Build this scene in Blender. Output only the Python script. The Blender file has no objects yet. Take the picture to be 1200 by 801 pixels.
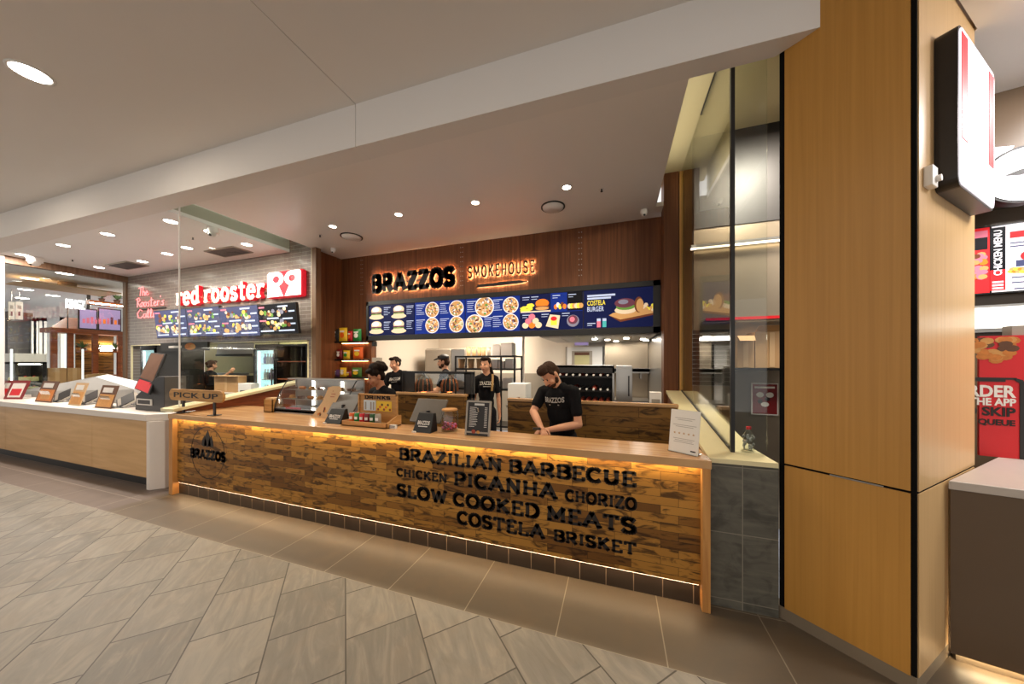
import bpy, bmesh, math, random
import numpy as np
from mathutils import Vector, Matrix, Euler
from mathutils.bvhtree import BVHTree

random.seed(7)
C = bpy.context.scene.collection
SC = bpy.context.scene
PI = math.pi

# ------------------------------------------------------------------ camera, world, big lights, exposure
F, CX, HY, H = 367.0, 600.0, 424.0, 1.62          # focal length in px of the 1200x801 frame, horizon row, eye height
TH = math.atan(122 / 367.0)
CT, ST = math.cos(TH), math.sin(TH)
cam_d = bpy.data.cameras.new('camera')
cam_d.sensor_width = 36.0
cam_d.lens = 36.0 * F / 1200.0
cam_d.shift_y = (HY - 400.5) / 1200.0
cam_d.clip_start = 0.05
cam = bpy.data.objects.new('camera', cam_d)
cam.location = (0, 0, H)
cam.rotation_euler = (PI / 2, 0, TH)
C.objects.link(cam)
SC.camera = cam

SC.view_settings.view_transform = 'Standard'
SC.view_settings.look = 'None'
SC.view_settings.gamma = 1.0
SC.view_settings.use_curve_mapping = False
SC.view_settings.exposure = 0.50
SC.cycles.use_denoising = True
SC.cycles.max_bounces = 8
SC.cycles.transparent_max_bounces = 16
SC.cycles.caustics_reflective = False
SC.cycles.caustics_refractive = False
SC.cycles.sample_clamp_indirect = 4.0

W = bpy.data.worlds.new('world')
SC.world = W
W.use_nodes = True
W.node_tree.nodes['Background'].inputs[0].default_value = (1.0, 0.96, 0.92, 1)
W.node_tree.nodes['Background'].inputs[1].default_value = 0.72

def lamp(name, kind, loc, energy, col=(1, .92, .82), size=.1, parent=None, aim=None, spot=None, blend=.6, sy=None):
    d = bpy.data.lights.new(name, kind)
    d.energy = energy
    d.color = col
    if kind == 'AREA':
        d.size = size
        if sy:
            d.shape = 'RECTANGLE'; d.size_y = sy
        else:
            d.shape = 'DISK'
    elif kind == 'SPOT':
        d.spot_size = spot or 1.9; d.spot_blend = blend; d.shadow_soft_size = size
    else:
        d.shadow_soft_size = size
    o = bpy.data.objects.new(name, d)
    o.location = loc
    if aim is not None:
        v = Vector(aim) - Vector(loc)
        o.rotation_euler = v.to_track_quat('-Z', 'Y').to_euler()
    C.objects.link(o)
    if parent: o.parent = parent
    return o

# ------------------------------------------------------------------ pixel of the photograph -> point on a real plane
def ray(px, py):
    x = (px - CX) / F
    return Vector((x * CT - ST, x * ST + CT, (HY - py) / F))
def P(px, py, X=None, Y=None, Z=None):
    r = ray(px, py)
    k = X / r.x if X is not None else (Y / r.y if Y is not None else (Z - H) / r.z)
    return Vector((r.x * k, r.y * k, H + r.z * k))
def PX(px, Y): return P(px, HY, Y=Y).x
def PZ(px, py, Y): return P(px, py, Y=Y).z

# ------------------------------------------------------------------ materials (all node based)
M = {}
def nodes(name):
    m = bpy.data.materials.new(name); m.use_nodes = True
    nt = m.node_tree
    return m, nt, nt.nodes['Principled BSDF']
def setp(b, col=None, rough=.5, metal=0, spec=.5, coat=0):
    if col is not None: b.inputs['Base Color'].default_value = (*col, 1)
    b.inputs['Roughness'].default_value = rough
    b.inputs['Metallic'].default_value = metal
    b.inputs['Specular IOR Level'].default_value = spec
    b.inputs['Coat Weight'].default_value = coat
def srgb(r, g, b):
    f = lambda c: (c / 255 / 12.92) if c <= 10 else ((c / 255 + .055) / 1.055) ** 2.4
    return (f(r), f(g), f(b))
def plain(name, col, rough=.5, metal=0, spec=.5, coat=0, var=.12, scale=9.0, bump=0.0):
    """paint, plastic, metal: base colour with a faint noise variation"""
    m, nt, b = nodes(name)
    setp(b, col, rough, metal, spec, coat)
    tc = nt.nodes.new('ShaderNodeTexCoord'); n = nt.nodes.new('ShaderNodeTexNoise')
    n.inputs['Scale'].default_value = scale; n.inputs['Detail'].default_value = 3
    nt.links.new(tc.outputs['Object'], n.inputs['Vector'])
    mx = nt.nodes.new('ShaderNodeMix'); mx.data_type = 'RGBA'
    mx.inputs[6].default_value = (*[c * (1 - var) for c in col], 1)
    mx.inputs[7].default_value = (*[min(1, c * (1 + var)) for c in col], 1)
    nt.links.new(n.outputs['Fac'], mx.inputs[0]); nt.links.new(mx.outputs[2], b.inputs['Base Color'])
    if bump:
        bp = nt.nodes.new('ShaderNodeBump'); bp.inputs['Strength'].default_value = bump; bp.inputs['Distance'].default_value = .01
        nt.links.new(n.outputs['Fac'], bp.inputs['Height']); nt.links.new(bp.outputs['Normal'], b.inputs['Normal'])
    M[name] = m
    return m
def glow(name, col, strength):
    m, nt, b = nodes(name)
    setp(b, col, .4)
    b.inputs['Emission Color'].default_value = (*col, 1)
    b.inputs['Emission Strength'].default_value = strength
    b.inputs['Specular IOR Level'].default_value = .15
    M[name] = m
def ramp(nt, stops):
    r = nt.nodes.new('ShaderNodeValToRGB')
    e = r.color_ramp.elements
    while len(e) < len(stops): e.new(.5)
    for k, (p, c) in enumerate(stops):
        e[k].position = p; e[k].color = (*c, 1)
    return r
def coords(nt, axes='xyz', scale=(1, 1, 1), rot=0.0):
    """object coordinates, the two named axes brought to x and y"""
    tc = nt.nodes.new('ShaderNodeTexCoord'); s = nt.nodes.new('ShaderNodeSeparateXYZ'); c = nt.nodes.new('ShaderNodeCombineXYZ')
    nt.links.new(tc.outputs['Object'], s.inputs[0])
    for k, a in enumerate(axes): nt.links.new(s.outputs['xyz'.index(a)], c.inputs[k])
    mp = nt.nodes.new('ShaderNodeMapping')
    mp.inputs['Scale'].default_value = scale; mp.inputs['Rotation'].default_value = (0, 0, rot)
    nt.links.new(c.outputs[0], mp.inputs[0])
    return mp.outputs[0]
def wood(name, dark, light, axes='xzy', stretch=(2, 40, 2), rough=.45, spec=.4, contrast=(.3, .7), coat=0):
    """grain runs along the first axis named"""
    m, nt, b = nodes(name)
    setp(b, light, rough, 0, spec, coat)
    v = coords(nt, axes, stretch)
    n = nt.nodes.new('ShaderNodeTexNoise'); n.inputs['Scale'].default_value = 1.0; n.inputs['Detail'].default_value = 6; n.inputs['Distortion'].default_value = .6
    nt.links.new(v, n.inputs['Vector'])
    r = ramp(nt, [(contrast[0], dark), (contrast[1], light)])
    nt.links.new(n.outputs['Fac'], r.inputs[0]); nt.links.new(r.outputs[0], b.inputs['Base Color'])
    bp = nt.nodes.new('ShaderNodeBump'); bp.inputs['Strength'].default_value = .08; bp.inputs['Distance'].default_value = .004
    nt.links.new(n.outputs['Fac'], bp.inputs['Height']); nt.links.new(bp.outputs['Normal'], b.inputs['Normal'])
    M[name] = m
def bricks(name, axes, c1, c2, mortar, bw, rh, msize, rough=.4, rot=0.0, offset=.5, vein=None, spec=.5, bump=.25, stain=None, shift=(0, 0), bias=0.0, grain=(3, 3, 3), patch=None):
    """rectangular tiles or planks: per-piece tint, mortar line, veins or stains by noise"""
    m, nt, b = nodes(name)
    setp(b, c1, rough, 0, spec)
    tc = nt.nodes.new('ShaderNodeTexCoord'); s = nt.nodes.new('ShaderNodeSeparateXYZ'); c = nt.nodes.new('ShaderNodeCombineXYZ')
    nt.links.new(tc.outputs['Object'], s.inputs[0])
    for k, a in enumerate(axes): nt.links.new(s.outputs['xyz'.index(a)], c.inputs[k])
    mp = nt.nodes.new('ShaderNodeMapping'); mp.inputs['Rotation'].default_value = (0, 0, rot); mp.inputs['Location'].default_value = (shift[0], shift[1], 0)
    nt.links.new(c.outputs[0], mp.inputs[0])
    k = nt.nodes.new('ShaderNodeTexBrick')
    k.offset = offset; k.squash = 1.0
    k.inputs['Color1'].default_value = (*c1, 1); k.inputs['Color2'].default_value = (*c2, 1); k.inputs['Mortar'].default_value = (*mortar, 1)
    k.inputs['Scale'].default_value = 1.0; k.inputs['Mortar Size'].default_value = msize; k.inputs['Mortar Smooth'].default_value = .1
    k.inputs['Bias'].default_value = bias; k.inputs['Brick Width'].default_value = bw; k.inputs['Row Height'].default_value = rh
    nt.links.new(mp.outputs[0], k.inputs['Vector'])
    col = k.outputs['Color']
    def over(fac_out, colour, lo, hi, amount, prev):
        r = ramp(nt, [(lo, (0, 0, 0)), (hi, (amount, amount, amount))] if lo < hi else [(hi, (amount, amount, amount)), (lo, (0, 0, 0))])
        nt.links.new(fac_out, r.inputs[0])
        mx = nt.nodes.new('ShaderNodeMix'); mx.data_type = 'RGBA'
        nt.links.new(r.outputs[0], mx.inputs[0]); nt.links.new(prev, mx.inputs[6]); mx.inputs[7].default_value = (*colour, 1)
        return mx.outputs[2]
    nz = nt.nodes.new('ShaderNodeTexNoise'); nz.inputs['Scale'].default_value = 1.0; nz.inputs['Detail'].default_value = 8; nz.inputs['Distortion'].default_value = 1.4
    mp2 = nt.nodes.new('ShaderNodeMapping'); mp2.inputs['Scale'].default_value = grain
    nt.links.new(mp.outputs[0], mp2.inputs[0])
    if patch:
        # a random grey per plank: picks the dark planks and shifts the grain from plank to plank
        k2 = nt.nodes.new('ShaderNodeTexBrick'); k2.offset = offset; k2.squash = 1.0
        for q, vv in (('Scale', 1.0), ('Mortar Size', 0.0), ('Brick Width', bw), ('Row Height', rh)): k2.inputs[q].default_value = vv
        k2.inputs['Color1'].default_value = (0, 0, 0, 1); k2.inputs['Color2'].default_value = (1, 1, 1, 1)
        nt.links.new(mp.outputs[0], k2.inputs['Vector'])
        col = over(k2.outputs['Color'], patch[0], patch[1], patch[2], patch[3], col)
        ad2 = nt.nodes.new('ShaderNodeVectorMath'); ad2.operation = 'MULTIPLY_ADD'; ad2.inputs[1].default_value = (37, 53, 11)
        nt.links.new(k2.outputs['Color'], ad2.inputs[0]); nt.links.new(mp2.outputs[0], ad2.inputs[2]); nt.links.new(ad2.outputs[0], nz.inputs['Vector'])
    else: nt.links.new(mp2.outputs[0], nz.inputs['Vector'])
    if stain: col = over(nz.outputs['Fac'], stain[0], stain[1], stain[2], stain[3], col)
    if vein:
        wv = nt.nodes.new('ShaderNodeTexNoise'); wv.inputs['Scale'].default_value = 1.3; wv.inputs['Detail'].default_value = 10; wv.inputs['Roughness'].default_value = .62; wv.inputs['Distortion'].default_value = 2.2
        mp3 = nt.nodes.new('ShaderNodeMapping'); mp3.inputs['Rotation'].default_value = (0, 0, .7); mp3.inputs['Scale'].default_value = (1.6, 7.0, 1)
        nt.links.new(mp.outputs[0], mp3.inputs[0])
        # each tile gets its own piece of stone: shift the vein pattern by the tile's tint
        ad = nt.nodes.new('ShaderNodeVectorMath'); ad.operation = 'MULTIPLY_ADD'; ad.inputs[1].default_value = (90, 55, 0)
        nt.links.new(k.outputs['Color'], ad.inputs[0]); nt.links.new(mp3.outputs[0], ad.inputs[2])
        nt.links.new(ad.outputs[0], wv.inputs['Vector'])
        col = over(wv.outputs['Fac'], vein[0], .50, .82, vein[2], col)
        col = over(wv.outputs['Fac'], vein[1], .50, .20, vein[2], col)
    # keep the joint on top
    mx = nt.nodes.new('ShaderNodeMix'); mx.data_type = 'RGBA'
    nt.links.new(k.outputs['Fac'], mx.inputs[0]); nt.links.new(col, mx.inputs[6]); mx.inputs[7].default_value = (*mortar, 1)
    nt.links.new(mx.outputs[2], b.inputs['Base Color'])
    bp = nt.nodes.new('ShaderNodeBump'); bp.inputs['Strength'].default_value = bump; bp.inputs['Distance'].default_value = .004; bp.invert = True
    nt.links.new(k.outputs['Fac'], bp.inputs['Height'])
    bp2 = nt.nodes.new('ShaderNodeBump'); bp2.inputs['Strength'].default_value = bump * .5; bp2.inputs['Distance'].default_value = .004
    nt.links.new(nz.outputs['Fac'], bp2.inputs['Height']); nt.links.new(bp.outputs['Normal'], bp2.inputs['Normal'])
    nt.links.new(bp2.outputs['Normal'], b.inputs['Normal'])
    M[name] = m
def pane(name, tint=(1, 1, 1), rough=0.0, gain=1.0):
    """thin glass: clear with a fresnel reflection"""
    m = bpy.data.materials.new(name); m.use_nodes = True
    nt = m.node_tree; nt.nodes.clear()
    o = nt.nodes.new('ShaderNodeOutputMaterial'); t = nt.nodes.new('ShaderNodeBsdfTransparent'); g = nt.nodes.new('ShaderNodeBsdfGlossy')
    f = nt.nodes.new('ShaderNodeFresnel'); ge = nt.nodes.new('ShaderNodeNewGeometry'); mr = nt.nodes.new('ShaderNodeMapRange')
    mr.inputs['To Min'].default_value = 1.5; mr.inputs['To Max'].default_value = 1 / 1.5      # same sheet reflection from either side
    nt.links.new(ge.outputs['Backfacing'], mr.inputs['Value']); nt.links.new(mr.outputs[0], f.inputs['IOR'])
    mul = nt.nodes.new('ShaderNodeMath'); mul.operation = 'MULTIPLY'; mul.inputs[1].default_value = gain; mul.use_clamp = True
    mx = nt.nodes.new('ShaderNodeMixShader')
    t.inputs['Color'].default_value = (*tint, 1); g.inputs['Roughness'].default_value = rough
    nt.links.new(f.outputs[0], mul.inputs[0]); nt.links.new(mul.outputs[0], mx.inputs[0])
    nt.links.new(t.outputs[0], mx.inputs[1]); nt.links.new(g.outputs[0], mx.inputs[2]); nt.links.new(mx.outputs[0], o.inputs[0])
    M[name] = m

# stone, plaster, wood
bricks('mall_tile', 'xyz', srgb(130, 124, 114), srgb(110, 105, 97), srgb(72, 67, 60), .41, .40, .004, rough=.52, spec=.3, rot=math.radians(43.5), vein=(srgb(158, 149, 132), srgb(92, 87, 80), .55), stain=(srgb(134, 118, 98), .45, .85, .4), shift=(.225, -.005), bump=.10)
bricks('border_tile', 'xyz', srgb(96, 85, 71), srgb(91, 80, 67), srgb(142, 132, 114), .601, .56, .0035, rough=.42, offset=0.0, stain=(srgb(108, 90, 70), .45, .75, .5), shift=(.339, -1.835), bump=.06)
bricks('slate_border_tile', 'xyz', srgb(108, 95, 86), srgb(100, 88, 81), srgb(140, 128, 116), .9, .28, .005, rough=.45, offset=0.0, stain=(srgb(92, 80, 72), .45, .75, .5), shift=(.1, -1.835), bump=.06)
bricks('kitchen_floor', 'xyz', srgb(150, 156, 172), srgb(140, 147, 164), srgb(110, 116, 130), .3, .3, .004, rough=.5, vein=(srgb(186, 190, 200), srgb(110, 118, 138), .5))
plain('plaster', srgb(232, 227, 222), .75, spec=.2, var=.015, scale=2)
plain('plaster_light', srgb(240, 238, 236), .7, spec=.2, var=.015, scale=2)
plain('plaster_lower', srgb(236, 230, 224), .32, spec=.35, var=.015, scale=2)
plain('slot_green', srgb(172, 170, 154), .6, spec=.2, var=.03, scale=2)
plain('slot_cream', srgb(206, 192, 150), .6, spec=.2, var=.03, scale=2)
bricks('reclaimed_plank', 'xzy', srgb(176, 126, 56), srgb(142, 95, 38), srgb(50, 31, 14), .30, .058, .0014, rough=.45, offset=.37, stain=(srgb(48, 28, 12), .51, .64, .85), bump=.35, grain=(5, 17, 3), spec=.3, patch=(srgb(74, 45, 20), .55, .98, .65))
bricks('wall_plank', 'xzy', srgb(150, 108, 50), srgb(100, 66, 28), srgb(34, 22, 10), .9, .105, .0018, rough=.5, offset=.41, stain=(srgb(44, 27, 11), .50, .66, .85), bump=.35, grain=(4, 15, 3), spec=.3, patch=(srgb(62, 38, 16), .5, .95, .75))
wood('oak_top', srgb(168, 122, 78), srgb(206, 164, 116), 'xyz', (1.2, 26, 2), .26, .5)
wood('oak_edge', srgb(166, 110, 56), srgb(204, 150, 86), 'zxy', (1.6, 24, 6), .4)
wood('pale_oak', srgb(190, 148, 96), srgb(212, 172, 120), 'xzy', (1.1, 12, 2), .4)
wood('veneer', srgb(172, 122, 52), srgb(190, 138, 64), 'zxy', (.8, 60, 60), .38, .45, (.2, .8))
wood('veneer_pale', srgb(196, 158, 106), srgb(212, 176, 126), 'zxy', (.8, 60, 60), .36, .45, (.2, .8))
wood('walnut', srgb(92, 54, 31), srgb(126, 78, 47), 'zxy', (.9, 30, 30), .5, .3)
wood('walnut_grey', srgb(104, 78, 58), srgb(132, 102, 78), 'zxy', (.9, 30, 30), .5, .3)
wood('gold_post', srgb(184, 134, 66), srgb(208, 160, 92), 'zxy', (.9, 30, 30), .45, .3)
wood('sign_wood', srgb(150, 104, 48), srgb(192, 144, 78), 'xzy', (4, 60, 4), .5)
wood('crate_wood', srgb(170, 118, 62), srgb(200, 150, 90), 'xzy', (4, 60, 4), .5)
wood('shelf_wood', srgb(120, 58, 22), srgb(160, 84, 36), 'xzy', (2, 30, 4), .5)
bricks('kick_tile', 'xzy', srgb(62, 50, 40), srgb(54, 44, 35), srgb(150, 128, 100), .1875, .3, .0028, rough=.3, offset=0.0, stain=(srgb(50, 37, 26), .45, .7, .6), shift=(.02, .1), bump=.2)
bricks('stone_tile', 'xzy', srgb(94, 91, 81), srgb(82, 80, 71), srgb(128, 122, 108), .60, .438, .003, rough=.5, offset=0.0, grain=(7, 7, 3), stain=(srgb(48, 46, 41), .48, .72, .7), vein=(srgb(124, 119, 104), srgb(60, 57, 50), .6), shift=(.418, -.055), bump=.2)
bricks('glazed_brick', 'xzy', srgb(134, 122, 114), srgb(124, 112, 105), srgb(170, 160, 150), .30, .068, .0035, rough=.24, offset=.5, stain=(srgb(112, 101, 96), .5, .8, .5), bump=.25, spec=.6)
plain('coping', srgb(226, 214, 170), .35, var=.05, scale=14)
plain('white_stone', srgb(222, 212, 202), .3, var=.02, scale=30)
plain('grey_stone', srgb(186, 176, 166), .35, var=.05, scale=30)
plain('dark_front', srgb(98, 80, 62), .25, var=.10, scale=3)
plain('plinth', srgb(122, 108, 90), .45, var=.08)
# paint, metal, plastic
plain('black', srgb(18, 16, 15), .4, var=.1)
plain('matte_black', srgb(16, 15, 14), .85, spec=.1, var=.1)
plain('char', srgb(34, 30, 28), .5, var=.1)
plain('ink', srgb(26, 18, 12), .6, var=.2, scale=40)
plain('dark_metal', srgb(48, 45, 44), .35, .6)
plain('steel', srgb(170, 166, 160), .3, .9, var=.06, scale=4)
plain('steel_warm', srgb(176, 160, 138), .32, .85, var=.08, scale=4)
plain('white', srgb(228, 224, 218), .45, var=.02)
plain('white_wall', srgb(226, 214, 198), .6, var=.02, scale=3)
plain('grey_panel', srgb(160, 150, 136), .4, .2, var=.03)
plain('light_blue_white', srgb(206, 214, 216), .35, var=.02)
plain('grey_face', srgb(166, 164, 160), .4, var=.04)
plain('cardboard', srgb(178, 138, 92), .7, var=.08)
plain('kraft', srgb(196, 160, 116), .7, var=.06)
plain('paper', srgb(232, 226, 216), .6, var=.02)
plain('red', srgb(200, 24, 34), .4, var=.06)
plain('red_poster', srgb(206, 26, 32), .4, var=.06)
plain('dark_red', srgb(120, 20, 22), .4, var=.1)
plain('orange', srgb(226, 96, 24), .4, var=.1)
plain('green', srgb(30, 130, 52), .4, var=.15)
plain('dark_green', srgb(36, 84, 40), .5, var=.2)
plain('leaf', srgb(66, 110, 42), .5, var=.35, scale=20)
plain('yellow', srgb(232, 188, 40), .4, var=.1)
plain('blue', srgb(40, 70, 160), .4, var=.1)
plain('purple', srgb(96, 62, 110), .4, var=.2)
plain('pink', srgb(214, 110, 170), .5, var=.1)
plain('brown', srgb(96, 58, 30), .6, var=.2)
plain('meat', srgb(150, 60, 44), .5, var=.35, scale=30)
plain('crust', srgb(200, 142, 74), .6, var=.25, scale=40)
plain('fried', srgb(196, 116, 44), .6, var=.35, scale=40)
plain('grey_rubber', srgb(84, 80, 78), .6)
plain('skin', srgb(206, 150, 118), .5, spec=.35, var=.06, scale=20)
plain('skin_tan', srgb(176, 120, 88), .5, spec=.35, var=.06, scale=20)
plain('shirt', srgb(17, 16, 18), .85, spec=.15, var=.2, scale=16)
plain('trousers', srgb(24, 24, 28), .85, spec=.15, var=.2)
plain('hair', srgb(30, 19, 13), .75, spec=.12, var=.35, scale=60, bump=.6)
plain('hair_brown', srgb(58, 37, 24), .7, spec=.15, var=.35, scale=60, bump=.6)
plain('lip', srgb(160, 84, 74), .5)
plain('eye', srgb(30, 22, 18), .3)
plain('print', srgb(214, 208, 200), .7)
plain('strap', srgb(150, 116, 66), .6)
plain('candy', srgb(120, 44, 52), .35, var=.4, scale=60)
plain('chalk', srgb(40, 38, 38), .6, var=.1)
pane('glass', (.96, .98, .96))
pane('glass_dark', (.93, .93, .88), gain=1.3)
pane('jar_glass', (.93, .95, .93), gain=2.2)
pane('case_glass', (.93, .94, .94), rough=.03, gain=1.7)
# things that give off light, and surfaces coloured as if lit
glow('led', (1.0, .76, .44), 20.0)
glow('led_soft', (1.0, .72, .45), 9.0)
glow('rail_lamp', (1.0, .84, .6), 3.0)
glow('lamp_white', (1.0, .92, .80), 22.0)
glow('lamp_warm', (1.0, .86, .64), 30.0)
glow('halo', (1.0, .46, .18), 14.0)
glow('sign_halo', (1.0, .70, .42), 46.0)
glow('sign_white', (1.0, .95, .95), .8)
glow('sign_cream', (1.0, .84, .74), .62)
glow('sign_red', srgb(216, 34, 50), .38)
glow('neon_pink', (1.0, .20, .20), 1.6)
glow('light_face', (.96, .93, 1.0), .62)
glow('face_red', srgb(226, 40, 50), .62)
glow('band_white', (1.0, .98, .92), .6)
glow('cool_white', (.86, .96, 1.0), 2.6)
glow('fridge_in', (.46, .70, .72), .85)  # no lamp: light on the fridge liner put in as emission
glow('kings_white', (1.0, .94, 1.0), 1.3)
glow('post_white', (.95, 1.0, 1.0), 1.3)
plain('copper', srgb(196, 120, 80), .35, .85, var=.1)  # orange lamp glow on the heat lamp ribs put into their colour
glow('heat', (1.0, .25, .06), 5.0)
for nm, col, s in [('scr_navy', srgb(8, 16, 58), .7), ('scr_blue', srgb(12, 36, 112), .8), ('scr_black', srgb(10, 10, 16), .6), ('scr_text', srgb(176, 188, 220), .55),
                   ('scr_cream', srgb(216, 194, 164), .6), ('scr_tan', srgb(190, 142, 88), .6), ('scr_brown', srgb(104, 56, 34), .6), ('scr_green', srgb(92, 134, 58), .6),
                   ('scr_yellow', srgb(224, 206, 66), .7), ('scr_red', srgb(206, 36, 40), .75), ('scr_orange', srgb(226, 116, 36), .7), ('scr_white', srgb(224, 218, 222), .62),
                   ('scr_grey', srgb(120, 118, 136), .6), ('scr_lilac', srgb(160, 140, 186), .6), ('scr_rose', srgb(206, 110, 130), .6), ('scr_plum', srgb(96, 52, 66), .6), ('scr_teal', srgb(70, 160, 160), .7),
                   ('scr_slate', srgb(58, 62, 92), .7)]:
    glow(nm, col, s * .78)

# ------------------------------------------------------------------ mesh collector
_tx = {}
class MB:
    def __init__(s): s.v = []; s.f = []; s.m = []; s.s = []; s.names = []
    def mi(s, m):
        if m not in s.names: s.names.append(m)
        return s.names.index(m)
    def add(s, vs, fs, m, smooth=False, T=None):
        o = len(s.v)
        s.v += [(T @ Vector(v))[:] if T else tuple(v) for v in vs]
        k = s.mi(m)
        for f in fs:
            s.f.append(tuple(o + i for i in f)); s.m.append(k); s.s.append(smooth)
        return s
    def box(s, x0, x1, y0, y1, z0, z1, m, T=None):
        vs = [(x, y, z) for x in (x0, x1) for y in (y0, y1) for z in (z0, z1)]
        fs = [(0, 1, 3, 2), (4, 6, 7, 5), (0, 4, 5, 1), (2, 3, 7, 6), (0, 2, 6, 4), (1, 5, 7, 3)]
        return s.add(vs, fs, m, False, T)
    def prism(s, pts, a, b, m, axis='y', T=None, smooth=False):
        """polygon pts in the plane across `axis`, from a to b along it"""
        n = len(pts)
        def mk(p, t):
            return {'y': (p[0], t, p[1]), 'z': (p[0], p[1], t), 'x': (t, p[0], p[1])}[axis]
        vs = [mk(p, a) for p in pts] + [mk(p, b) for p in pts]
        s.add(vs, [tuple(range(n)), tuple(range(2 * n - 1, n - 1, -1))], m, False, T)
        o = len(s.v) - 2 * n; k = s.mi(m)
        for i in range(n):
            j = (i + 1) % n
            s.f.append((o + i, o + n + i, o + n + j, o + j)); s.m.append(k); s.s.append(smooth)
        return s
    def quad(s, a, b, c, d, m): return s.add([a, b, c, d], [(0, 1, 2, 3)], m)
    def ngon(s, pts, m): return s.add(pts, [tuple(range(len(pts)))], m)
    def hexa(s, lo, hi, m):
        """solid between polygon lo and polygon hi (same count)"""
        n = len(lo)
        return s.add(list(lo) + list(hi), [tuple(reversed(range(n))), tuple(range(n, 2 * n))] + [(i, (i + 1) % n, n + (i + 1) % n, n + i) for i in range(n)], m)
    def rod(s, a, b, r0, m, r1=None, n=12, smooth=True):
        a, b = Vector(a), Vector(b); r1 = r0 if r1 is None else r1
        d = (b - a).normalized(); u = d.orthogonal().normalized(); w = d.cross(u)
        vs = []
        for q, r in ((a, r0), (b, r1)):
            for i in range(n):
                t = 2 * PI * i / n
                vs.append((q + u * (r * math.cos(t)) + w * (r * math.sin(t)))[:])
        s.add(vs, [(i, (i + 1) % n, n + (i + 1) % n, n + i) for i in range(n)], m, smooth)
        s.add(vs[:n], [tuple(reversed(range(n)))], m); s.add(vs[n:], [tuple(range(n))], m)
        return s
    def tube(s, pts, r, m, n=8):
        for a, b in zip(pts[:-1], pts[1:]): s.rod(a, b, r, m, n=n)
        for p in pts[1:-1]: s.ell(p, (r, r, r), m, n=6)
        return s
    def lathe(s, prof, c, m, n=20, smooth=True, T=None):
        vs = []
        for r, z in prof:
            for i in range(n):
                t = 2 * PI * i / n
                vs.append((c[0] + r * math.cos(t), c[1] + r * math.sin(t), c[2] + z))
        fs = []
        for k in range(len(prof) - 1):
            for i in range(n):
                j = (i + 1) % n
                fs.append((k * n + i, k * n + j, (k + 1) * n + j, (k + 1) * n + i))
        s.add(vs, fs, m, smooth, T)
        if prof[0][0] > 1e-5: s.add(vs[:n], [tuple(reversed(range(n)))], m, False, T)
        if prof[-1][0] > 1e-5: s.add(vs[-n:], [tuple(range(n))], m, False, T)
        return s
    def ell(s, c, r, m, n=12, R=None):
        vs = []; k = max(4, n // 2 + 1)
        for a in range(k + 1):
            ph = PI * a / k
            for i in range(n):
                t = 2 * PI * i / n
                p = Vector((r[0] * math.sin(ph) * math.cos(t), r[1] * math.sin(ph) * math.sin(t), r[2] * math.cos(ph)))
                if R: p = R @ p
                vs.append((p + Vector(c))[:])
        fs = [(a * n + i, (a + 1) * n + i, (a + 1) * n + (i + 1) % n, a * n + (i + 1) % n) for a in range(k) for i in range(n)]
        return s.add(vs, fs, m, True)
    def rect(s, x0, x1, z0, z1, y, m):
        """upright flat rectangle facing -y"""
        return s.add([(x0, y, z0), (x1, y, z0), (x1, y, z1), (x0, y, z1)], [(0, 1, 2, 3)], m)
    def disc(s, cx, cz, rx, rz, y, m, n=20):
        return s.add([(cx + rx * math.cos(2 * PI * i / n), y, cz + rz * math.sin(2 * PI * i / n)) for i in range(n)], [tuple(range(n))], m)
    def text(s, body, x, z, w, h, y, depth, m, bold=0.0, T=None):
        """lettering in the plain face, fitted into the box (x, z, w, h), front face at y, facing -y"""
        key = (body, bold)
        if key not in _tx:
            cu = bpy.data.curves.new('lettering', 'FONT'); cu.body = body; cu.extrude = .05; cu.offset = bold; cu.resolution_u = 3
            ob = bpy.data.objects.new('lettering', cu); C.objects.link(ob)
            dg = bpy.context.evaluated_depsgraph_get()
            me = bpy.data.meshes.new_from_object(ob.evaluated_get(dg))
            _tx[key] = ([v.co[:] for v in me.vertices], [tuple(p.vertices) for p in me.polygons])
            bpy.data.objects.remove(ob); bpy.data.curves.remove(cu); bpy.data.meshes.remove(me)
        vs, fs = _tx[key]
        xs = [v[0] for v in vs]; ys = [v[1] for v in vs]
        ax, bx, ay, by = min(xs), max(xs), min(ys), max(ys)
        out = [(x + (v[0] - ax) / (bx - ax) * w, y + (.05 - v[2]) / .1 * depth, z + (v[1] - ay) / (by - ay) * h) for v in vs]
        return s.add(out, fs, m, False, T)
    def stroke(s, body, x, z, w, h, y, depth, m, t=.16, serif=True, T=None, gap=.16, skew=0.0, thin=1.0):
        """lettering drawn by strokes (slab serifs on request), fitted into (x, z, w, h)"""
        pen = 0; segs = []
        for ch in body:
            if ch == ' ': pen += .30; continue
            gw, lines, serifs = GLY[ch]
            for ln in lines:
                for a, b in zip(ln[:-1], ln[1:]): segs.append((pen + a[0], a[1], pen + b[0], b[1], t, .42))
            if serif:
                for (sx, sy, hl) in serifs:
                    yy = sy + (t * .36 if sy < .1 else (-t * .36 if sy > .9 else 0))
                    segs.append((pen + sx - hl, yy, pen + sx + hl, yy, t * .72, 0))
            pen += gw + gap
        tot = pen - gap
        # strokes keep inside 0..1
        kx = w / (tot + t); kz = h / (1 + t * .0)
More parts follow.
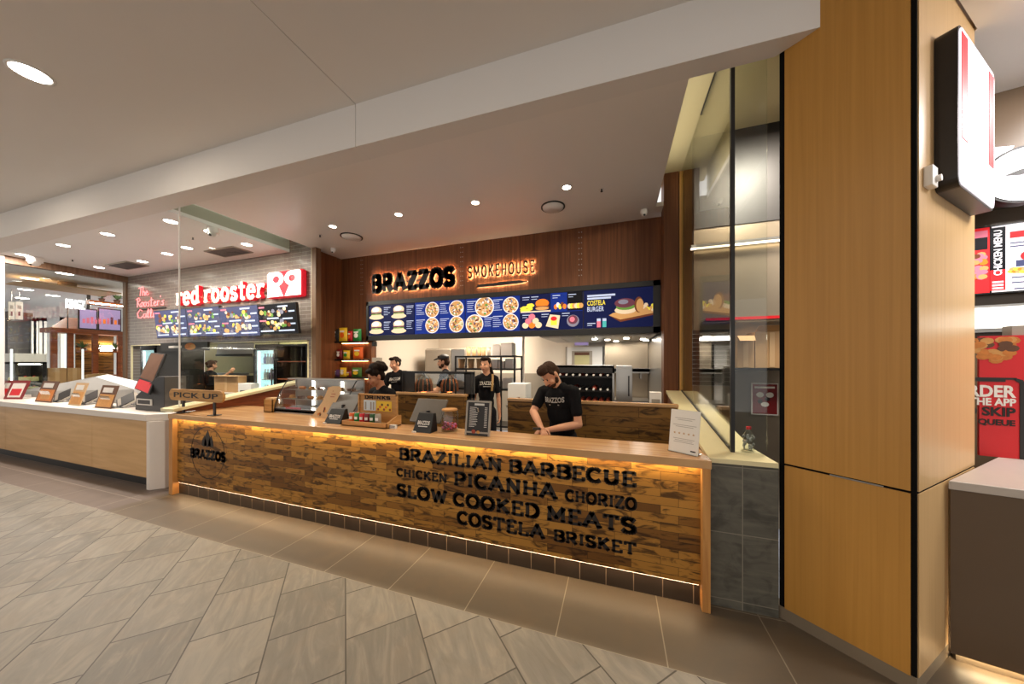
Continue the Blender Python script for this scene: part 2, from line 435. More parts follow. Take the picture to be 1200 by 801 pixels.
        for (ax, ay, bx, by, tt, ext) in segs:
            cl = lambda q: t / 2 + q * (1 - t)
            A = Vector(((ax + t / 2) * kx, cl(ay) * kz)); B = Vector(((bx + t / 2) * kx, cl(by) * kz))
            d = B - A
            if d.length < 1e-6: continue
            d.normalize(); nn = Vector((-d.y, d.x))
            th = thin * tt * (abs(nn.x) * kx + abs(nn.y) * kz) / 2
            A = A - d * th * ext; B = B + d * th * ext
            q = [A - nn * th, B - nn * th, B + nn * th, A + nn * th]
            vs = [(x + p.x + skew * p.y, y, z + p.y) for p in q] + [(x + p.x + skew * p.y, y + depth, z + p.y) for p in q]
            s.add(vs, [(0, 1, 2, 3), (7, 6, 5, 4), (0, 4, 5, 1), (1, 5, 6, 2), (2, 6, 7, 3), (3, 7, 4, 0)], m, False, T)
        return s
    def build(s, name, parent=None, bevel=0.0, seg=2, mats=None):
        me = bpy.data.meshes.new(name)
        me.from_pydata(s.v, [], s.f)
        for n in s.names: me.materials.append(M[n])
        me.polygons.foreach_set('material_index', s.m); me.polygons.foreach_set('use_smooth', s.s)
        me.update()
        bm = bmesh.new(); bm.from_mesh(me); bmesh.ops.recalc_face_normals(bm, faces=bm.faces[:]); bm.to_mesh(me); bm.free()
        o = bpy.data.objects.new(name, me); C.objects.link(o)
        if parent: o.parent = parent
        if bevel:
            b = o.modifiers.new('bevel', 'BEVEL'); b.width = bevel; b.segments = seg; b.limit_method = 'ANGLE'; b.angle_limit = .7
            b.harden_normals = False
        return o
def arc(cx, cy, rx, ry, a0, a1, n=8):
    return [(cx + rx * math.cos(math.radians(a0 + (a1 - a0) * i / n)), cy + ry * math.sin(math.radians(a0 + (a1 - a0) * i / n))) for i in range(n + 1)]
GLY = {
 'A': (.74, [[(.04, 0), (.37, 1), (.70, 0)], [(.17, .32), (.57, .32)]], [(.04, 0, .13), (.70, 0, .13), (.33, 1, .10)]),
 'B': (.60, [[(.10, 0), (.10, 1)], [(.10, 1)] + arc(.34, .76, .24, .24, 90, -90) + [(.10, .52)], arc(.36, .26, .26, .26, 90, -90) + [(.10, 0)]], [(.06, 0, .10), (.06, 1, .10)]),
 'C': (.60, [arc(.34, .5, .32, .5, 48, 312, 14)], [(.54, .84, .05), (.54, .16, .03)]),
 'D': (.64, [[(.10, 0), (.10, 1), (.28, 1)] + arc(.28, .5, .34, .5, 90, -90, 12) + [(.10, 0)]], [(.06, 0, .10), (.06, 1, .10)]),
 'E': (.54, [[(.10, 0), (.10, 1)], [(.10, 1), (.50, 1), (.50, .84)], [(.10, .52), (.40, .52)], [(.10, 0), (.52, 0), (.52, .18)]], [(.06, 0, .10), (.06, 1, .10)]),
 'F': (.52, [[(.10, 0), (.10, 1), (.50, 1), (.50, .84)], [(.10, .5), (.40, .5)]], [(.10, 0, .13), (.06, 1, .10)]),
 'H': (.68, [[(.10, 0), (.10, 1)], [(.58, 0), (.58, 1)], [(.10, .5), (.58, .5)]], [(.10, 0, .13), (.10, 1, .13), (.58, 0, .13), (.58, 1, .13)]),
 'I': (.26, [[(.13, 0), (.13, 1)]], [(.13, 0, .14), (.13, 1, .14)]),
 'K': (.66, [[(.10, 0), (.10, 1)], [(.56, 1), (.12, .42)], [(.24, .56), (.60, 0)]], [(.10, 0, .13), (.10, 1, .13), (.56, 1, .12), (.58, 0, .12)]),
 'L': (.52, [[(.10, 1), (.10, 0), (.50, 0), (.50, .22)]], [(.06, 0, .10), (.10, 1, .13)]),
 'M': (.84, [[(.10, 0), (.10, 1), (.42, .22), (.74, 1), (.74, 0)]], [(.10, 0, .13), (.74, 0, .13), (.05, 1, .08), (.79, 1, .08)]),
 'N': (.70, [[(.10, 0), (.10, 1), (.60, 0), (.60, 1)]], [(.10, 0, .13), (.05, 1, .08), (.60, 1, .13)]),
 'O': (.68, [arc(.34, .5, .32, .5, 0, 360, 18)], []),
 'P': (.60, [[(.10, 0), (.10, 1)], [(.10, 1)] + arc(.32, .72, .26, .28, 90, -90) + [(.10, .44)]], [(.10, 0, .14), (.06, 1, .10)]),
 'R': (.66, [[(.10, 0), (.10, 1)], [(.10, 1)] + arc(.32, .74, .26, .26, 90, -90) + [(.10, .48)], [(.32, .48), (.60, 0)]], [(.10, 0, .13), (.06, 1, .10), (.60, 0, .10)]),
 'S': (.54, [arc(.27, .755, .24, .245, 25, 270, 10) + arc(.27, .255, .25, .255, 90, -155, 10)], []),
 'T': (.62, [[(.31, 0), (.31, 1)], [(.04, .82), (.04, 1), (.58, 1), (.58, .82)]], [(.31, 0, .14)]),
 'U': (.66, [[(.10, 1), (.10, .32)] + arc(.33, .30, .23, .30, 180, 360) + [(.56, 1)]], [(.10, 1, .13), (.56, 1, .13)]),
 'W': (.92, [[(.06, 1), (.26, 0), (.46, .85), (.66, 0), (.86, 1)]], [(.06, 1, .12), (.86, 1, .12), (.46, .9, .08)]),
 'Z': (.58, [[(.05, .84), (.05, 1), (.53, 1), (.05, 0), (.55, 0), (.55, .18)]], []),
 'r': (.44, [[(.10, 0), (.10, .68)], [(.10, .42)] + arc(.32, .42, .20, .24, 170, 50, 6)], [(.10, 0, .14), (.06, .66, .09)]),
 'e': (.54, [[(.05, .36), (.49, .36)] + arc(.27, .34, .23, .34, 5, 315, 12)], []),
 'd': (.60, [arc(.26, .34, .22, .34, 0, 360, 14), [(.48, 0), (.48, 1)]], [(.43, 1, .10), (.52, 0, .10)]),
 'o': (.56, [arc(.28, .34, .23, .34, 0, 360, 14)], []),
 's': (.46, [arc(.23, .50, .18, .17, 30, 270, 8) + arc(.23, .16, .19, .16, 90, -150, 8)], []),
 't': (.42, [[(.18, .92), (.18, .14)] + arc(.30, .14, .12, .14, 180, 300, 5), [(.02, .66), (.38, .66)]], []),
}

# ------------------------------------------------------------------ things
def thing(name, label, cat, loc=(0, 0, 0), rz=0.0, group=None):
    o = bpy.data.objects.new(name, None); o.empty_display_size = .05
    o.location = loc; o.rotation_euler = (0, 0, rz)
    C.objects.link(o)
    return tag(o, label, cat, group)
def tag(o, label, cat, group=None):
    o['label'] = label; o['category'] = cat
    if group: o['group'] = group
    return o
def struct(mb, name, parent=None, label=None, bevel=0):
    o = mb.build(name, parent, bevel)
    if not parent:
        o['kind'] = 'structure'
        o['category'] = name.split('_')[0].split('.')[0]
        if label: o['label'] = label
    return o
def copy_tree(root, loc=None, rz=None, label=None):
    r = root.copy(); C.objects.link(r)
    if loc is not None: r.location = loc
    if rz is not None: r.rotation_euler = (0, 0, rz)
    if label: r['label'] = label
    for ch in list(root.children):
        c = ch.copy(); C.objects.link(c); c.parent = r
        for g in list(ch.children):
            d = g.copy(); C.objects.link(d); d.parent = c
    return r
# ================================================================== THE SETTING
HC, MC, SL = 3.57, 3.955, 3.95        # shop ceiling, mall ceiling, slot ceiling
YF, YR = 4.62, 4.03                   # fascia of the timber shop, back wall of the tiled shop
def S(name, label, mb, bevel=0): return struct(mb, name, None, label, bevel)

S('floor', 'grey veined stone tiles laid diagonally across the mall walkway', MB().box(-24, 8, -7, 1.835, -.06, 0, 'mall_tile'))
S('floor', 'brown tile border along the front of the timber counter', MB().box(-5.28, 8, 1.835, 2.62, -.06, 0, 'border_tile'))
S('floor', 'darker slate tile border in front of the white counter', MB().box(-24, -5.28, 1.835, 2.62, -.06, 0, 'slate_border_tile'))
S('floor', 'bluish kitchen floor behind the counters', MB().box(-24, 8, 2.62, 12, -.06, 0, 'kitchen_floor'))

S('ceiling', 'smooth warm white mall ceiling left of the fine joint', MB().box(-24, -2.243, -7, 2.6, MC, MC + .08, 'plaster'))
S('ceiling', 'smooth warm white mall ceiling right of the fine joint', MB().box(-2.237, 1.6, -7, 2.6, MC, MC + .08, 'plaster'))
S('ceiling', 'white ceiling in front of the red poster shop', MB().prism([(1.6, -7), (8, -7), (8, 6), (2.1, 6), (2.1, 2.72), (1.6, 2.25)], 3.66, 3.74, 'plaster_light', 'z'))
def bulk_y(x): return 2.28 + .0156 * x
b = MB()
for x0, x1 in ((-24, -2.243), (-2.237, 1.141)):
    b.prism([(x0, bulk_y(x0)), (x1, bulk_y(x1)), (min(x1, .962), 2.43), (x0, 2.43)], HC, MC, 'plaster', 'z')
b.prism([(-2.25, bulk_y(-2.24) + .02), (-2.23, bulk_y(-2.24) + .02), (-2.23, 2.42), (-2.25, 2.42)], HC + .0005, MC, 'plaster', 'z')
S('wall_bulkhead', 'long plaster bulkhead hanging above the shop counters', b)
S('ceiling', 'lower ceiling with downlights over the timber counter', MB().box(-4.95, .475, 2.43, 7.2, HC, HC + .05, 'plaster_lower').box(.475, .62, 4.30, 7.2, HC, HC + .05, 'plaster_lower'))
S('ceiling', 'pale ceiling over the tiled shop and the shop beyond', MB().box(-24, -5.5, 2.43, 12, HC, HC + .05, 'plaster_light'))
S('ceiling', 'raised slot in the ceiling above the dividing glass', MB().box(-5.56, -5.5, 2.43, 4.6, HC + .05, SL, 'slot_green').box(-5.6, -4.9, 2.3, 4.6, SL, SL + .04, 'slot_green').box(-4.95, -4.90, 2.43, 4.6, HC + .05, SL, 'slot_green'))
S('ceiling', 'cream raised slot in the ceiling beside the corner window', MB().box(.44, 2.1, 2.43, 4.6, SL, SL + .04, 'slot_cream').box(.425, .475, 2.43, 4.3, HC + .05, SL, 'slot_cream'))

# fascia wall of the timber shop, above the kitchen opening
b = MB().box(-4.95, .62, YF, YF + .12, 2.03, HC, 'walnut').box(-4.95, -4.24, YF, YF + .12, 0, 2.03, 'walnut').box(-5.02, -4.95, YR + .06, YF + .12, 0, HC, 'walnut')
fascia = S('wall_fascia', 'dark walnut panelled fascia above the kitchen opening', b)
bs = MB()
for px in (424, 541, 680):
    x = PX(px, YF)
    z0 = 2.80
    for k in range(9):
        z = 3.50 - k * .078
        if z < z0: break
        for dx in (-.018, .018): bs.rod((x + dx, YF - .004, z), (x + dx, YF, z), .007, 'steel', n=8)
bs.build('rivet_rows', fascia)
S('trim_1', 'grey brown timber jamb beside the glazed brick wall', MB().box(-4.93, -4.83, YR - .04, YR + .06, 0, HC, 'walnut_grey'), .004)
S('trim_2', 'dark brown timber post at the right end of the kitchen opening', MB().box(.56, .725, 4.27, 4.5, 0, SL, 'walnut'), .003)
S('trim_3', 'golden timber post behind the corner window', MB().box(.735, .885, 4.275, 4.45, 0, SL, 'gold_post'), .003)

# tiled shop: glazed brick wall with a serving opening
OX0, OX1, OZ0, OZ1 = -10.46, -5.06, 1.0, 1.985
b = MB().box(-10.62, OX0, YR, YR + .14, 0, HC, 'glazed_brick').box(OX1, -4.955, YR, YR + .14, 0, SL, 'glazed_brick')
b.box(OX0, OX1, YR, YR + .14, OZ1, HC, 'glazed_brick').box(-5.5, OX1, YR, YR + .14, HC, SL, 'glazed_brick').box(OX0, OX1, YR, YR + .14, 0, OZ0, 'glazed_brick')
rw = S('wall_brick', 'grey glazed brick wall with a long serving opening', b)
t = MB()
for q in ((OX0 - .02, OX0 + .01, OZ0, OZ1 + .02), (OX1 - .01, OX1 + .02, OZ0, OZ1 + .02), (OX0 - .02, OX1 + .02, OZ1, OZ1 + .02)):
    t.box(q[0], q[1], YR - .006, YR + .02, q[2], q[3], 'coping')
t.box(-4.975, -4.955, YR - .008, YR + .01, 0, SL, 'coping')
t.build('edge_trim', rw)
plain('olive_wall', srgb(186, 178, 128), .5, var=.05)
S('wall_rear', 'olive tiled rear wall inside the tiled shop kitchen', MB().box(-11.5, -4.95, 5.9, 6.0, 0, HC, 'olive_wall'))
S('wall_dividing', 'dark side wall between the two shop kitchens', MB().box(-5.02, -4.95, YF + .12, 7.2, 0, HC, 'char').box(-5.05, -4.96, YR + .14, YF, 0, HC, 'char'))
# low sloping wall and glass between the two shops
def sl(y): return 1.05 + (y - 2.33) * .148
b = MB().prism([(2.62, 0), (YR, 0), (YR, sl(YR) - .035), (2.40, sl(2.40) - .035), (2.40, .99), (2.62, .99)], -5.30, -5.216, 'shelf_wood', 'x')
b.prism([(2.31, sl(2.31) - .035), (YR, sl(YR) - .035), (YR, sl(YR)), (2.31, sl(2.31))], -5.36, -5.10, 'coping', 'x')
S('wall_low', 'low timber wall with sloping pale coping between the shops', b)
w = S('window_1', 'tall clear glass sheet dividing the tiled shop from the timber shop', MB().prism([(2.42, sl(2.42)), (YR, sl(YR)), (YR, SL), (2.42, SL)], -5.215, -5.203, 'glass', 'x'))
MB().box(-5.219, -5.199, 2.412, 2.422, sl(2.42), SL, 'white').build('glass_edge', w)

# left end of the tiled shop
S('trim_4', 'brown header beam over the glass at the far end of the tiled shop', MB().box(-10.72, -10.6, 2.43, YR, HC - .13, HC, 'walnut_grey'))
S('trim_5', 'white post at the front of the far glass', MB().box(-10.74, -10.58, 2.36, 2.50, 0, HC, 'white'))
S('trim_6', 'brown timber end of the glazed brick wall', MB().box(-10.74, -10.62, YR - .03, YR + .14, 0, HC, 'walnut_grey'))
w = S('window_2', 'clear glass between the tiled shop and the shop beyond', MB().box(-10.665, -10.655, 2.5, YR - .03, 1.0, HC - .13, 'glass'))
S('wall_left', 'low white wall under the far glass', MB().box(-10.74, -10.6, 2.5, YR - .03, 0, 1.0, 'white_stone'))

# stone faced wall, sloping ledge and corner window on the right
GX, GY = .76, 2.52
S('wall_right', 'short dark stone tiled wall at the end of the timber counter', MB().box(.60, .975, 2.41, 2.60, 0, .955, 'stone_tile'))
def lz(y): return .985 + (y - 2.40) * .1525
b = MB().prism([(2.60, 0), (4.27, 0), (4.27, lz(4.27) - .03), (2.60, lz(2.60) - .03)], .60, .74, 'walnut', 'x')
S('wall_ledge', 'brown side wall under the sloping cream ledge', b)
b = MB().hexa([(.585, 2.385, .955), (.965, 2.385, .955), (.905, 2.62, lz(2.62) - .03), (.905, 4.27, lz(4.27) - .03), (.585, 4.27, lz(4.27) - .03), (.585, 2.62, lz(2.62) - .03)],
              [(.585, 2.385, .985), (.965, 2.385, .985), (.905, 2.62, lz(2.62)), (.905, 4.27, lz(4.27)), (.585, 4.27, lz(4.27)), (.585, 2.62, lz(2.62))], 'coping')
S('trim_7', 'cream stone ledge rising along the corner window', b)
w = S('window_3', 'tall corner window with slim black framing beside the timber counter',
      MB().prism([(GY, lz(GY) + .012), (4.27, lz(4.27) + .012), (4.27, SL), (GY, SL)], GX - .006, GX + .006, 'glass_dark', 'x').box(GX + .012, .955, GY - .006, GY + .006, lz(GY) + .004, SL, 'glass'))
fr = MB().box(GX - .014, GX + .010, GY - .012, GY + .012, lz(GY), SL, 'black')
fr.prism([(GY, lz(GY)), (4.27, lz(4.27)), (4.27, lz(4.27) + .014), (GY, lz(GY) + .014)], GX - .010, GX + .010, 'black', 'x')
fr.box(GX - .01, GX + .01, GY, 3.35, SL - .015, SL, 'black')
fr.build('window_frame', w)

# the diagonal veneer column
A0, C1, C2 = Vector((.978, 2.428)), Vector((1.392, 2.068)), Vector((2.10, 2.735))
C3 = A0 + (C2 - C1)
def inset(p, q, d):  # shift an edge inwards (to the left of p->q)
    e = (q - p).normalized(); n = Vector((-e.y, e.x)); return p + n * d, q + n * d
col = [A0, C1, C2, C3]
cen = (A0 + C1 + C2 + C3) / 4
def shrink(d): return [((p - cen).normalized() * ((p - cen).length - d) + cen)[:] for p in col]
b = MB().prism(shrink(.010), .075, 4.1, 'matte_black', 'z').prism([p[:] for p in shrink(.004)], 0, .075, 'plinth', 'z')
co = S('wall_column', 'square column clad in golden timber veneer with black edges', b)
e1, e2 = (C1 - A0).normalized(), (C2 - C1).normalized()
n1, n2 = Vector((e1.y, -e1.x)), Vector((e2.y, -e2.x))
def clad(p, q, n, z0, z1, m):
    return MB().prism([p[:], q[:], (q - n * .012)[:], (p - n * .012)[:]], z0, z1, m, 'z')
L1 = (C1 - A0).length; L2 = (C2 - C1).length
for z0, z1 in ((.075, .972), (.985, 4.1)):
    clad(A0 + e1 * .034, C1 - e1 * .022, n1, z0, z1, 'veneer').build('front_panel', co)
    clad(C1 + e2 * .02, C2, n2, z0, z1, 'veneer_pale').build('side_panel', co)
MB().prism([(A0 + e1 * .24)[:], (A0 + e1 * .44)[:], (A0 + e1 * .44 + n1 * .004)[:], (A0 + e1 * .24 + n1 * .004)[:]], .974, .981, 'steel', 'z').build('steel_slot', co)
# kitchens behind
S('wall_kitchen', 'white rear wall of the kitchen with a steel splashback', MB().box(-4.3, .62, 7.0, 7.1, 1.36, HC, 'white_wall').box(-4.3, .62, 6.99, 7.1, 0, 1.36, 'grey_panel').box(-4.4, -4.3, YF + .12, 7.1, 0, HC, 'white_wall'))
S('wall_kitchen', 'steel lined side wall at the right of the kitchen', MB().box(.62, .70, YF + .12, 7.1, 0, HC, 'steel'))
S('ceiling', 'grey kitchen ceiling behind the menu board', MB().box(-4.3, .62, YF + .12, 7.0, 2.75, 2.8, 'grey_panel'))
S('wall_rear', 'steel lined rear wall seen through the corner window', MB().box(.77, 2.3, 3.70, 3.78, 0, 3.0, 'steel_warm').box(.77, 2.3, 3.69, 3.78, 3.0, SL, 'char'))
# red poster shop: wall behind its counter
KU = Vector((.973, -.23)); KN = Vector((.23, .973)); KB = Vector((1.69, 2.33))   # along the counter, into the shop, its left front corner
def KT(x, y, z=0):
    """local frame of the right hand shop: x along the counter, y into the shop"""
    p = KB + KU * x + KN * y
    return Matrix(((KU.x, KN.x, 0, p.x), (KU.y, KN.y, 0, p.y), (0, 0, 1, z), (0, 0, 0, 1)))
b = MB().box(.62, 2.5, .85, .93, 0, 1.86, 'grey_panel', KT(0, 0)).box(-.3, 3.4, 1.60, 1.68, 0, 3.66, 'dark_front', KT(0, 0))
S('wall_end', 'dark wall of the red poster shop carrying its screens', b)
# ================================================================== THE TIMBER COUNTER
CTOP = .985
t = thing('service_counter', 'long reclaimed timber service counter with glowing edges and burnt black lettering', 'counter', (-2.3, 2.6, 0))
def loc(mb_T): return Matrix.Translation((2.3, -2.6, 0))
LT = Matrix.Translation((2.3, -2.6, 0))
b = MB()
pts = [(-5.21, 2.31), (.583, 2.31), (.583, 2.69), (-3.02, 2.69), (-3.02, 3.12), (-5.21, 3.12)]
b.prism(pts, .93, CTOP, 'oak_top', 'z', LT); b.build('countertop', t, .003)
MB().box(-5.13, .53, 2.362, 2.40, .142, .93, 'reclaimed_plank', LT).build('front_panel', t)
MB().box(-5.13, .53, 2.378, 2.40, 0, .138, 'kick_tile', LT).build('kickboard', t)
for x0, x1 in ((-5.205, -5.13), (.53, .578)):
    MB().box(x0, x1, 2.315, 2.60, 0, .93, 'oak_edge', LT).build('end_panel', t, .003)
MB().box(-5.12, -3.04, 3.04, 3.08, 0, .93, 'walnut', LT).box(-3.06, .53, 2.60, 2.63, 0, .93, 'walnut', LT).build('back_panel', t)
MB().box(-5.12, .52, 2.340, 2.352, .9285, .9299, 'led', LT).build('light_strip', t)
MB().box(-5.12, .52, 2.3635, 2.376, .1402, .1418, 'led_soft', LT).build('light_strip', t)
# lettering burnt into the planks
YT = 2.3615
def fr_line(body, pxa, ya_t, ya_b, pxb, yb_t, yb_b, m='ink', tt=.21):
    a, c = P(pxa, ya_b, Y=YT), P(pxb, yb_b, Y=YT)
    za, zb = P(pxa, ya_t, Y=YT).z, P(pxb, yb_t, Y=YT).z
    z0 = (a.z + c.z) / 2; z1 = (za + zb) / 2
    return (body, a.x, z0, c.x - a.x, z1 - z0, tt)
def q4(x, y): return 430 + x / 2.857, 490 + y / 2.857
def ln(body, xl, yt, yb, xr, yt2, yb2, tt=.185):
    a = q4(xl, yt); bb = q4(xl, yb); c = q4(xr, yt2); d = q4(xr, yb2)
    return fr_line(body, a[0], a[1], bb[1], c[0], c[1], d[1], tt=tt)
let = MB()
rows = [ln('BRAZILIAN BARBECUE', 105, 95, 137, 905, 180, 235), ln('CHICKEN', 98, 167, 195, 270, 183, 215), ln('PICANHA', 288, 172, 225, 640, 222, 275),
        ln('CHORIZO', 662, 238, 280, 905, 262, 308), ln('SLOW COOKED MEATS', 98, 217, 262, 905, 332, 390), ln('COSTELA', 300, 308, 355, 598, 355, 405), ln('BRISKET', 622, 370, 412, 905, 415, 460)]
for (s_, x, z, w, h, tt) in rows: let.stroke(s_, x, z, w, h, YT - .0015, .002, 'ink', t=tt, T=LT)
let.build('lettering', t)
# round emblem
c = P(243.2, 530.2, Y=YT); rr = .5 * (P(243, 499, Y=YT).z - P(243, 560, Y=YT).z)
em = MB()
n = 48
for k in range(n):
    a0, a1 = 2 * PI * k / n, 2 * PI * (k + 1) / n
    for r0, r1 in ((rr - .008, rr),):
        em.add([(c.x + r * math.cos(a), y, c.z + r * math.sin(a)) for y in (YT - .0015, YT + .0005) for r, a in ((r0, a0), (r1, a0), (r1, a1), (r0, a1))],
               [(0, 1, 2, 3), (4, 7, 6, 5)], 'ink', False, LT)
em.box(c.x - rr * 1.12, c.x + rr * 1.12, YT - .0012, YT, c.z - rr * .30, c.z + rr * .13, 'reclaimed_plank', LT)
em.stroke('BRAZZOS', c.x - rr * 1.08, c.z - rr * .28, rr * 2.16, rr * .40, YT - .003, .002, 'ink', t=.25, T=LT)
# flames over crossed logs
for dx, hh, ww in ((-.20, .42, .16), (0, .66, .2), (.20, .46, .16)):
    x0 = c.x + dx * rr; z0 = c.z + rr * .22
    em.prism([(x0 - ww * rr, z0 + .05 * rr), (x0, z0), (x0 + ww * rr, z0 + .06 * rr), (x0 + ww * .8 * rr, z0 + hh * .55 * rr), (x0 + .02 * rr, z0 + hh * rr), (x0 - ww * .7 * rr, z0 + hh * .6 * rr)], YT - .0015, YT + .0005, 'ink', 'y', LT)
em.build('emblem', t)

plain('till_grey', srgb(88, 80, 72), .4)
# ------------------------------------------------------------------ pick up sign on the counter's left end
pl_ = P(199, 463, Y=2.42)
xa, xb = PX(199.5, 2.42), PX(263, 2.42)
z0, z1 = PZ(232, 470, 2.42), PZ(232, 456.5, 2.42)
t = thing('pickup_sign', 'small oval timber sign on two black feet at the counter\'s left end', 'sign', ((xa + xb) / 2, 2.42, CTOP))
w_, zc, hh = (xb - xa) / 2, (z0 + z1) / 2 - CTOP, (z1 - z0) / 2
pts = [(w_ - hh + hh * math.cos(a), zc + hh * math.sin(a)) for a in [PI * (-.5 + k / 10) for k in range(11)]] + [(-w_ + hh - hh * math.cos(a), zc - hh * math.sin(a)) for a in [PI * (-.5 + k / 10) for k in range(11)]]
MB().prism(pts, -.012, .012, 'sign_wood').build('board', t, .003)
MB().text('PICK UP', -w_ * .80, zc - hh * .46, w_ * 1.62, hh * .92, -.0145, .003, 'ink', bold=.012).build('lettering', t)
for px in (215, 251.5):
    x = PX(px, 2.42) - (xa + xb) / 2
    f = MB().box(x - .016, x + .016, -.008, .008, .008, zc - hh + .006, 'black'); o = f.build('post', t)
    MB().box(x - .055, x + .055, -.045, .045, 0, .008, 'black').build('foot_plate', o, .002)

# ------------------------------------------------------------------ glass display case
yc0, yc1 = 2.80, 3.10
xa, xb = PX(321, yc0), PX(404, yc0)
t = thing('display_case', 'curved glass countertop display case of pastries with steel base', 'display case', ((xa + xb) / 2, yc0, CTOP))
hw = (xb - xa) / 2; D_ = yc1 - yc0; TZ = PZ(370, 443.5, yc1 - .02) - CTOP
MB().box(-hw, hw, 0, D_, 0, .045, 'steel').box(-hw, hw, .0, .012, .012, .055, 'dark_metal').build('base', t, .003)
prof = [(0.004, .045)] + [(0.004 + (D_ - .10) * math.sin(a) ** 1.4 * .9, .045 + (TZ - .05) * (1 - (1 - math.sin(a)) ** 1.15)) for a in [PI / 2 * k / 10 for k in range(1, 11)]]
b = MB()
for x0, x1 in ((-hw + .008, hw - .008),):
    for (y0, z0), (y1, z1) in zip(prof[:-1], prof[1:]):
        b.add([(x0, y0, z0), (x1, y0, z0), (x1, y1, z1), (x0, y1, z1)], [(0, 1, 2, 3)], 'case_glass', True)
for x in (-hw + .008, hw - .008):
    b.ngon([(x, y, z) for y, z in prof] + [(x, D_ - .01, TZ - .005), (x, D_ - .01, .045)], 'case_glass')
b.build('glass_cover', t)
fr = MB()
for x in (-hw + .006, hw - .006):
    fr.tube([(x, y, z) for y, z in prof], .006, 'dark_metal', 6)
    fr.box(x - .007, x + .007, D_ - .02, D_, .045, TZ, 'steel')
fr.box(-hw, hw, prof[-1][0] - .01, D_, TZ - .005, TZ + .008, 'steel')
fr.box(-hw, hw, D_ - .012, D_, .045, TZ, 'steel')
fr.build('frame', t)
for z in (.045 + TZ * .28, .045 + TZ * .56):
    MB().box(-hw + .02, hw - .02, .05 + z * .25, D_ - .03, z, z + .006, 'steel').build('shelf', t)
for x in (-hw * .45, hw * .4):
    MB().box(x - .006, x + .006, D_ - .028, D_ - .02, .07, TZ - .03, 'lamp_white').build('lamp_tube', t)
CASE = (t.location.x, yc0, CTOP, hw, D_, TZ)
k = 0
for row, z in enumerate((.045 + TZ * .28 + .006, .045 + TZ * .56 + .006)):
    for j in range(7):
        x = -hw + .09 + j * (2 * hw - .18) / 6
        yy = .17 if row == 0 else .185
        kind = (j + row) % 3
        nm, lb, m = [('pastry', 'golden pastry puff', 'crust'), ('brownie', 'dark brownie slice', 'brown'), ('roll', 'long filled roll', 'fried')][kind]
        o = thing(nm, f"{lb} on the {'lower' if row == 0 else 'upper'} shelf of the glass case, {['first','second','third','fourth','fifth','sixth','seventh'][j]} from its left", nm, (CASE[0] + x, yc0 + yy, CTOP + z), 0, 'baked goods in the glass case')
        b = MB()
        if kind == 0: b.ell((0, 0, .022), (.036, .034, .024), m, 10).box(-.03, .03, -.028, .028, 0, .01, m)
        elif kind == 1: b.box(-.034, .034, -.03, .03, 0, .03, m)
        else: b.rod((-.036, 0, .02), (.036, 0, .02), .02, m, n=10).ell((-.036, 0, .02), (.014, .02, .02), m, 8).ell((.036, 0, .02), (.014, .02, .02), m, 8)
        b.build('body', o)
tr = thing('tray', 'red trimmed steel tray at the foot of the glass case', 'tray', (CASE[0] - hw * .5, yc0 + .11, CTOP + .045))
MB().box(-.13, .13, -.07, .07, 0, .006, 'steel').build('base', tr); MB().box(-.13, .13, -.076, -.07, 0, .028, 'red').build('rim', tr)

# little timber boxes left of the case
def px_box(px0, px1, pyb, Y):
    p = P((px0 + px1) / 2, pyb, Y=Y); return p, PX(px0, Y), PX(px1, Y)
x0, x1 = PX(309, 2.78), PX(319, 2.78)
t = thing('napkin_box', 'small timber napkin box left of the glass display case', 'box', ((x0 + x1) / 2, 2.85, CTOP))
hw_ = (x1 - x0) / 2; hz = PZ(314, 468, 2.78) - CTOP
MB().box(-hw_, hw_, -.07, .07, 0, .012, 'sign_wood').box(-hw_, hw_, -.07, -.058, 0, hz, 'sign_wood').box(-hw_, hw_, .058, .07, 0, hz, 'sign_wood').box(-hw_, -hw_ + .012, -.07, .07, 0, hz, 'sign_wood').box(hw_ - .012, hw_, -.07, .07, 0, hz, 'sign_wood').build('body', t, .002)
MB().box(-hw_ + .015, hw_ - .015, -.055, .055, .012, hz + .018, 'kraft').build('napkins', t)

# standing card with rounded top in front of the case
x0, x1 = PX(367, 2.70), PX(398, 2.70)
t = thing('promo_card', 'pale card with rounded top and food pictures leaning on the glass case', 'card', (PX(378, 2.72), 2.72, CTOP))
cw = (x1 - x0) / 2 * .8
hz = PZ(388, 452, 2.72) - CTOP
pts = [(-cw * 1.05, 0), (cw * .55, 0), (cw * 1.3, hz * .86), (cw * 1.22, hz * .97), (cw * 1.0, hz), (cw * .35, hz), (cw * .12, hz * .95), (cw * -.05, hz * .85), (-cw * .3, hz * .5)]
def lean(mb, a): mb.v = [((Matrix.Rotation(-a, 3, 'X') @ Vector(v))[:]) for v in mb.v]; return mb
lean(MB().prism(pts, -.002, .002, 'kraft'), .22).build('card', t)
b = MB()
for k in range(16):
    x = random.uniform(-.72, .45) * cw; z = random.uniform(.06, .42) * hz
    if x < -.75 * cw + z: continue
    b.disc(x + z * .18, z, .014, .016, -.003, random.choice(['fried', 'brown', 'crust', 'meat']), 10)
for k in range(9): b.disc(cw * (.42 + .1 * (k % 4)) + .01 * (k // 4), hz * (.66 + .09 * (k // 4)), .007, .006, -.003, 'meat', 8)
lean(b, .22).build('food_pictures', t)

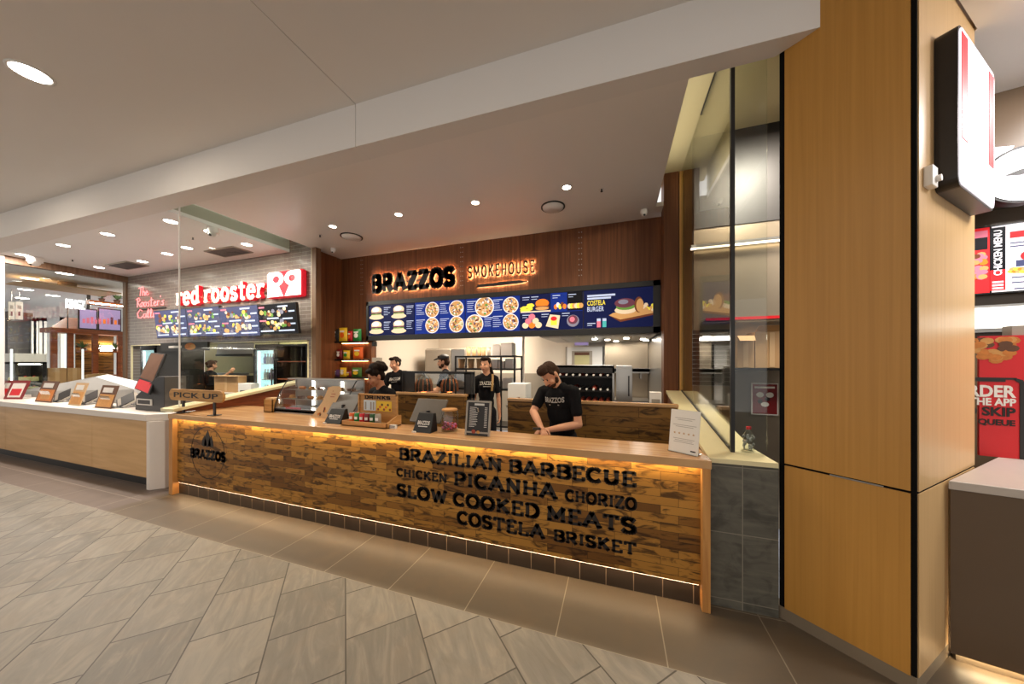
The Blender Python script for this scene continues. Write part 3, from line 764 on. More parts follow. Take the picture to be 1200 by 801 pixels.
# ------------------------------------------------------------------ point of sale screens seen from behind
def register(px0, px1, py_top, py_mid, pxs0, pxs1, Y, where):
    """tilted flat screen on a foot, with a small black customer display in front"""
    xs0, xs1 = PX(pxs0, Y), PX(pxs1, Y)
    t = thing('customer_display', 'small black slanted customer display with white shop name, ' + where, 'display', ((xs0 + xs1) / 2, Y, CTOP))
    w = (xs1 - xs0) / 2
    zt = PZ((pxs0 + pxs1) / 2, py_mid, Y + .05) - CTOP
    MB().add([(-w, -.05, 0), (w, -.05, 0), (w, .07, 0), (-w, .07, 0), (-w * .85, .03, zt), (w * .85, .03, zt), (w * .85, .065, zt), (-w * .85, .065, zt)],
             [(3, 2, 1, 0), (4, 5, 6, 7), (0, 1, 5, 4), (1, 2, 6, 5), (2, 3, 7, 6), (3, 0, 4, 7)], 'black').build('case', t, .004)
    b = MB().text('BRAZZOS', -w * .66, zt * .40, w * 1.32, zt * .20, -.001, .001, 'print', bold=.02).box(-w * .5, w * .5, -.001, 0, zt * .30, zt * .34, 'print')
    sh = .08 / zt
    b.v = [(v[0], -.0515 + sh * v[2] + v[1], v[2]) for v in b.v]
    b.build('lettering', t)
    MB().box(-w * .95, -w * .55, -.064, -.0515, .0, .012, 'print').build('card_slot', t)
    Y2 = Y + .16
    xs0, xs1 = PX(px0, Y2), PX(px1, Y2)
    t2 = thing('register_screen', 'grey brown tablet till tilted back on its foot, ' + where, 'till', ((xs0 + xs1) / 2, Y2, CTOP))
    w = (xs1 - xs0) / 2; zt = PZ((px0 + px1) / 2, py_top, Y2) - CTOP
    b = MB().box(-w, w, -.010, .010, 0, .26, 'till_grey')
    R = Matrix.Translation((0, .0, zt - .20)) @ Matrix.Rotation(-.62, 4, 'X')
    b.v = [((R @ Vector(v))[:]) for v in b.v]; b.build('screen', t2, .006)
    MB().box(-.05, .05, -.01, .10, 0, .012, 'black').rod((0, .05, .01), (0, .06, zt - .09), .02, 'black').build('stand', t2)
register(383, 412, 465, 478, 384, 403, 2.52, 'left of the drinks crate')
register(480, 516, 471, 483, 487, 508, 2.46, 'right of the drinks crate')

# ------------------------------------------------------------------ drinks crate with cans
Yb = 2.66
x0, x1 = PX(421, Yb), PX(466, Yb)
t = thing('drinks_crate', 'timber display crate with tall back board lettered for drinks', 'crate', ((x0 + x1) / 2, 2.54, CTOP))
w = (x1 - x0) / 2
zt = PZ(444, 461.5, Yb) - CTOP
MB().box(-w, w, .115, .127, 0, zt, 'crate_wood').box(-w, -w + .02, .10, .115, 0, zt, 'crate_wood').box(w - .02, w, .10, .115, 0, zt, 'crate_wood').box(-w, w, .10, .115, zt - .016, zt, 'crate_wood').build('back_board', t, .002)
MB().box(-w - .01, w + .05, -.10, .115, 0, .012, 'crate_wood').box(-w - .01, w + .05, -.10, -.088, 0, .05, 'crate_wood').box(-w - .01, -w + .002, -.10, .115, 0, .05, 'crate_wood').prism([(-.10, 0), (.115, 0), (.115, .10), (.05, .10), (-.10, .05)], w + .038, w + .05, 'crate_wood', 'x').build('tray', t, .002)
MB().stroke('DRINKS', -w * .70, zt * .82, w * 1.36, zt * .125, .1125, .003, 'ink', t=.2).build('lettering', t)
b = MB().box(-w * .72, -w * .1, .112, .116, zt * .42, zt * .78, 'light_blue_white').box(-w * .05, w * .72, .112, .116, zt * .42, zt * .76, 'yellow')
for k in range(4): b.rect(-w * .66 + k * w * .14, -w * .58 + k * w * .14, zt * .45, zt * .72, .1112, random.choice(['blue', 'grey_panel', 'light_blue_white']))
for k in range(7): b.disc(w * (.04 + .1 * k), zt * (.48 + .08 * (k % 3)), .014, .013, .1112, ['meat', 'orange', 'brown'][k % 3], 10)
b.build('pictures', t)
cans = [('orange', 'orange drink can, leftmost in the drinks crate'), ('green', 'bright green drink can second from the left in the crate'), ('red', 'red drink can beside the bright green can'),
        ('dark_red', 'deep red drink can in the middle of the crate'), ('dark_green', 'dark green drink can beside the deep red can'), ('grey_panel', 'pale silver green drink can, rightmost in the crate')]
for k, (m, lb) in enumerate(cans):
    x = t.location.x - w * .74 + k * .064
    o = thing('drink_can', lb, 'can', (x, 2.505, CTOP + .012), 0, 'cans in the drinks crate')
    MB().lathe([(.024, 0), (.029, .006), (.029, .103), (.0245, .112)], (0, 0, 0), m, 16).build('body', o)
    MB().lathe([(.0245, .112), (.0245, .114), (.021, .112)], (0, 0, 0), 'steel', 16).rod((0, 0, .1105), (0, 0, .113), .02, 'steel', n=12).build('lid', o)
    b = MB()
    for a in range(-5, 6):
        th0, th1 = -PI / 2 + a * .12, -PI / 2 + (a + 1) * .12
        b.add([(.0294 * math.cos(q), .0294 * math.sin(q), z) for q, z in ((th0, .05), (th1, .05), (th1, .078), (th0, .078))], [(0, 1, 2, 3)], 'paper', True)
    b.build('label_patch', o)
# small white tent cards
for px, py, lb in ((409, 496, 'tiny white price block left of the drinks crate'), (460, 501.5, 'white price block in front of the drinks crate\'s right corner')):
    p = P(px, py, Z=CTOP)
    wd = .022 if px < 420 else .045
    t = thing('price_block', lb, 'price block', (p.x, p.y, CTOP))
    MB().box(-wd, wd, -.012, .012, 0, .035, 'white').build('block', t, .002)
    MB().box(-wd * .8, wd * .8, -.0135, -.012, .02, .026, 'ink').box(-wd * .7, wd * .7, -.0135, -.012, .010, .014, 'ink').build('print_lines', t)

# ------------------------------------------------------------------ lidded jar of sweets
p = P(527, 504, Z=CTOP)
t = thing('sweet_jar', 'clear glass jar of red sweets with a wooden lid', 'jar', (p.x, p.y, CTOP))
zt = PZ(527, 479, p.y) - CTOP; r = .078
MB().lathe([(r * .96, .0), (r, .01), (r, zt * .86), (r * .9, zt * .92), (r * .9, zt * .93)], (0, 0, 0), 'jar_glass', 24).build('glass_body', t)
MB().lathe([(r * .88, zt * .93), (r * .93, zt * .94), (r * .93, zt), (r * .85, zt * 1.02)], (0, 0, 0), 'crate_wood', 24).build('lid', t, .002)
b = MB()
for k in range(90):
    a = random.uniform(0, 2 * PI); q = r * .84 * math.sqrt(random.random()); zz = random.uniform(.012, zt * .36)
    b.ell((q * math.cos(a), q * math.sin(a), zz), (.010, .013, .009), random.choice(['candy', 'red', 'candy', 'pink']), 6, Euler((random.random() * 3, random.random() * 3, 0)).to_matrix())
o = b.build('sweets'); tag(o, 'heap of wrapped red sweets inside the glass jar', 'sweets'); o['kind'] = 'stuff'; o.location = t.location

# ------------------------------------------------------------------ black menu easel
Yb = 2.47
xa, xb = PX(546, Yb), PX(573, Yb)
t = thing('menu_easel', 'black framed menu easel with white writing standing on the counter', 'menu stand', ((xa + xb) / 2, Yb, CTOP))
w = (xb - xa) / 2; zt = PZ(560, 470, Yb) - CTOP
T_ = Matrix.Rotation(-.14, 4, 'X')
MB().box(-w, w, -.006, .006, 0.0, zt, 'chalk', T_).build('board', t)
f = MB()
for q in ((-w - .008, -w + .008, .0, zt), (w - .008, w + .008, .0, zt), (-w, w, zt - .012, zt + .004), (-w, w, .02, .034)): f.box(q[0], q[1], -.010, .008, q[2], q[3], 'grey_panel', T_)
f.build('frame', t)
b = MB()
for k in range(12):
    z = zt * (.80 - k * .05); ww = w * random.uniform(.45, .72)
    b.box(-w * .75, -w * .75 + ww, -.0085, -.007, z, z + .005, 'print', T_)
    b.box(w * .55, w * .78, -.0085, -.007, z, z + .005, 'print', T_)
b.box(-w * .35, w * .5, -.0085, -.007, zt * .87, zt * .93, 'print', T_)
b.build('writing', t)
MB().disc(-w * .3, zt * .12, .02, .018, -.0075, 'meat', 12).disc(w * .1, zt * .11, .016, .014, -.0075, 'crust', 12).build('food_picture', t)
MB().rod((0, .005, zt * .8), (0, .145, 0.004), .006, 'grey_panel').build('back_leg', t)

# ------------------------------------------------------------------ acrylic notice with five stars
pa, pb = P(783.5, 527, Z=CTOP), P(818, 534.5, Z=CTOP)
e = (pb - pa); L_ = e.length; rz = math.atan2(e.y, e.x)
t = thing('notice_stand', 'white notice with a row of five stars leaning back on the counter\'s right end', 'notice', tuple((pa + pb) / 2), rz)
zt = PZ(808, 481, (pa.y + pb.y) / 2) - CTOP
T_ = Matrix.Rotation(-.16, 4, 'X')
MB().box(-L_ / 2, L_ / 2, -.003, .003, 0.0, zt, 'paper', T_).build('sheet', t)
b = MB()
for k in range(5):
    cx = -L_ * .32 + k * L_ * .16
    pts = [(cx + (.0095 if i % 2 == 0 else .004) * math.sin(PI * i / 5), zt * .45 + (.0095 if i % 2 == 0 else .004) * math.cos(PI * i / 5)) for i in range(10)]
    b.prism(pts, -.0045, -.003, 'kraft', 'y', T_)
b.build('stars', t)
b = MB()
for z, ww in ((.80, .34), (.76, .25), (.64, .4), (.60, .3), (.32, .36), (.28, .3), (.24, .34)): b.box(-L_ * ww, L_ * ww, -.004, -.003, zt * z, zt * z + .003, 'grey_panel', T_)
b.box(L_ * .25, L_ * .42, -.004, -.003, zt * .06, zt * .09, 'ink', T_)
b.build('print_lines', t)
MB().prism([(-.02, 0), (.07, 0), (.07, .004), (-.02, .004)], -L_ / 2, L_ / 2, 'jar_glass', 'x').build('foot', t)

# ================================================================== MENU BOARD AND SHOP SIGN
def lines(mb, x, z, w, n, m='scr_text', h=.008, gap=.026, y=0, head=True):
    for k in range(n):
        ww = w * (1 if (k == 0 and head) else random.uniform(.55, .95))
        mb.rect(x, x + ww, z - k * gap - (h * 1.5 if (k == 0 and head) else h), z - k * gap, y, m)
def burger(mb, cx, cz, s, y):
    mb.disc(cx, cz - s * .5, s, s * .26, y, 'scr_cream')
    mb.disc(cx, cz + s * .25, s * .72, s * .45, y - .0006, 'scr_cream'); mb.disc(cx - s * .1, cz + s * .36, s * .5, s * .26, y - .0007, 'scr_white'); mb.rect(cx - s * .75, cx + s * .75, cz - s * .1, cz + s * .06, y - .001, 'scr_plum')
    mb.rect(cx - s * .68, cx + s * .68, cz - s * .22, cz - s * .1, y - .0012, 'scr_green'); mb.disc(cx, cz - s * .32, s * .74, s * .24, y - .0011, 'scr_cream')
def bowl(mb, cx, cz, s, y):
    mb.disc(cx, cz, s, s, y, 'scr_white', 24); mb.disc(cx, cz, s * .9, s * .9, y - .0005, 'scr_tan', 24)
    rs = random.Random(int(cx * 1000) + int(cz * 100))
    for k in range(60):
        a = rs.uniform(0, 2 * PI); q = s * .80 * math.sqrt(rs.random())
        mb.disc(cx + q * math.cos(a), cz + q * math.sin(a), s * rs.uniform(.06, .16), s * rs.uniform(.05, .14), y - .0008 - k * .00002, rs.choice(['scr_tan', 'scr_brown', 'scr_cream', 'scr_cream', 'scr_white', 'scr_plum', 'scr_grey', 'scr_green', 'scr_cream']), 8)
YM = 4.53
xl, xr = PX(429, YM), PX(774, YM)
ztop = .5 * (PZ(429, 352, YM) + PZ(774, 329.5, YM)); zbot = .5 * (PZ(429.5, 397.5, YM) + PZ(773.5, 391.5, YM))
t = thing('menu_board', 'long black framed board of five lit menu screens above the kitchen opening', 'menu board', ((xl + xr) / 2, YM, zbot))
Wd = xr - xl; Hd = ztop - zbot
f = MB().box(-Wd / 2, Wd / 2, .02, .09, 0, Hd, 'char')
for q in ((-Wd / 2, Wd / 2, 0, .085), (-Wd / 2, Wd / 2, Hd - .075, Hd), (-Wd / 2, -Wd / 2 + .05, 0, Hd), (Wd / 2 - .09, Wd / 2, 0, Hd)): f.box(q[0], q[1], 0, .03, q[2], q[3], 'black')
f.build('frame', t, .003)
edges = [432, 485.5, 545, 609.5, 683.5, 770]
zs0, zs1 = .088, Hd - .078
for k in range(5):
    a, c_ = PX(edges[k], YM) - t.location.x, PX(edges[k + 1], YM) - t.location.x
    a += .008; c_ -= .008; w = c_ - a; h = zs1 - zs0
    sc = MB().box(a, c_, .004, .02, zs0, zs1, 'scr_navy' if k in (0, 4) else 'scr_blue').build('screen', t)
    y = .0035
    pic, txt = MB(), MB()
    if k == 0:
        for i in range(2):
            for j in range(2):
                burger(pic, a + w * (.17 + .5 * i), zs0 + h * (.27 + .48 * j), w * .165, y)
                lines(txt, a + w * (.34 + .5 * i), zs0 + h * (.44 + .48 * j), w * .15, 5, y=y, gap=.032)
    elif k in (1, 2):
        for i in range(2):
            for j in range(2):
                if k == 2 and (i, j) == (0, 0): bowl(pic, a + w * .17, zs0 + h * .24, w * .17, y); lines(txt, a + w * .36, zs0 + h * .42, w * .16, 5, y=y, gap=.032); continue
                bowl(pic, a + w * (.36 + .48 * i) , zs0 + h * (.26 + .48 * j), w * (.14 if not (k == 2 and i == 0) else .18), y)
                lines(txt, a + w * (.03 + .49 * i), zs0 + h * (.45 + .48 * j), w * .18, 6, y=y, gap=.032)
        pic.rect(a + w * .495, a + w * .503, zs0, zs1, y + .0002, 'scr_black')
    elif k == 3:
        pic.rect(a, a + w * .5, zs0 + h * .5, zs1, y + .0003, 'scr_navy'); pic.rect(a + w * .52, a + w * .74, zs0 + h * .5, zs1, y + .0003, 'scr_blue'); pic.rect(a + w * .76, c_, zs0 + h * .5, zs1, y + .0003, 'scr_black'); pic.rect(a, c_, zs0, zs0 + h * .48, y + .0003, 'scr_navy')
        for q in range(14): pic.disc(a + w * random.uniform(.03, .2), zs0 + h * random.uniform(.56, .72), .04, .022, y - q * .00003, 'scr_yellow', 8)
        pic.disc(a + w * .36, zs0 + h * .74, w * .11, h * .12, y - .0008, 'scr_orange'); pic.rect(a + w * .25, a + w * .47, zs0 + h * .62, zs0 + h * .67, y - .0009, 'scr_brown'); pic.disc(a + w * .36, zs0 + h * .6, w * .11, h * .05, y - .001, 'scr_tan')
        pic.rect(a, a + w * .5, zs0 + h * .5, zs0 + h * .54, y - .0004, 'scr_cream')
        for q in range(5): pic.disc(a + w * (.58 + .035 * q), zs0 + h * (.62 + .05 * (q % 2)), w * .028, h * .07, y - q * .0001, ['scr_orange', 'scr_white', 'scr_yellow', 'scr_brown', 'scr_orange'][q])
        for q in range(6): pic.disc(a + w * (.80 + .035 * q), zs0 + h * .62, w * .035, h * .07, y - q * .0001, ['scr_cream', 'scr_yellow', 'scr_tan'][q % 3])
        for q, (dx, dz) in enumerate(((.08, .14), (.19, .14), (.30, .14), (.13, .26), (.25, .26), (.19, .38))): pic.disc(a + w * dx, zs0 + h * dz, w * .055, h * .085, y - q * .0001, ['scr_cream', 'scr_orange', 'scr_cream', 'scr_rose', 'scr_cream', 'scr_rose'][q])
        pic.ngon([(a + w * .42, y - .0002, zs0 + h * .1), (a + w * .62, y - .0002, zs0 + h * .02), (a + w * .65, y - .0002, zs0 + h * .38), (a + w * .49, y - .0002, zs0 + h * .42)], 'scr_cream')
        pic.rect(a + w * .50, a + w * .60, zs0 + h * .12, zs0 + h * .3, y - .0006, 'scr_yellow'); pic.disc(a + w * .55, zs0 + h * .3, w * .05, h * .06, y - .0008, 'scr_red')
        pic.disc(a + w * .85, zs0 + h * .22, w * .095, h * .16, y - .0002, 'scr_grey'); pic.disc(a + w * .85, zs0 + h * .25, w * .075, h * .12, y - .0006, 'scr_plum'); pic.disc(a + w * .84, zs0 + h * .26, w * .04, h * .07, y - .0008, 'scr_rose')
        for (dx, dz) in ((.03, .94), (.18, .94), (.53, .94), (.78, .94), (.03, .44), (.35, .44), (.68, .44)): lines(txt, a + w * dx, zs0 + h * dz, w * .12, 2, y=y - .001, gap=.036)
    else:
        txt.text('COSTELA', a + w * .05, zs0 + h * .60, w * .26, h * .13, y - .001, .0008, 'scr_yellow', bold=.012)
        txt.text('BURGER', a + w * .05, zs0 + h * .44, w * .24, h * .13, y - .001, .0008, 'scr_text', bold=.012)
        lines(txt, a + w * .05, zs0 + h * .88, w * .40, 1, y=y, h=.018); lines(txt, a + w * .05, zs0 + h * .81, w * .34, 1, y=y, h=.018)
        lines(txt, a + w * .05, zs0 + h * .14, w * .12, 2, y=y, gap=.03)
        for q, m in ((.19, 'scr_rose'), (.27, 'scr_teal')): pic.rect(a + w * q, a + w * (q + .055), zs0 + h * .02, zs0 + h * .25, y, m); pic.rect(a + w * q, a + w * (q + .055), zs0 + h * .18, zs0 + h * .25, y - .0004, 'scr_text')
        bx, bz = a + w * .62, zs0 + h * .46
        pic.ngon([(bx - w * .26, y, bz - h * .14), (bx - w * .1, y, bz - h * .26), (bx + w * .36, y, bz - h * .12), (bx + w * .36, y, bz + h * .03), (bx - w * .2, y, bz - h * .08)], 'scr_tan')
        pic.ngon([(bx - w * .26, y - .0002, bz - h * .14), (bx - w * .1, y - .0002, bz - h * .26), (bx + w * .36, y - .0002, bz - h * .12), (bx + w * .36, y - .0002, bz - h * .17), (bx - w * .1, y - .0002, bz - h * .32)], 'scr_brown')
        pic.disc(bx - w * .03, bz - h * .02, w * .15, h * .10, y - .0004, 'scr_cream'); pic.disc(bx - w * .03, bz + h * .06, w * .13, h * .08, y - .0006, 'scr_green')
        pic.disc(bx - w * .04, bz + h * .16, w * .14, h * .12, y - .0008, 'scr_plum'); pic.disc(bx - w * .06, bz + h * .19, w * .07, h * .06, y - .0010, 'scr_grey')
        pic.disc(bx + w * .15, bz + h * .10, w * .06, h * .20, y - .0009, 'scr_brown'); pic.disc(bx + w * .165, bz + h * .08, w * .05, h * .17, y - .0011, 'scr_tan')
        for q in range(18): pic.disc(bx + w * random.uniform(.22, .35), bz + h * random.uniform(-.06, .14), w * .025, h * .04, y - .0005 - q * .00004, random.choice(['scr_yellow', 'scr_tan', 'scr_cream']), 7)
    pic.build('food_pictures', sc); txt.build('menu_text', sc)

# backlit letters on the fascia
YL = YF - .032
def backlit(name, label, cat, body, pxl, ylt, ylb, pxr, yrt, yrb, tt, gap, serif=False):
    a, c_ = PX(pxl, YL), PX(pxr, YL)
    z0 = .5 * (PZ(pxl, ylb, YL) + PZ(pxr, yrb, YL)); z1 = .5 * (PZ(pxl, ylt, YL) + PZ(pxr, yrt, YL))
    t = thing(name, label, cat, ((a + c_) / 2, YL, z0))
    w, h = c_ - a, z1 - z0
    MB().stroke(body, -w / 2, 0, w, h, 0, .010, 'char', t=tt, serif=serif, gap=gap).build('letters', t)
    MB().stroke(body, -w / 2, 0, w, h, .011, .003, 'sign_halo', t=tt, serif=serif, gap=gap, thin=.55).build('backlight', t)
    MB().box(-w * .4, w * .4, .028, .032, h * .48, h * .52, 'char').build('mounting_rail', t)
    return t, w, h
t, w, h = backlit('shop_sign', 'backlit heavy black lettering of the shop name on the walnut fascia', 'sign', 'BRAZZOS', 434, 320, 343.5, 533.5, 312.5, 336.5, .25, .20)
t, w, h = backlit('shop_sign', 'backlit thin black lettering with a knife below on the walnut fascia', 'sign', 'SMOKEHOUSE', 548, 311.5, 326, 626.5, 304.5, 319.5, .13, .34)
kz = -.13
for m, yy, gr, nm in (('char', 0, 0, 'knife'), ('sign_halo', .011, -.010, 'backlight')):
    pts = [(-w * .36, kz - .025 - gr), (-w * .34, kz + .022 + gr), (-w * .05, kz + .024 + gr), (-w * .02, kz + .036 + gr), (w * .28, kz + .034 + gr), (w * .40, kz + .006), (w * .30, kz - .012 - gr), (0, kz - .022 - gr)]
    MB().prism(pts, yy, yy + .010 if m == 'char' else yy + .003, m).build(nm, t)
# ================================================================== SNACK SHELVES LEFT OF THE MENU BOARD
YS = YF - .16
bags = [
 [(384.5, 394.5, 385, 'char', 'grey_panel', 'black and silver snack bag'), (395, 404.5, 383.5, 'yellow', 'orange', 'tall yellow snack bag'), (405.5, 410.5, 387.5, 'red', 'orange', 'slim red snack tube'), (411.5, 421, 385, 'green', 'paper', 'green snack bag')],
 [(384.5, 391.5, 409.5, 'orange', 'paper', 'small orange snack bag'), (392, 398.5, 409, 'dark_red', 'paper', 'dark red snack bag'), (400, 407.5, 410, 'yellow', 'green', 'yellow and green snack bag'), (411.5, 423, 406.5, 'orange', 'yellow', 'wide orange and yellow snack bag')],
 [(385.5, 395, 433, 'purple', 'grey_panel', 'silver and purple snack bag'), (396, 403.5, 430.5, 'yellow', 'paper', 'yellow snack bag'), (404, 409.5, 434.5, 'dark_red', 'yellow', 'low dark red snack bag'), (410, 421.5, 430.5, 'leaf', 'yellow', 'lime green snack bag')]]
sh_y = [399.5, 420.5, 441.5]
for r in range(3):
    z = PZ(404, sh_y[r], YS)
    x0, x1 = -4.945, PX(426, YS)
    where = ('highest', 'middle', 'lowest')[r]
    t = thing('wall_shelf', f'{where} of the three thin dark snack shelves beside the menu board', 'shelf', ((x0 + x1) / 2, YS + .08, z - .03))
    MB().box(-(x1 - x0) / 2, (x1 - x0) / 2, -.08, .08, 0, .03, 'black').build('board', t, .002)
    if r < 3:
        MB().box(-(x1 - x0) / 2 + .05, (x1 - x0) / 2 - .03, .045, .06, -.008, 0, 'halo').build('light_strip', t)
    for (p0, p1, pt, m, m2, lb) in bags[r]:
        xa, xb = PX(p0, YS), PX(p1, YS)
        hz = PZ((p0 + p1) / 2, pt, YS) - z; w = (xb - xa) / 2
        o = thing('snack_bag', f'{lb} on the {where} snack shelf', 'snack bag', ((xa + xb) / 2, YS + .05, z), 0, 'snack bags on the wall shelves')
        b = MB()
        n = 8; vs = []; fs = []
        for side in (-1, 1):
            for i in range(n + 1):
                for j in range(n + 1):
                    u, v = i / n, j / n
                    puff = .030 * (math.sin(PI * u) * math.sin(PI * min(1, max(0, v)))) ** .6
                    vs.append((-w + 2 * w * u, side * (puff + .002), hz * v))
        o_ = (n + 1) ** 2
        for i in range(n):
            for j in range(n):
                a = i * (n + 1) + j
                fs.append((a, a + n + 1, a + n + 2, a + 1)); fs.append((o_ + a, o_ + a + 1, o_ + a + n + 2, o_ + a + n + 1))
        b.add(vs, fs, m, True); b.box(-w, w, -.003, .003, hz - .012, hz, m).box(-w, w, -.003, .003, 0, .010, m)
        b.build('bag', o)
        MB().disc(0, hz * .45, w * .5, hz * .2, -.034, m2, 14).rect(-w * .55, w * .55, hz * .66, hz * .78, -.0325, 'paper').build('print', o)

# ================================================================== TILED SHOP
# illuminated name
YB = YR - .10
def box_of(pxl, ylt, ylb, pxr, yrt, yrb, Y):
    a, c_ = PX(pxl, Y), PX(pxr, Y)
    return a, c_, .5 * (PZ(pxl, ylb, Y) + PZ(pxr, yrb, Y)), .5 * (PZ(pxl, ylt, Y) + PZ(pxr, yrt, Y))
a, c_, z0, z1 = box_of(205.5, 339, 357, 309.5, 325, 350.5, YB)
z1 += .03
t = thing('shop_sign', 'glowing cream lower case lettering with red sides on the glazed brick wall', 'sign', ((a + c_) / 2, YB, z0))
w = c_ - a; h = z1 - z0
MB().stroke('red rooster', -w / 2 - .006, -.006, w + .012, h + .012, .012, .07, 'sign_red', t=.15, gap=.15).build('letter_sides', t)
MB().stroke('red rooster', -w / 2, 0, w, h, 0, .012, 'sign_cream', t=.132, gap=.15).build('letter_faces', t)
MB().box(-w / 2, w / 2, .082, .10, h * .25, h * .32, 'dark_metal').build('mounting_rail', t)
a, c_, z0, z1 = box_of(312.5, 318.5, 349.5, 354, 314.5, 347, YB)
t = thing('logo_sign', 'square red lightbox with two glowing white letters back to back', 'sign', ((a + c_) / 2, YB, z0))
w = c_ - a; h = z1 - z0
MB().box(-w / 2, w / 2, .0, .10, 0, h, 'sign_red').build('housing', t, .04, 4)
b = MB()
def rr_glyph(mb, x, wd, flip):
    k = -1 if flip else 1
    X = lambda u: x + (wd * u if not flip else wd * (1 - u))
    ring = [(X(.56 + .42 * math.cos(q)), h * (.70 + .27 * math.sin(q))) for q in [2 * PI * i / 28 for i in range(28)]]
    inn = [(X(.54 + .19 * math.cos(q)), h * (.69 + .125 * math.sin(q))) for q in [2 * PI * i / 28 for i in range(28)]]
    for i in range(28):
        j = (i + 1) % 28
        mb.add([(ring[i][0], -.002, ring[i][1]), (ring[j][0], -.002, ring[j][1]), (inn[j][0], -.002, inn[j][1]), (inn[i][0], -.002, inn[i][1])], [(0, 1, 2, 3)], 'sign_white')
    mb.ngon([(X(.02), -.0021, h * .05), (X(.36), -.0021, h * .05), (X(.36), -.0021, h * .62), (X(.30), -.0021, h * .70), (X(.36), -.0021, h * .80), (X(.56), -.0021, h * .97), (X(.12), -.0021, h * .97), (X(.02), -.0021, h * .90)], 'sign_white')
    mb.ngon([(X(.30), -.0022, h * .05), (X(.97), -.0022, h * .05), (X(.66), -.0022, h * .50), (X(.36), -.0022, h * .56)], 'sign_white')
rr_glyph(b, -w / 2 + .01, w * .49, False); rr_glyph(b, .0 + .006, w * .49 - .012, True)
b.build('letter_faces', t)
# neon script
a, c_, z0, z1 = box_of(160, 337, 375, 193, 333, 373, YR - .03)
t = thing('neon_script', 'small pink red neon handwriting on the glazed brick wall', 'neon sign', ((a + c_) / 2, YR - .03, z0))
w = c_ - a; h = z1 - z0
SCR = {'T': [[(0, .9), (.5, 1)], [(.28, .95), (.2, 0)]], 'h': [[(.05, 0), (.12, 1)], [(.07, .3), (.25, .5), (.32, .35), (.3, 0), (.42, .05)]], 'e': [[(0, .22), (.28, .3), (.2, .5), (.05, .35), (.08, .05), (.25, 0), (.4, .12)]],
       'R': [[(.1, 0), (.15, 1)], [(-.05, .85), (.3, 1), (.45, .75), (.15, .5), (.5, 0)]], 'o': [[(.2, .5), (.02, .3), (.1, 0), (.3, .1), (.32, .4), (.2, .5), (.42, .45)]], 's': [[(.3, .5), (.08, .4), (.25, .2), (.2, 0), (0, .05)]],
       't': [[(.15, .9), (.1, 0), (.3, .05)], [(0, .6), (.32, .66)]], 'r': [[(.05, .5), (.08, 0)], [(.07, .3), (.2, .5), (.32, .45)]], 'C': [[(.5, .85), (.3, 1), (.05, .6), (.1, .1), (.35, 0), (.55, .2)]],
       'a': [[(.3, .45), (.1, .45), (.02, .15), (.15, 0), (.3, .2), (.32, .48), (.3, .05), (.42, .1)]], 'l': [[(.05, .1), (.2, .8), (.12, 1), (.05, .7), (.1, 0), (.25, .08)]], 'i': [[(.08, .5), (.06, 0), (.2, .08)], [(.1, .68), (.1, .7)]],
       'n': [[(.04, .5), (.05, 0)], [(.05, .3), (.2, .5), (.28, .35), (.28, 0), (.4, .08)]], 'g': [[(.3, .45), (.08, .45), (.05, .15), (.25, .12), (.32, .48), (.25, -.4), (.05, -.3), (.4, .1)]], "'": [[(.05, 1), (.02, .85)]]}
b = MB()
def script(word, x, z, wd, ht):
    pen = 0; adv = {'T': .45, 'R': .5, 'C': .55, "'": .12, 'i': .22, 'l': .26}
    tot = sum(adv.get(c, .40) for c in word)
    for c in word:
        for ln_ in SCR[c]: b.tube([(x + (pen + p[0]) / tot * wd, 0, z + p[1] * ht) for p in ln_], .007, 'neon_pink', 5)
        pen += adv.get(c, .40)
script('The', w * -.42, h * .74, w * .36, h * .26); script("Rooster's", w * -.50, h * .40, w * 1.0, h * .28); script('Calling', w * -.48, h * .06, w * .95, h * .26)
b.build('neon_tube', t)
MB().box(-w * .5, w * .5, .008, .02, h * .3, h * .34, 'dark_metal').build('backing', t)
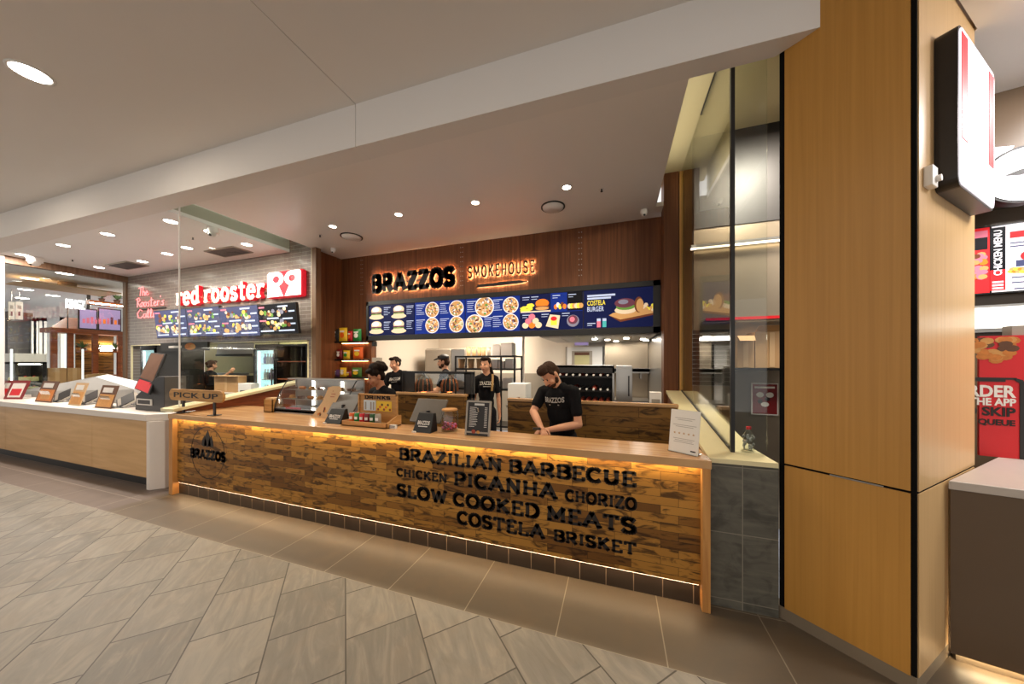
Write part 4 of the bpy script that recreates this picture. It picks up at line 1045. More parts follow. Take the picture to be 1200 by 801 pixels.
# four menu screens
YQ = YR - .30
es = [(184, 365, 397, 222, 360.5, 394.5), (221.5, 362, 394.5, 261, 358, 394), (260, 360, 395.5, 306, 357, 393), (304, 357.5, 391.5, 350, 354, 391)]
nm_ = ('leftmost', 'second from the left', 'third from the left', 'rightmost')
for k, q in enumerate(es):
    a, c_, z0, z1 = box_of(*q, YQ)
    t = thing('menu_screen', f'lit food menu screen under the glowing lettering, {nm_[k]} of four', 'screen', ((a + c_) / 2, YQ, z0), 0, 'menu screens of the tiled shop')
    w = (c_ - a) / 2 - .006; h = z1 - z0
    T_ = Matrix.Rotation(.10, 4, 'X')
    MB().box(-w, w, 0, .05, 0, h, 'black', T_).build('casing', t, .004)
    sc = MB().box(-w + .012, w - .012, -.002, 0, .014, h - .014, 'scr_slate' if k < 3 else 'scr_black', T_).build('screen', t)
    b = MB(); y = -.003
    for q_ in range(44):
        x = random.uniform(-.85, .62) * w; z = h * (random.choice((.3, .70)) + random.uniform(-.12, .12)); s = w * random.uniform(.05, .11)
        b.disc(x, z, s, s * .8, y - q_ * .0001, random.choice(['scr_yellow', 'scr_cream', 'scr_tan', 'scr_tan', 'scr_brown', 'scr_cream', 'scr_green', 'scr_grey']), 8)
    b.v = [((T_ @ Vector(v))[:]) for v in b.v]; b.build('food_pictures', sc)
    b = MB()
    for (u, v, ww, m) in ((-.9, .92, .3, 'scr_rose'), (-.9, .48, .34, 'scr_rose'), (.1, .92, .5, 'scr_text'), (-.9, .14, .7, 'scr_text'), (.05, .14, .8, 'scr_text'), (-.5, .55, .6, 'scr_text'), (.3, .52, .5, 'scr_text'), (.62, .75, .3, 'scr_text'), (.62, .35, .3, 'scr_text')):
        b.rect(w * u, w * (u + ww), h * v - .025, h * v, -.0035, m)
    b.v = [((T_ @ Vector(v))[:]) for v in b.v]; b.build('menu_text', sc)
    b = MB().rod((0, .04, h * .5), (0, .30, h * .6), .02, 'black').box(-.06, .06, .27, .30, h * .45, h * .75, 'black'); b.build('wall_bracket', t)
# long promo strip hung below the screens
a, c_, z0, z1 = box_of(188, 400, 411, 243, 402, 410.5, YR - .05)
t = thing('promo_board', 'dark strip with roast chicken picture below the menu screens', 'board', ((a + c_) / 2, YR - .05, z0))
w = (c_ - a) / 2; h = z1 - z0
MB().box(-w, w, 0, .04, 0, h, 'char').build('board', t)
MB().box(-w * .62, -w * .05, -.003, -.001, h * .35, h * .62, 'print').build('lettering', t)
MB().disc(w * .3, h * .5, w * .22, h * .42, -.003, 'fried', 16).disc(w * .42, h * .45, w * .12, h * .3, -.004, 'crust', 12).build('food_picture', t)

# fridges in the serving opening
def fridge(px0, px1, pyt, pyb, Y, D_, side, label):
    a, c_ = PX(px0, Y), PX(px1, Y); z1 = PZ((px0 + px1) / 2, pyt, Y)
    t = thing('drinks_fridge', label, 'fridge', ((a + c_) / 2, Y, 0))
    w = (c_ - a) / 2
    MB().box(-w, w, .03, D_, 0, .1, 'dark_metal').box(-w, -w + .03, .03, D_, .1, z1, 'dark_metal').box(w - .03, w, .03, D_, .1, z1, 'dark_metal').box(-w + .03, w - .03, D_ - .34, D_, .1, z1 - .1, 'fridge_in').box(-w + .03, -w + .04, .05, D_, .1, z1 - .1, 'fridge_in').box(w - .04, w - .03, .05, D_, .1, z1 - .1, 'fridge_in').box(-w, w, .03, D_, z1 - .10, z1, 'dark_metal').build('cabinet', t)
    d = MB().box(-w, -w + .025, 0, .03, .1, z1 - .08, 'dark_metal').box(w - .025, w, 0, .03, .1, z1 - .08, 'dark_metal').box(-w, w, 0, .03, z1 - .12, z1 - .08, 'dark_metal').box(-w, w, 0, .03, .08, .12, 'dark_metal').box(-w + .04, w - .04, .012, .018, .12, z1 - .12, 'jar_glass').build('door', t)
    MB().box(w - .035, w - .02, -.04, -.02, 1.1, 1.5, 'steel').box(w - .035, w - .02, -.02, 0, 1.12, 1.15, 'steel').box(w - .035, w - .02, -.02, 0, 1.45, 1.48, 'steel').build('handle', d)
    MB().box(-w + .042, -w + .085, .05, .07, .15, z1 - .14, 'cool_white').build('lamp_tube', t)
    for k in range(5):
        z = .35 + k * .31
        if z > z1 - .3: break
        MB().box(-w + .03, w - .03, .08, D_ - .34, z - .012, z, 'white').build('shelf', t)
        if z > .9:
            n = max(3, int((2 * w - .14) / .085))
            for i in range(n):
                x = -w + .12 + i * (2 * w - .2) / n
                mc, mn = random.choice([('white', 'white'), ('purple', 'purple'), ('dark_red', 'dark red'), ('light_blue_white', 'pale'), ('blue', 'blue')])
                o = thing('drink_bottle', f'small {mn} bottle, {("first", "second", "third", "fourth", "fifth", "sixth", "seventh", "eighth")[i]} on the {("lower", "middle", "top")[k - 2]} lit shelf of the {side} drinks fridge', 'bottle', (t.location.x + x, Y + .14, z), 0, f'bottles in the {side} drinks fridge')
                MB().lathe([(.026, 0), (.03, .01), (.03, .11), (.012, .15), (.012, .18)], (0, 0, 0), mc, 10).build('body', o)
                MB().rod((0, 0, .18), (0, 0, .195), .014, random.choice(['red', 'white']), n=8).build('cap', o)
    return t
fridge(297, 321.5, 403, 460, YR + .22, .6, 'right', 'upright glass door drinks fridge at the right of the serving opening')
fridge(163, 181, 404, 450, YR + .22, .6, 'far left', 'upright glass door drinks fridge at the far left of the serving opening')
def pbox(px0, px1, pyt, pyb, Y, D_):
    return PX(px0, Y), PX(px1, Y), PZ((px0 + px1) / 2, pyb, Y), PZ((px0 + px1) / 2, pyt, Y)
def cab(name, label, cat, px0, px1, pyt, Y, D_, m):
    a, c_, _, z1 = pbox(px0, px1, pyt, 500, Y, D_)
    t = thing(name, label, cat, ((a + c_) / 2, Y, 0)); return t, (c_ - a) / 2, z1
t, w, z1 = cab('tall_cabinet', 'tall black cabinet between the left fridge and the shop worker', 'cabinet', 183, 211.5, 403, YR + .2, .6, 'black')
MB().box(-w, w, 0.02, .42, 0, z1, 'black').build('body', t, .004); MB().box(-w + .02, w - .02, 0, .02, .1, z1 - .03, 'char').build('door', t, .003)
t, w, z1 = cab('tall_cabinet', 'black open cabinet with timber shelves at the right end of the serving opening', 'cabinet', 323, 359.5, 403, YR + .2, .6, 'black')
MB().box(-w, -w + .02, 0, .5, 0, z1, 'black').box(w - .02, w, 0, .5, 0, z1, 'black').box(-w, w, .48, .5, 0, z1, 'char').box(-w, w, 0, .5, z1 - .03, z1, 'black').build('body', t)
for k in range(5): MB().box(-w + .02, w - .02, .02, .48, .3 + k * .33, .32 + k * .33, 'shelf_wood').build('shelf', t)
t, w, z1 = cab('extractor_hood', 'stainless extractor hood in the tiled shop kitchen', 'hood', 253, 296, 401, 5.2, .5, 'steel')
zb = PZ(275, 417, 5.2)
MB().add([(-w, 0, zb), (w, 0, zb), (w, .6, zb), (-w, .6, zb), (-w, .1, z1 + .4), (w, .1, z1 + .4), (w, .6, z1 + .4), (-w, .6, z1 + .4)], [(3, 2, 1, 0), (4, 5, 6, 7), (0, 1, 5, 4), (1, 2, 6, 5), (2, 3, 7, 6), (3, 0, 4, 7)], 'steel').build('canopy', t)
t.location.z = 0
MB().box(-w, w, -.01, .0, zb, zb + .05, 'dark_metal').build('rim', t); MB().box(-.2, .2, .2, .6, z1 + .4, HC, 'steel').build('duct', t)
t, w, z1 = cab('work_bench', 'steel work bench with dark oven front behind the shop worker', 'bench', 253, 292, 437, 5.2, .5, 'steel')
MB().box(-w, w, 0, .6, z1 - .05, z1, 'steel').build('worktop', t); MB().box(-w, w, .02, .58, 0, z1 - .05, 'dark_metal').build('body', t)
# carton, pink notice, small appliances
for px0, px1, pyt, pyb, Y, m, nm, lb in ((251, 279, 440, 462, 4.06, 'cardboard', 'carton', 'brown cardboard carton in the serving opening of the tiled shop'), (279, 294, 449, 463, 4.06, 'white', 'receipt_printer', 'small white machine beside the brown carton')):
    a, c_, z0, z1 = pbox(px0, px1, pyt, pyb, Y, .3)
    t = thing(nm, lb, nm.split('_')[-1], ((a + c_) / 2, Y, 1.03)); w = (c_ - a) / 2; z1 -= .03
    MB().box(-w, w, 0, .15, 0, z1 - 1.0, m).build('body', t, .004)
    if m == 'cardboard': MB().box(-w, w, -.08, 0, z1 - 1.006, z1 - 1.0, m).box(-.03, .03, -.003, .0, .02, z1 - 1.02, 'kraft').build('flap', t)
    else: MB().box(-w * .6, w * .6, -.01, 0, .02, .05, 'black').build('slot', t)
t = thing('serving_shelf', 'white shelf inside the serving opening of the tiled shop', 'shelf', (-7.7, 4.05, 1.0))
MB().box(-2.7, 2.6, -.03, .17, .001, .03, 'white_stone').build('board', t, .003)
a, c_, z0, z1 = pbox(213.5, 229, 428.5, 442, 5.0, .1)
t = thing('order_screen', 'pink lit order screen left of the shop worker', 'screen', ((a + c_) / 2, 5.0, 1.0)); w = (c_ - a) / 2
MB().box(-w, w, 0, .03, z0 - 1.0, z1 - 1.0, 'scr_rose').build('screen', t); MB().rod((0, .02, -1.0), (0, .02, z0 - 1.0), .02, 'steel').box(-.12, .12, -.06, .1, -1.0, -.985, 'steel').build('stand', t)
t = thing('wall_sign', 'small white sign with two red figures on the olive kitchen wall', 'sign', (PX(287, 5.88), 5.885, PZ(287, 410, 5.88)))
MB().box(-.12, .12, 0, .012, -.12, .10, 'paper').build('plate', t); MB().box(-.09, -.02, -.002, 0, -.06, .02, 'red').box(.02, .09, -.002, 0, -.06, .02, 'red').disc(-.055, .05, .025, .025, -.002, 'red', 10).disc(.055, .05, .025, .025, -.002, 'red', 10).build('figures', t)

# ------------------------------------------------------------------ white counter of the tiled shop
t = thing('service_counter', 'long white topped counter with pale oak front panels left of the timber counter', 'counter', (-8, 2.6, 0))
LT2 = Matrix.Translation((8, -2.6, 0))
CT2 = .955
MB().prism([(-10.54, 2.30), (-5.66, 2.30), (-5.52, 2.42), (-5.45, 2.46), (-5.45, 3.05), (-10.54, 3.05)], CT2 - .085, CT2, 'white_stone', 'z', LT2).build('countertop', t, .006)
MB().prism([(-5.665, 2.31), (-5.60, 2.31), (-5.50, 2.41), (-5.50, 2.9), (-5.665, 2.9)], 0, CT2 - .088, 'white_stone', 'z', LT2).build('end_panel', t, .004)
for x0, x1 in ((-10.53, -9.86), (-9.854, -7.052), (-7.046, -5.668)):
    MB().box(x0, x1, 2.335, 2.36, .135, CT2 - .088, 'pale_oak', LT2).build('front_panel', t, .001)
MB().box(-10.53, -5.67, 2.40, 2.43, 0, .14, 'black', LT2).build('kickboard', t)
MB().box(-10.53, -5.67, 2.36, 2.40, .14, CT2 - .088, 'char', LT2).build('carcass', t)

# folded pale canopy on the counter
Yh = 2.78
V = lambda px, py, Y: tuple(P(px, py, Y=Y))
t = thing('counter_hood', 'pale grey angled counter hood standing behind the leaflet holders', 'hood', (0, 0, 0))
f0 = [V(24, 466, Yh), V(24, 458, Yh), V(112, 441.5, Yh + .1), V(157, 456, Yh), V(160, 472, Yh)]
zb = CT2
for k in (0, 4): f0[k] = (f0[k][0], f0[k][1], zb)
fb = [(q[0], 3.02, q[2] + (.0 if q[2] <= zb + 1e-4 else .035)) for q in f0]
c0 = Vector((f0[0][0] + f0[4][0], Yh + 3.02, 0)) / 2; c0.z = zb
t.location = c0
rel = lambda qs: [tuple(Vector(q) - c0) for q in qs]
F0, FB = rel(f0), rel(fb)
b = MB().hexa(F0, FB, 'grey_face'); b.build('body', t, .004)
b = MB()
up = lambda q, d=.006: (q[0], q[1], q[2] + d)
b.hexa([up(F0[2], .001), up(F0[3], .001), up(FB[3], .001), up(FB[2], .001)], [up(F0[2]), up(F0[3]), up(FB[3]), up(FB[2])], 'light_blue_white')
b.hexa([up(F0[1], .001), up(F0[2], .001), up(FB[2], .001), up(FB[1], .001)], [up(F0[1]), up(F0[2]), up(FB[2]), up(FB[1])], 'light_blue_white')
b.build('top_sheet', t)

# payment kiosk
Yk = 2.50
a, c_ = PX(159, Yk), PX(193, Yk)
t = thing('order_kiosk', 'black self order kiosk with printed sloping screen on the white counter', 'kiosk', ((a + c_) / 2, Yk, CT2))
w = (c_ - a) / 2; zt = PZ(192, 441, Yk) - CT2; zl = PZ(160, 462, Yk) - CT2; zh = PZ(192, 413, Yk) - CT2
MB().prism([(-w, 0.0), (w, 0), (w, zt), (w * .55, zt), (-w * .95, zl * .9)], 0, .22, 'grey_rubber', 'y').prism([(-w, 0), (w, 0), (w, zt), (w * .55, zt), (-w * .95, zl * .9)], -.004, 0, 'char', 'y').build('body', t, .004)
lk = lambda px, py, Y: P(px, py, Y=Y) - t.location
pA, pB, pC, pD = lk(157, 455, 2.50), lk(174, 462, 2.44), lk(194, 414, 2.66), lk(177, 413, 2.72)
nn = (pB - pA).cross(pD - pA).normalized()
if nn.dot(cam.location - t.location - pA) < 0: nn = -nn
nn = nn * -.025
b = MB().hexa([tuple(pA), tuple(pB), tuple(pC), tuple(pD)], [tuple(p_ + nn) for p_ in (pA, pB, pC, pD)], 'black'); b.build('screen', t, .003)
mid = lambda u, v: pA.lerp(pB, u).lerp(pD.lerp(pC, u), v)
for sgn in (1,):
    o_ = -nn.normalized() * .002
    MB().ngon([tuple(mid(u, v) + o_) for u, v in ((.06, .02), (.94, .02), (.94, .26), (.06, .26))], 'red').build('red_panel', t)
    MB().ngon([tuple(mid(u, v) + o_) for u, v in ((.06, .3), (.94, .3), (.94, .97), (.06, .97))], 'brown').build('picture', t)
MB().box(-w * .85, w * .2, -.012, -.004, zl * .35, zl * .75, 'print').box(-w * .75, w * .1, -.014, -.012, zl * .42, zl * .68, 'char').build('card_reader', t)

# leaflet holders and leaflets
def holder(px0, px1, pyt, pyb, Y, label, m1, m2):
    a, c_, z0, z1 = pbox(px0, px1, pyt, pyb, Y, 0)
    t = thing('leaflet_holder', label, 'leaflet holder', ((a + c_) / 2, Y, CT2), 0, 'leaflet holders on the white counter'); w = (c_ - a) / 2; h = z1 - CT2
    T_ = Matrix.Rotation(-.24, 4, 'X')
    MB().box(-w, w, -.003, .003, 0, h, m1, T_).build('card', t)
    MB().box(-w * .88, w * .88, -.005, -.003, h * .06, h * .60, m2, T_).box(-w * .5, w * .6, -.007, -.005, h * .14, h * .42, 'crust', T_).box(-w * .7, w * .5, -.005, -.003, h * .68, h * .90, 'print', T_).build('picture', t)
    MB().box(-w, w, -.02, .09, 0, .005, 'jar_glass').box(-w * .6, w * .6, .06, .064, 0, h * .5, 'jar_glass', Matrix.Rotation(.3, 4, 'X')).build('foot', t)
holder(41, 60, 446, 466, 2.48, 'leaflet holder with golden fried food picture, leftmost of the three cards on the white counter', 'brown', 'fried')
holder(80, 94, 448, 469, 2.45, 'leaflet holder with sandwich picture, middle of the three cards on the white counter', 'kraft', 'crust')
holder(111, 130, 451, 473, 2.42, 'leaflet holder with burger picture, rightmost of the three cards on the white counter', 'brown', 'crust')
for i, (px, py, lb) in enumerate(((66, 463, 'grey leaflet fan right of the fried food card'), (98, 466, 'grey leaflet fan right of the sandwich card'), (141, 471, 'grey crumpled leaflet fan right of the burger card'))):
    t = thing('leaflet_stack', lb, 'leaflets', (PX(px, 2.56), 2.54, CT2), .1)
    for k in range(4):
        T_ = Matrix.Translation((-.16 + .10 * k, .02 + .012 * k, .012)) @ Matrix.Rotation(-.85, 4, 'X') @ Matrix.Rotation(.55 - .22 * k, 4, 'Y')
        MB().box(-.15, .15, -.004, .004, .045, .25, ('char', 'grey_panel', 'grey_rubber', 'char')[k], T_).box(-.14, .10, -.0055, -.004, .06, .10, 'grey_panel' if k != 1 else 'char', T_).build('leaflet', t)
    MB().box(-.2, .22, -.06, .1, 0, .006, 'jar_glass').build('tray', t)
for i, (px0, px1) in enumerate(((1, 11), (10, 20))):
    Y = 2.50
    a, c_, z0, z1 = pbox(px0, px1, 445, 463, Y, 0)
    t = thing('menu_card', 'dark red standing menu card, ' + ('nearer the left edge' if i == 0 else 'next to the fried food card') + ' on the white counter', 'card', ((a + c_) / 2, Y, CT2), .3, 'red menu cards'); w = (c_ - a) / 2; h = z1 - CT2
    T_ = Matrix.Rotation(-.3, 4, 'X')
    MB().box(-w, w, -.004, .004, 0, h, 'dark_red', T_).build('card', t); MB().box(-w * .7, w * .7, -.006, -.004, h * .1, h * .85, 'print', T_).box(-w * .55, w * .55, -.008, -.006, h * .2, h * .55, 'red', T_).build('picture', t)
    MB().box(-w, w, 0, .11, 0, .004, 'jar_glass').build('foot', t)

# ================================================================== SHOP BEYOND THE FAR GLASS
XN = -14.0
def nb(px, py, X=XN): return P(px, py, X=X)
def nbox(px0, px1, pyt, pyb, X, D_, base=True):
    """box facing +x at plane X: returns centre y, half width, z range"""
    y0, y1 = P(px0, HY, X=X).y, P(px1, HY, X=X).y
    z1 = P((px0 + px1) / 2, pyt, X=X).z; z0 = P((px0 + px1) / 2, pyb, X=X).z
    return (y0 + y1) / 2, abs(y1 - y0) / 2, z0, z1
S('wall_far', 'pale grey and white glazed wall at the far end of the mall', MB().box(-21.1, -21, 2, 13, 0, HC, 'plaster_light'))
# grey clad shopfront
yc, w, z0, z1 = nbox(6, 35, 366, 430, -19, .2)
t = thing('grey_shopfront', 'grey clad shopfront far behind the cake display', 'shopfront', (-19, yc, 0))
MB().box(0, .2, -w, w, 0, z1, 'grey_rubber').build('cladding', t); MB().box(0.2, .24, -w, w, z1 - .12, z1, 'walnut_grey').build('top_rail', t)
for i, (p0, p1, lb) in enumerate(((36, 44, 'narrow tall white framed glass door beside the grey shopfront'), (45, 54, 'wider tall white framed glass door with dark panel above'), (70, 86, 'white framed glass door behind the timber stall'))):
    yc, w, z0, z1 = nbox(p0, p1, 372, 430, -18.5, .2)
    t = thing('glass_door', lb, 'door', (-18.5, yc, 0))
    MB().box(0, .06, -w, -w + .09, 0, z1, 'white').box(0, .06, w - .09, w, 0, z1, 'white').box(0, .06, -w, w, z1 - .12, z1, 'white').build('door_frame', t)
    MB().box(.02, .03, -w + .09, w - .09, 0, z1 - .12, 'fridge_in' if i else 'light_blue_white').build('door_leaf', t)  # two leaves glow by emission to look lit
# hanging white banners
for i, (p0, p1) in enumerate(((9.5, 17), (18, 26.5))):
    yc, w, z0, z1 = nbox(p0, p1, 353.5, 374, -15.5, .1)
    t = thing('hanging_banner', ('left' if i == 0 else 'right') + ' half of the white hanging banner pair with a red emblem in the far shop', 'banner', (-15.5, yc, z0))
    MB().box(0, .02, -w, w, 0, z1 - z0, 'paper').build('sheet', t); MB().box(.02, .024, -w * .3, w * .3, (z1 - z0) * .2, (z1 - z0) * .45, 'dark_red').box(.02, .024, -w * .5, w * .5, (z1 - z0) * .6, (z1 - z0) * .8, 'grey_panel').build('emblem', t)
    MB().rod((.01, 0, z1 - z0), (.01, 0, HC - z0), .008, 'steel').build('hanging_rod', t)
# cake display
yc, w, z0, z1 = nbox(17.5, 55, 414, 447, -12.2, .5)
t = thing('cake_display', 'glass cake display cabinet with pale pink top in the shop beyond the far glass', 'display cabinet', (-12.2, yc, 0))
zt = nbox(17.5, 55, 424, 447, -12.2, .5)[3]
MB().box(-.6, 0, -w, w, zt, z1, 'white').build('top', t, .01)
MB().box(-.6, 0, -w, -w + .04, .9, zt, 'black').box(-.6, 0, w - .06, w, .9, zt, 'black').box(-.6, -.56, -w, w, .9, zt, 'char').box(-.6, 0, -w, w, zt - .04, zt, 'black').box(-.6, 0, -w, w, 0, .9, 'white').build('cabinet', t)
MB().box(-.02, -.012, -w + .04, w - .06, .9, zt - .04, 'jar_glass').build('front_glass', t)
for k in range(2):
    zz = .98 + k * .22
    MB().box(-.56, -.03, -w + .04, w - .06, zz - .01, zz, 'jar_glass').build('shelf', t)
    for i in range(3):
        o = thing('cake', f'round pale cake on the {"lower" if k == 0 else "upper"} shelf of the cake display, {["left", "middle", "right"][i]}', 'cake', (-12.45, yc - w * .6 + i * w * .55, zz), 0, 'cakes in the far display')
        MB().lathe([(.10, 0), (.10, .08), (.09, .09), (0, .092)], (0, 0, 0), 'olive_wall', 14).build('body', o)
        MB().ell((0, 0, .10), (.02, .02, .015), 'red', 8).build('topping', o)
MB().box(-.1, -.06, -w + .05, w - .07, zt - .06, zt - .04, 'lamp_white').build('lamp_tube', t)
for i, (p0, p1, lb) in enumerate(((56, 78, 'brown carton on the far counter, nearer the cake display'), (79, 96, 'brown carton on the far counter, farther from the cake display'))):
    yc, w, z0, z1 = nbox(p0, p1, 431, 446, -12.4, .4)
    t = thing('carton', lb, 'carton', (-12.4, yc, 1.0), 0, 'cartons on the far counter')
    MB().box(-.4, 0, -w, w, 0, z1 - 1.0, 'cardboard').build('body', t, .004); MB().box(0, .002, -.03, .03, 0, z1 - 1.0, 'kraft').build('tape', t)
t = thing('far_counter', 'white counter carrying cartons in the shop beyond the far glass', 'counter', (-12.6, 5.0, 0))
MB().box(-.3, .3, -1.58, 1.5, .95, 1.0, 'white_stone').build('countertop', t); MB().box(-.28, .25, -1.58, 1.5, 0, .95, 'pale_oak').build('body', t)
for px, lb in ((13.5, 'slim lit white post left of the cake display'), (97, 'slim lit white post right of the far cartons')):
    p = nb(px, 440, -11.6)
    z1 = nb(px, 409, -11.6).z
    t = thing('light_post', lb, 'light', (-11.6, p.y, 0)); MB().box(-.02, .02, -.02, .02, 0, 1.05, 'white').build('foot', t); MB().rod((0, 0, 1.05), (0, 0, z1), .014, 'post_white').build('lamp_tube', t)
# timber stall with lilac screens, lettering and plants
yc, w, z0, z1 = nbox(57, 143, 386, 391, XN, .6)
t = thing('timber_stall', 'timber market stall with shelves and sloping canopy in the far shop', 'stall', (XN, yc, 0))
zc = nbox(57, 100, 374, 380, XN, .1)[3]
MB().box(-.5, .1, -w, w, z0, z1, 'shelf_wood').build('canopy_beam', t)
MB().add([(.1, -w, z1), (.1, w * .1, z1), (-.6, w * .1, z1 + .35), (-.6, -w * .3, z1 + .35)], [(0, 1, 2, 3)], 'shelf_wood').build('canopy', t)
for yy in (-w * .86, -w * .45, w * .22, w * .95): MB().box(-.08, 0, yy - .05, yy + .05, 0, z0, 'shelf_wood').build('post', t)
for z in (nbox(90, 143, 409, 411, XN, 0)[2], 1.25): MB().box(-.4, .02, -w * .1, w, z - .04, z, 'shelf_wood').build('shelf', t)
MB().box(-.5, -.45, -w * .1, w, 0, z0, 'reclaimed_plank').build('back_board', t)
MB().box(-.38, -.34, w * .45, w * .98, nbox(90, 143, 409, 411, XN, 0)[2], nbox(90, 143, 404, 409, XN, 0)[3], 'lamp_white').build('lamp_tube', t)
MB().box(-.4, .3, -w * .2, w, .0, 1.05, 'shelf_wood').build('counter', t)
for i, (p0, p1) in enumerate(((92, 114), (115, 142))):
    yc2, w2, z0b, z1b = nbox(p0, p1, 361.5, 385.5, XN + .12, 0)
    o = thing('lilac_screen', ('left' if i == 0 else 'right') + ' lilac menu screen on top of the far timber stall', 'screen', (XN + .12, yc2, z1 + .001), 0, 'lilac screens')
    MB().box(-.05, 0, -w2, w2, 0, z1b - z1, 'black').build('casing', o); sc = MB().box(0, .006, -w2 + .02, w2 - .02, .03, z1b - z1 - .03, 'scr_lilac').build('screen', o)
    b = MB(); hh = z1b - z1
    for k in range(5): b.box(.006, .008, -w2 * .6 + k * .07, -w2 * .6 + k * .07 + .05, hh * .3, hh * (.5 + .06 * (k % 3)), random.choice(['scr_rose', 'scr_orange', 'scr_rose', 'scr_plum']))
    b.build('picture', sc)
yc2, w2, z0b, z1b = nbox(77, 99.5, 351, 362, XN + .1, 0)
o = thing('letter_sign', 'bright white standing letters above the far timber stall', 'sign', (XN + .1, yc2, z0b))
TL = Matrix(((0, -1, 0, 0), (1, 0, 0, 0), (0, 0, 1, 0), (0, 0, 0, 1)))
MB().text('KINGZ', -w2, 0, 2 * w2, z1b - z0b, -.03, .05, 'kings_white', bold=.02, T=TL).build('letters', o)
MB().rod((0, -w2 * .8, z1 - z0b), (0, -w2 * .8, .02), .012, 'dark_metal').rod((0, w2 * .8, z1 - z0b), (0, w2 * .8, .02), .012, 'dark_metal').build('supports', o)
o = thing('plant_trough', 'timber trough lit from inside on top of the lilac screens', 'trough', (XN + .05, nb(129, 355).y, nb(129, 359, XN + .05).z))
tw = .42
MB().box(-.1, .1, -tw, tw, 0, .12, 'shelf_wood').build('box', o); MB().box(.1, .11, -tw, tw, .02, .05, 'lamp_warm').build('light_strip', o)
def plant(x, y, z, s, label, n=26):
    t = thing('potted_plant', label, 'plant', (x, y, z))
    MB().lathe([(s * .22, 0), (s * .30, s * .4), (s * .26, s * .4)], (0, 0, 0), 'brown', 12).build('pot', t)
    b = MB()
    for k in range(n):
        a = random.uniform(0, 2 * PI); l = s * random.uniform(.7, 1.3); el = random.uniform(.5, 1.4)
        d = Vector((math.cos(a) * math.cos(el), math.sin(a) * math.cos(el), math.sin(el))); p0 = Vector((0, 0, s * .38)); p1 = p0 + d * l
        sd = d.cross(Vector((0, 0, 1))).normalized() * s * .09; m_ = p0.lerp(p1, .55)
        b.add([p0[:], (m_ + sd)[:], p1[:], (m_ - sd)[:]], [(0, 1, 2, 3)], 'leaf')
    b.build('foliage', t)
zt_ = o.location.z + .12
plant(XN + .05, nb(118, 350).y, zt_, .22, 'bushy plant in a pot on the lit trough, nearer the bright letters'); plant(XN + .05, nb(136, 350).y, zt_, .24, 'bushy plant in a pot on the lit trough, nearer the brick wall')
zs_ = nbox(90, 143, 409, 411, XN, 0)[2]
plant(XN - .15, nb(101, 400).y, zs_, .2, 'dark potted plant on the upper stall shelf, at its left'); plant(XN - .15, nb(118, 405).y, zs_, .17, 'small potted plant on the upper stall shelf, at its middle'); plant(XN - .15, nb(138, 400).y, zs_, .2, 'potted plant on the upper stall shelf beside the lit strip')
o = thing('stall_post_lamp', 'grey steel post rising above the far stall to the ceiling', 'post', (XN - .1, nb(106, 355).y, z1)); MB().rod((0, 0, 0), (0, 0, HC - z1), .035, 'dark_metal').box(-.1, .1, -.1, .1, HC - z1 - .012, HC - z1, 'dark_metal').build('pole', o)
for i, px in enumerate((112, 122)):
    p = nb(px, 436, -12.3)
    t = thing('paper_bag', ('left' if i == 0 else 'right') + ' of two brown paper bags leaning on the far counter', 'bag', (-12.35, p.y, 1.0), 0, 'paper bags'); MB().box(-.05, .05, -.11, .11, 0, .32, 'kraft', Matrix.Rotation(.15, 4, 'X')).build('bag', t); MB().box(-.052, .052, -.08, .08, .28, .325, 'cardboard', Matrix.Rotation(.15, 4, 'X')).build('folded_top', t)
# ================================================================== KITCHEN BEHIND THE TIMBER COUNTER
# plank faced half walls
def half_wall(px0, px1, Yw, label, top=1.2, depth=.42, x0=None, x1=None):
    a = PX(px0, Yw) if x0 is None else x0; c_ = PX(px1, Yw) if x1 is None else x1
    t = thing('work_counter', label, 'counter', ((a + c_) / 2, Yw, 0)); w = (c_ - a) / 2
    MB().box(-w, w, 0, .03, 0, top - .03, 'wall_plank').build('plank_front', t)
    MB().box(-w + .01, w - .01, .03, depth, 0, top - .26, 'dark_metal').box(-w, -w + .02, .03, depth, 0, top - .03, 'wall_plank').build('body', t)
    MB().box(-w - .005, w + .005, -.012, .06, top - .03, top, 'oak_top').box(-w, w, .06, depth, top - .27, top - .255, 'steel').build('countertop', t, .002)
    return t, w
half_wall(595, 0, 3.45, 'plank faced work counter with pale top edge behind the man at the counter', x1=.58)
tb, wb = half_wall(462, 546, 3.66, 'plank faced heat lamp counter left of the standing woman', depth=.5)
# sneeze guard with two heat lamps
YG = 3.74
z_r = PZ(520, 436, YG)
a, c_ = PX(472, YG), PX(556, YG)
t = thing('food_guard', 'black framed glass food guard standing on the plank faced counter', 'food guard', ((a + c_) / 2, YG, 1.2)); w = (c_ - a) / 2
MB().box(-w, w, -.02, .02, z_r - 1.2 - .02, z_r - 1.2 + .012, 'black').box(w - .13, w - .04, -.02, .02, z_r - 1.62, z_r - 1.2, 'char').box(w - .14, w - .12, -.02, .02, -1.2, z_r - 1.2, 'black').box(w - .02, w, -.02, .02, -1.2, z_r - 1.2, 'black').box(-w, -w + .02, -.02, .02, 0, z_r - 1.2, 'black').box(w - .13, w, -.02, .02, -.45, -.40, 'black').box(w - .13, w, -.02, .02, -.05, .0, 'black').build('frame', t)
MB().box(-w + .02, -w + .20, -.008, .008, 0.0, z_r - 1.22, 'char').build('side_screen', t)
MB().box(-w + .2, w - .14, -.003, .003, 0.02, z_r - 1.22, 'jar_glass').build('glass_pane', t)
for k in range(4): MB().box(w - .11, w - .05, -.02, .02, -.9 + k * .22, -.82 + k * .22, 'grey_rubber').build('card_holder', t)
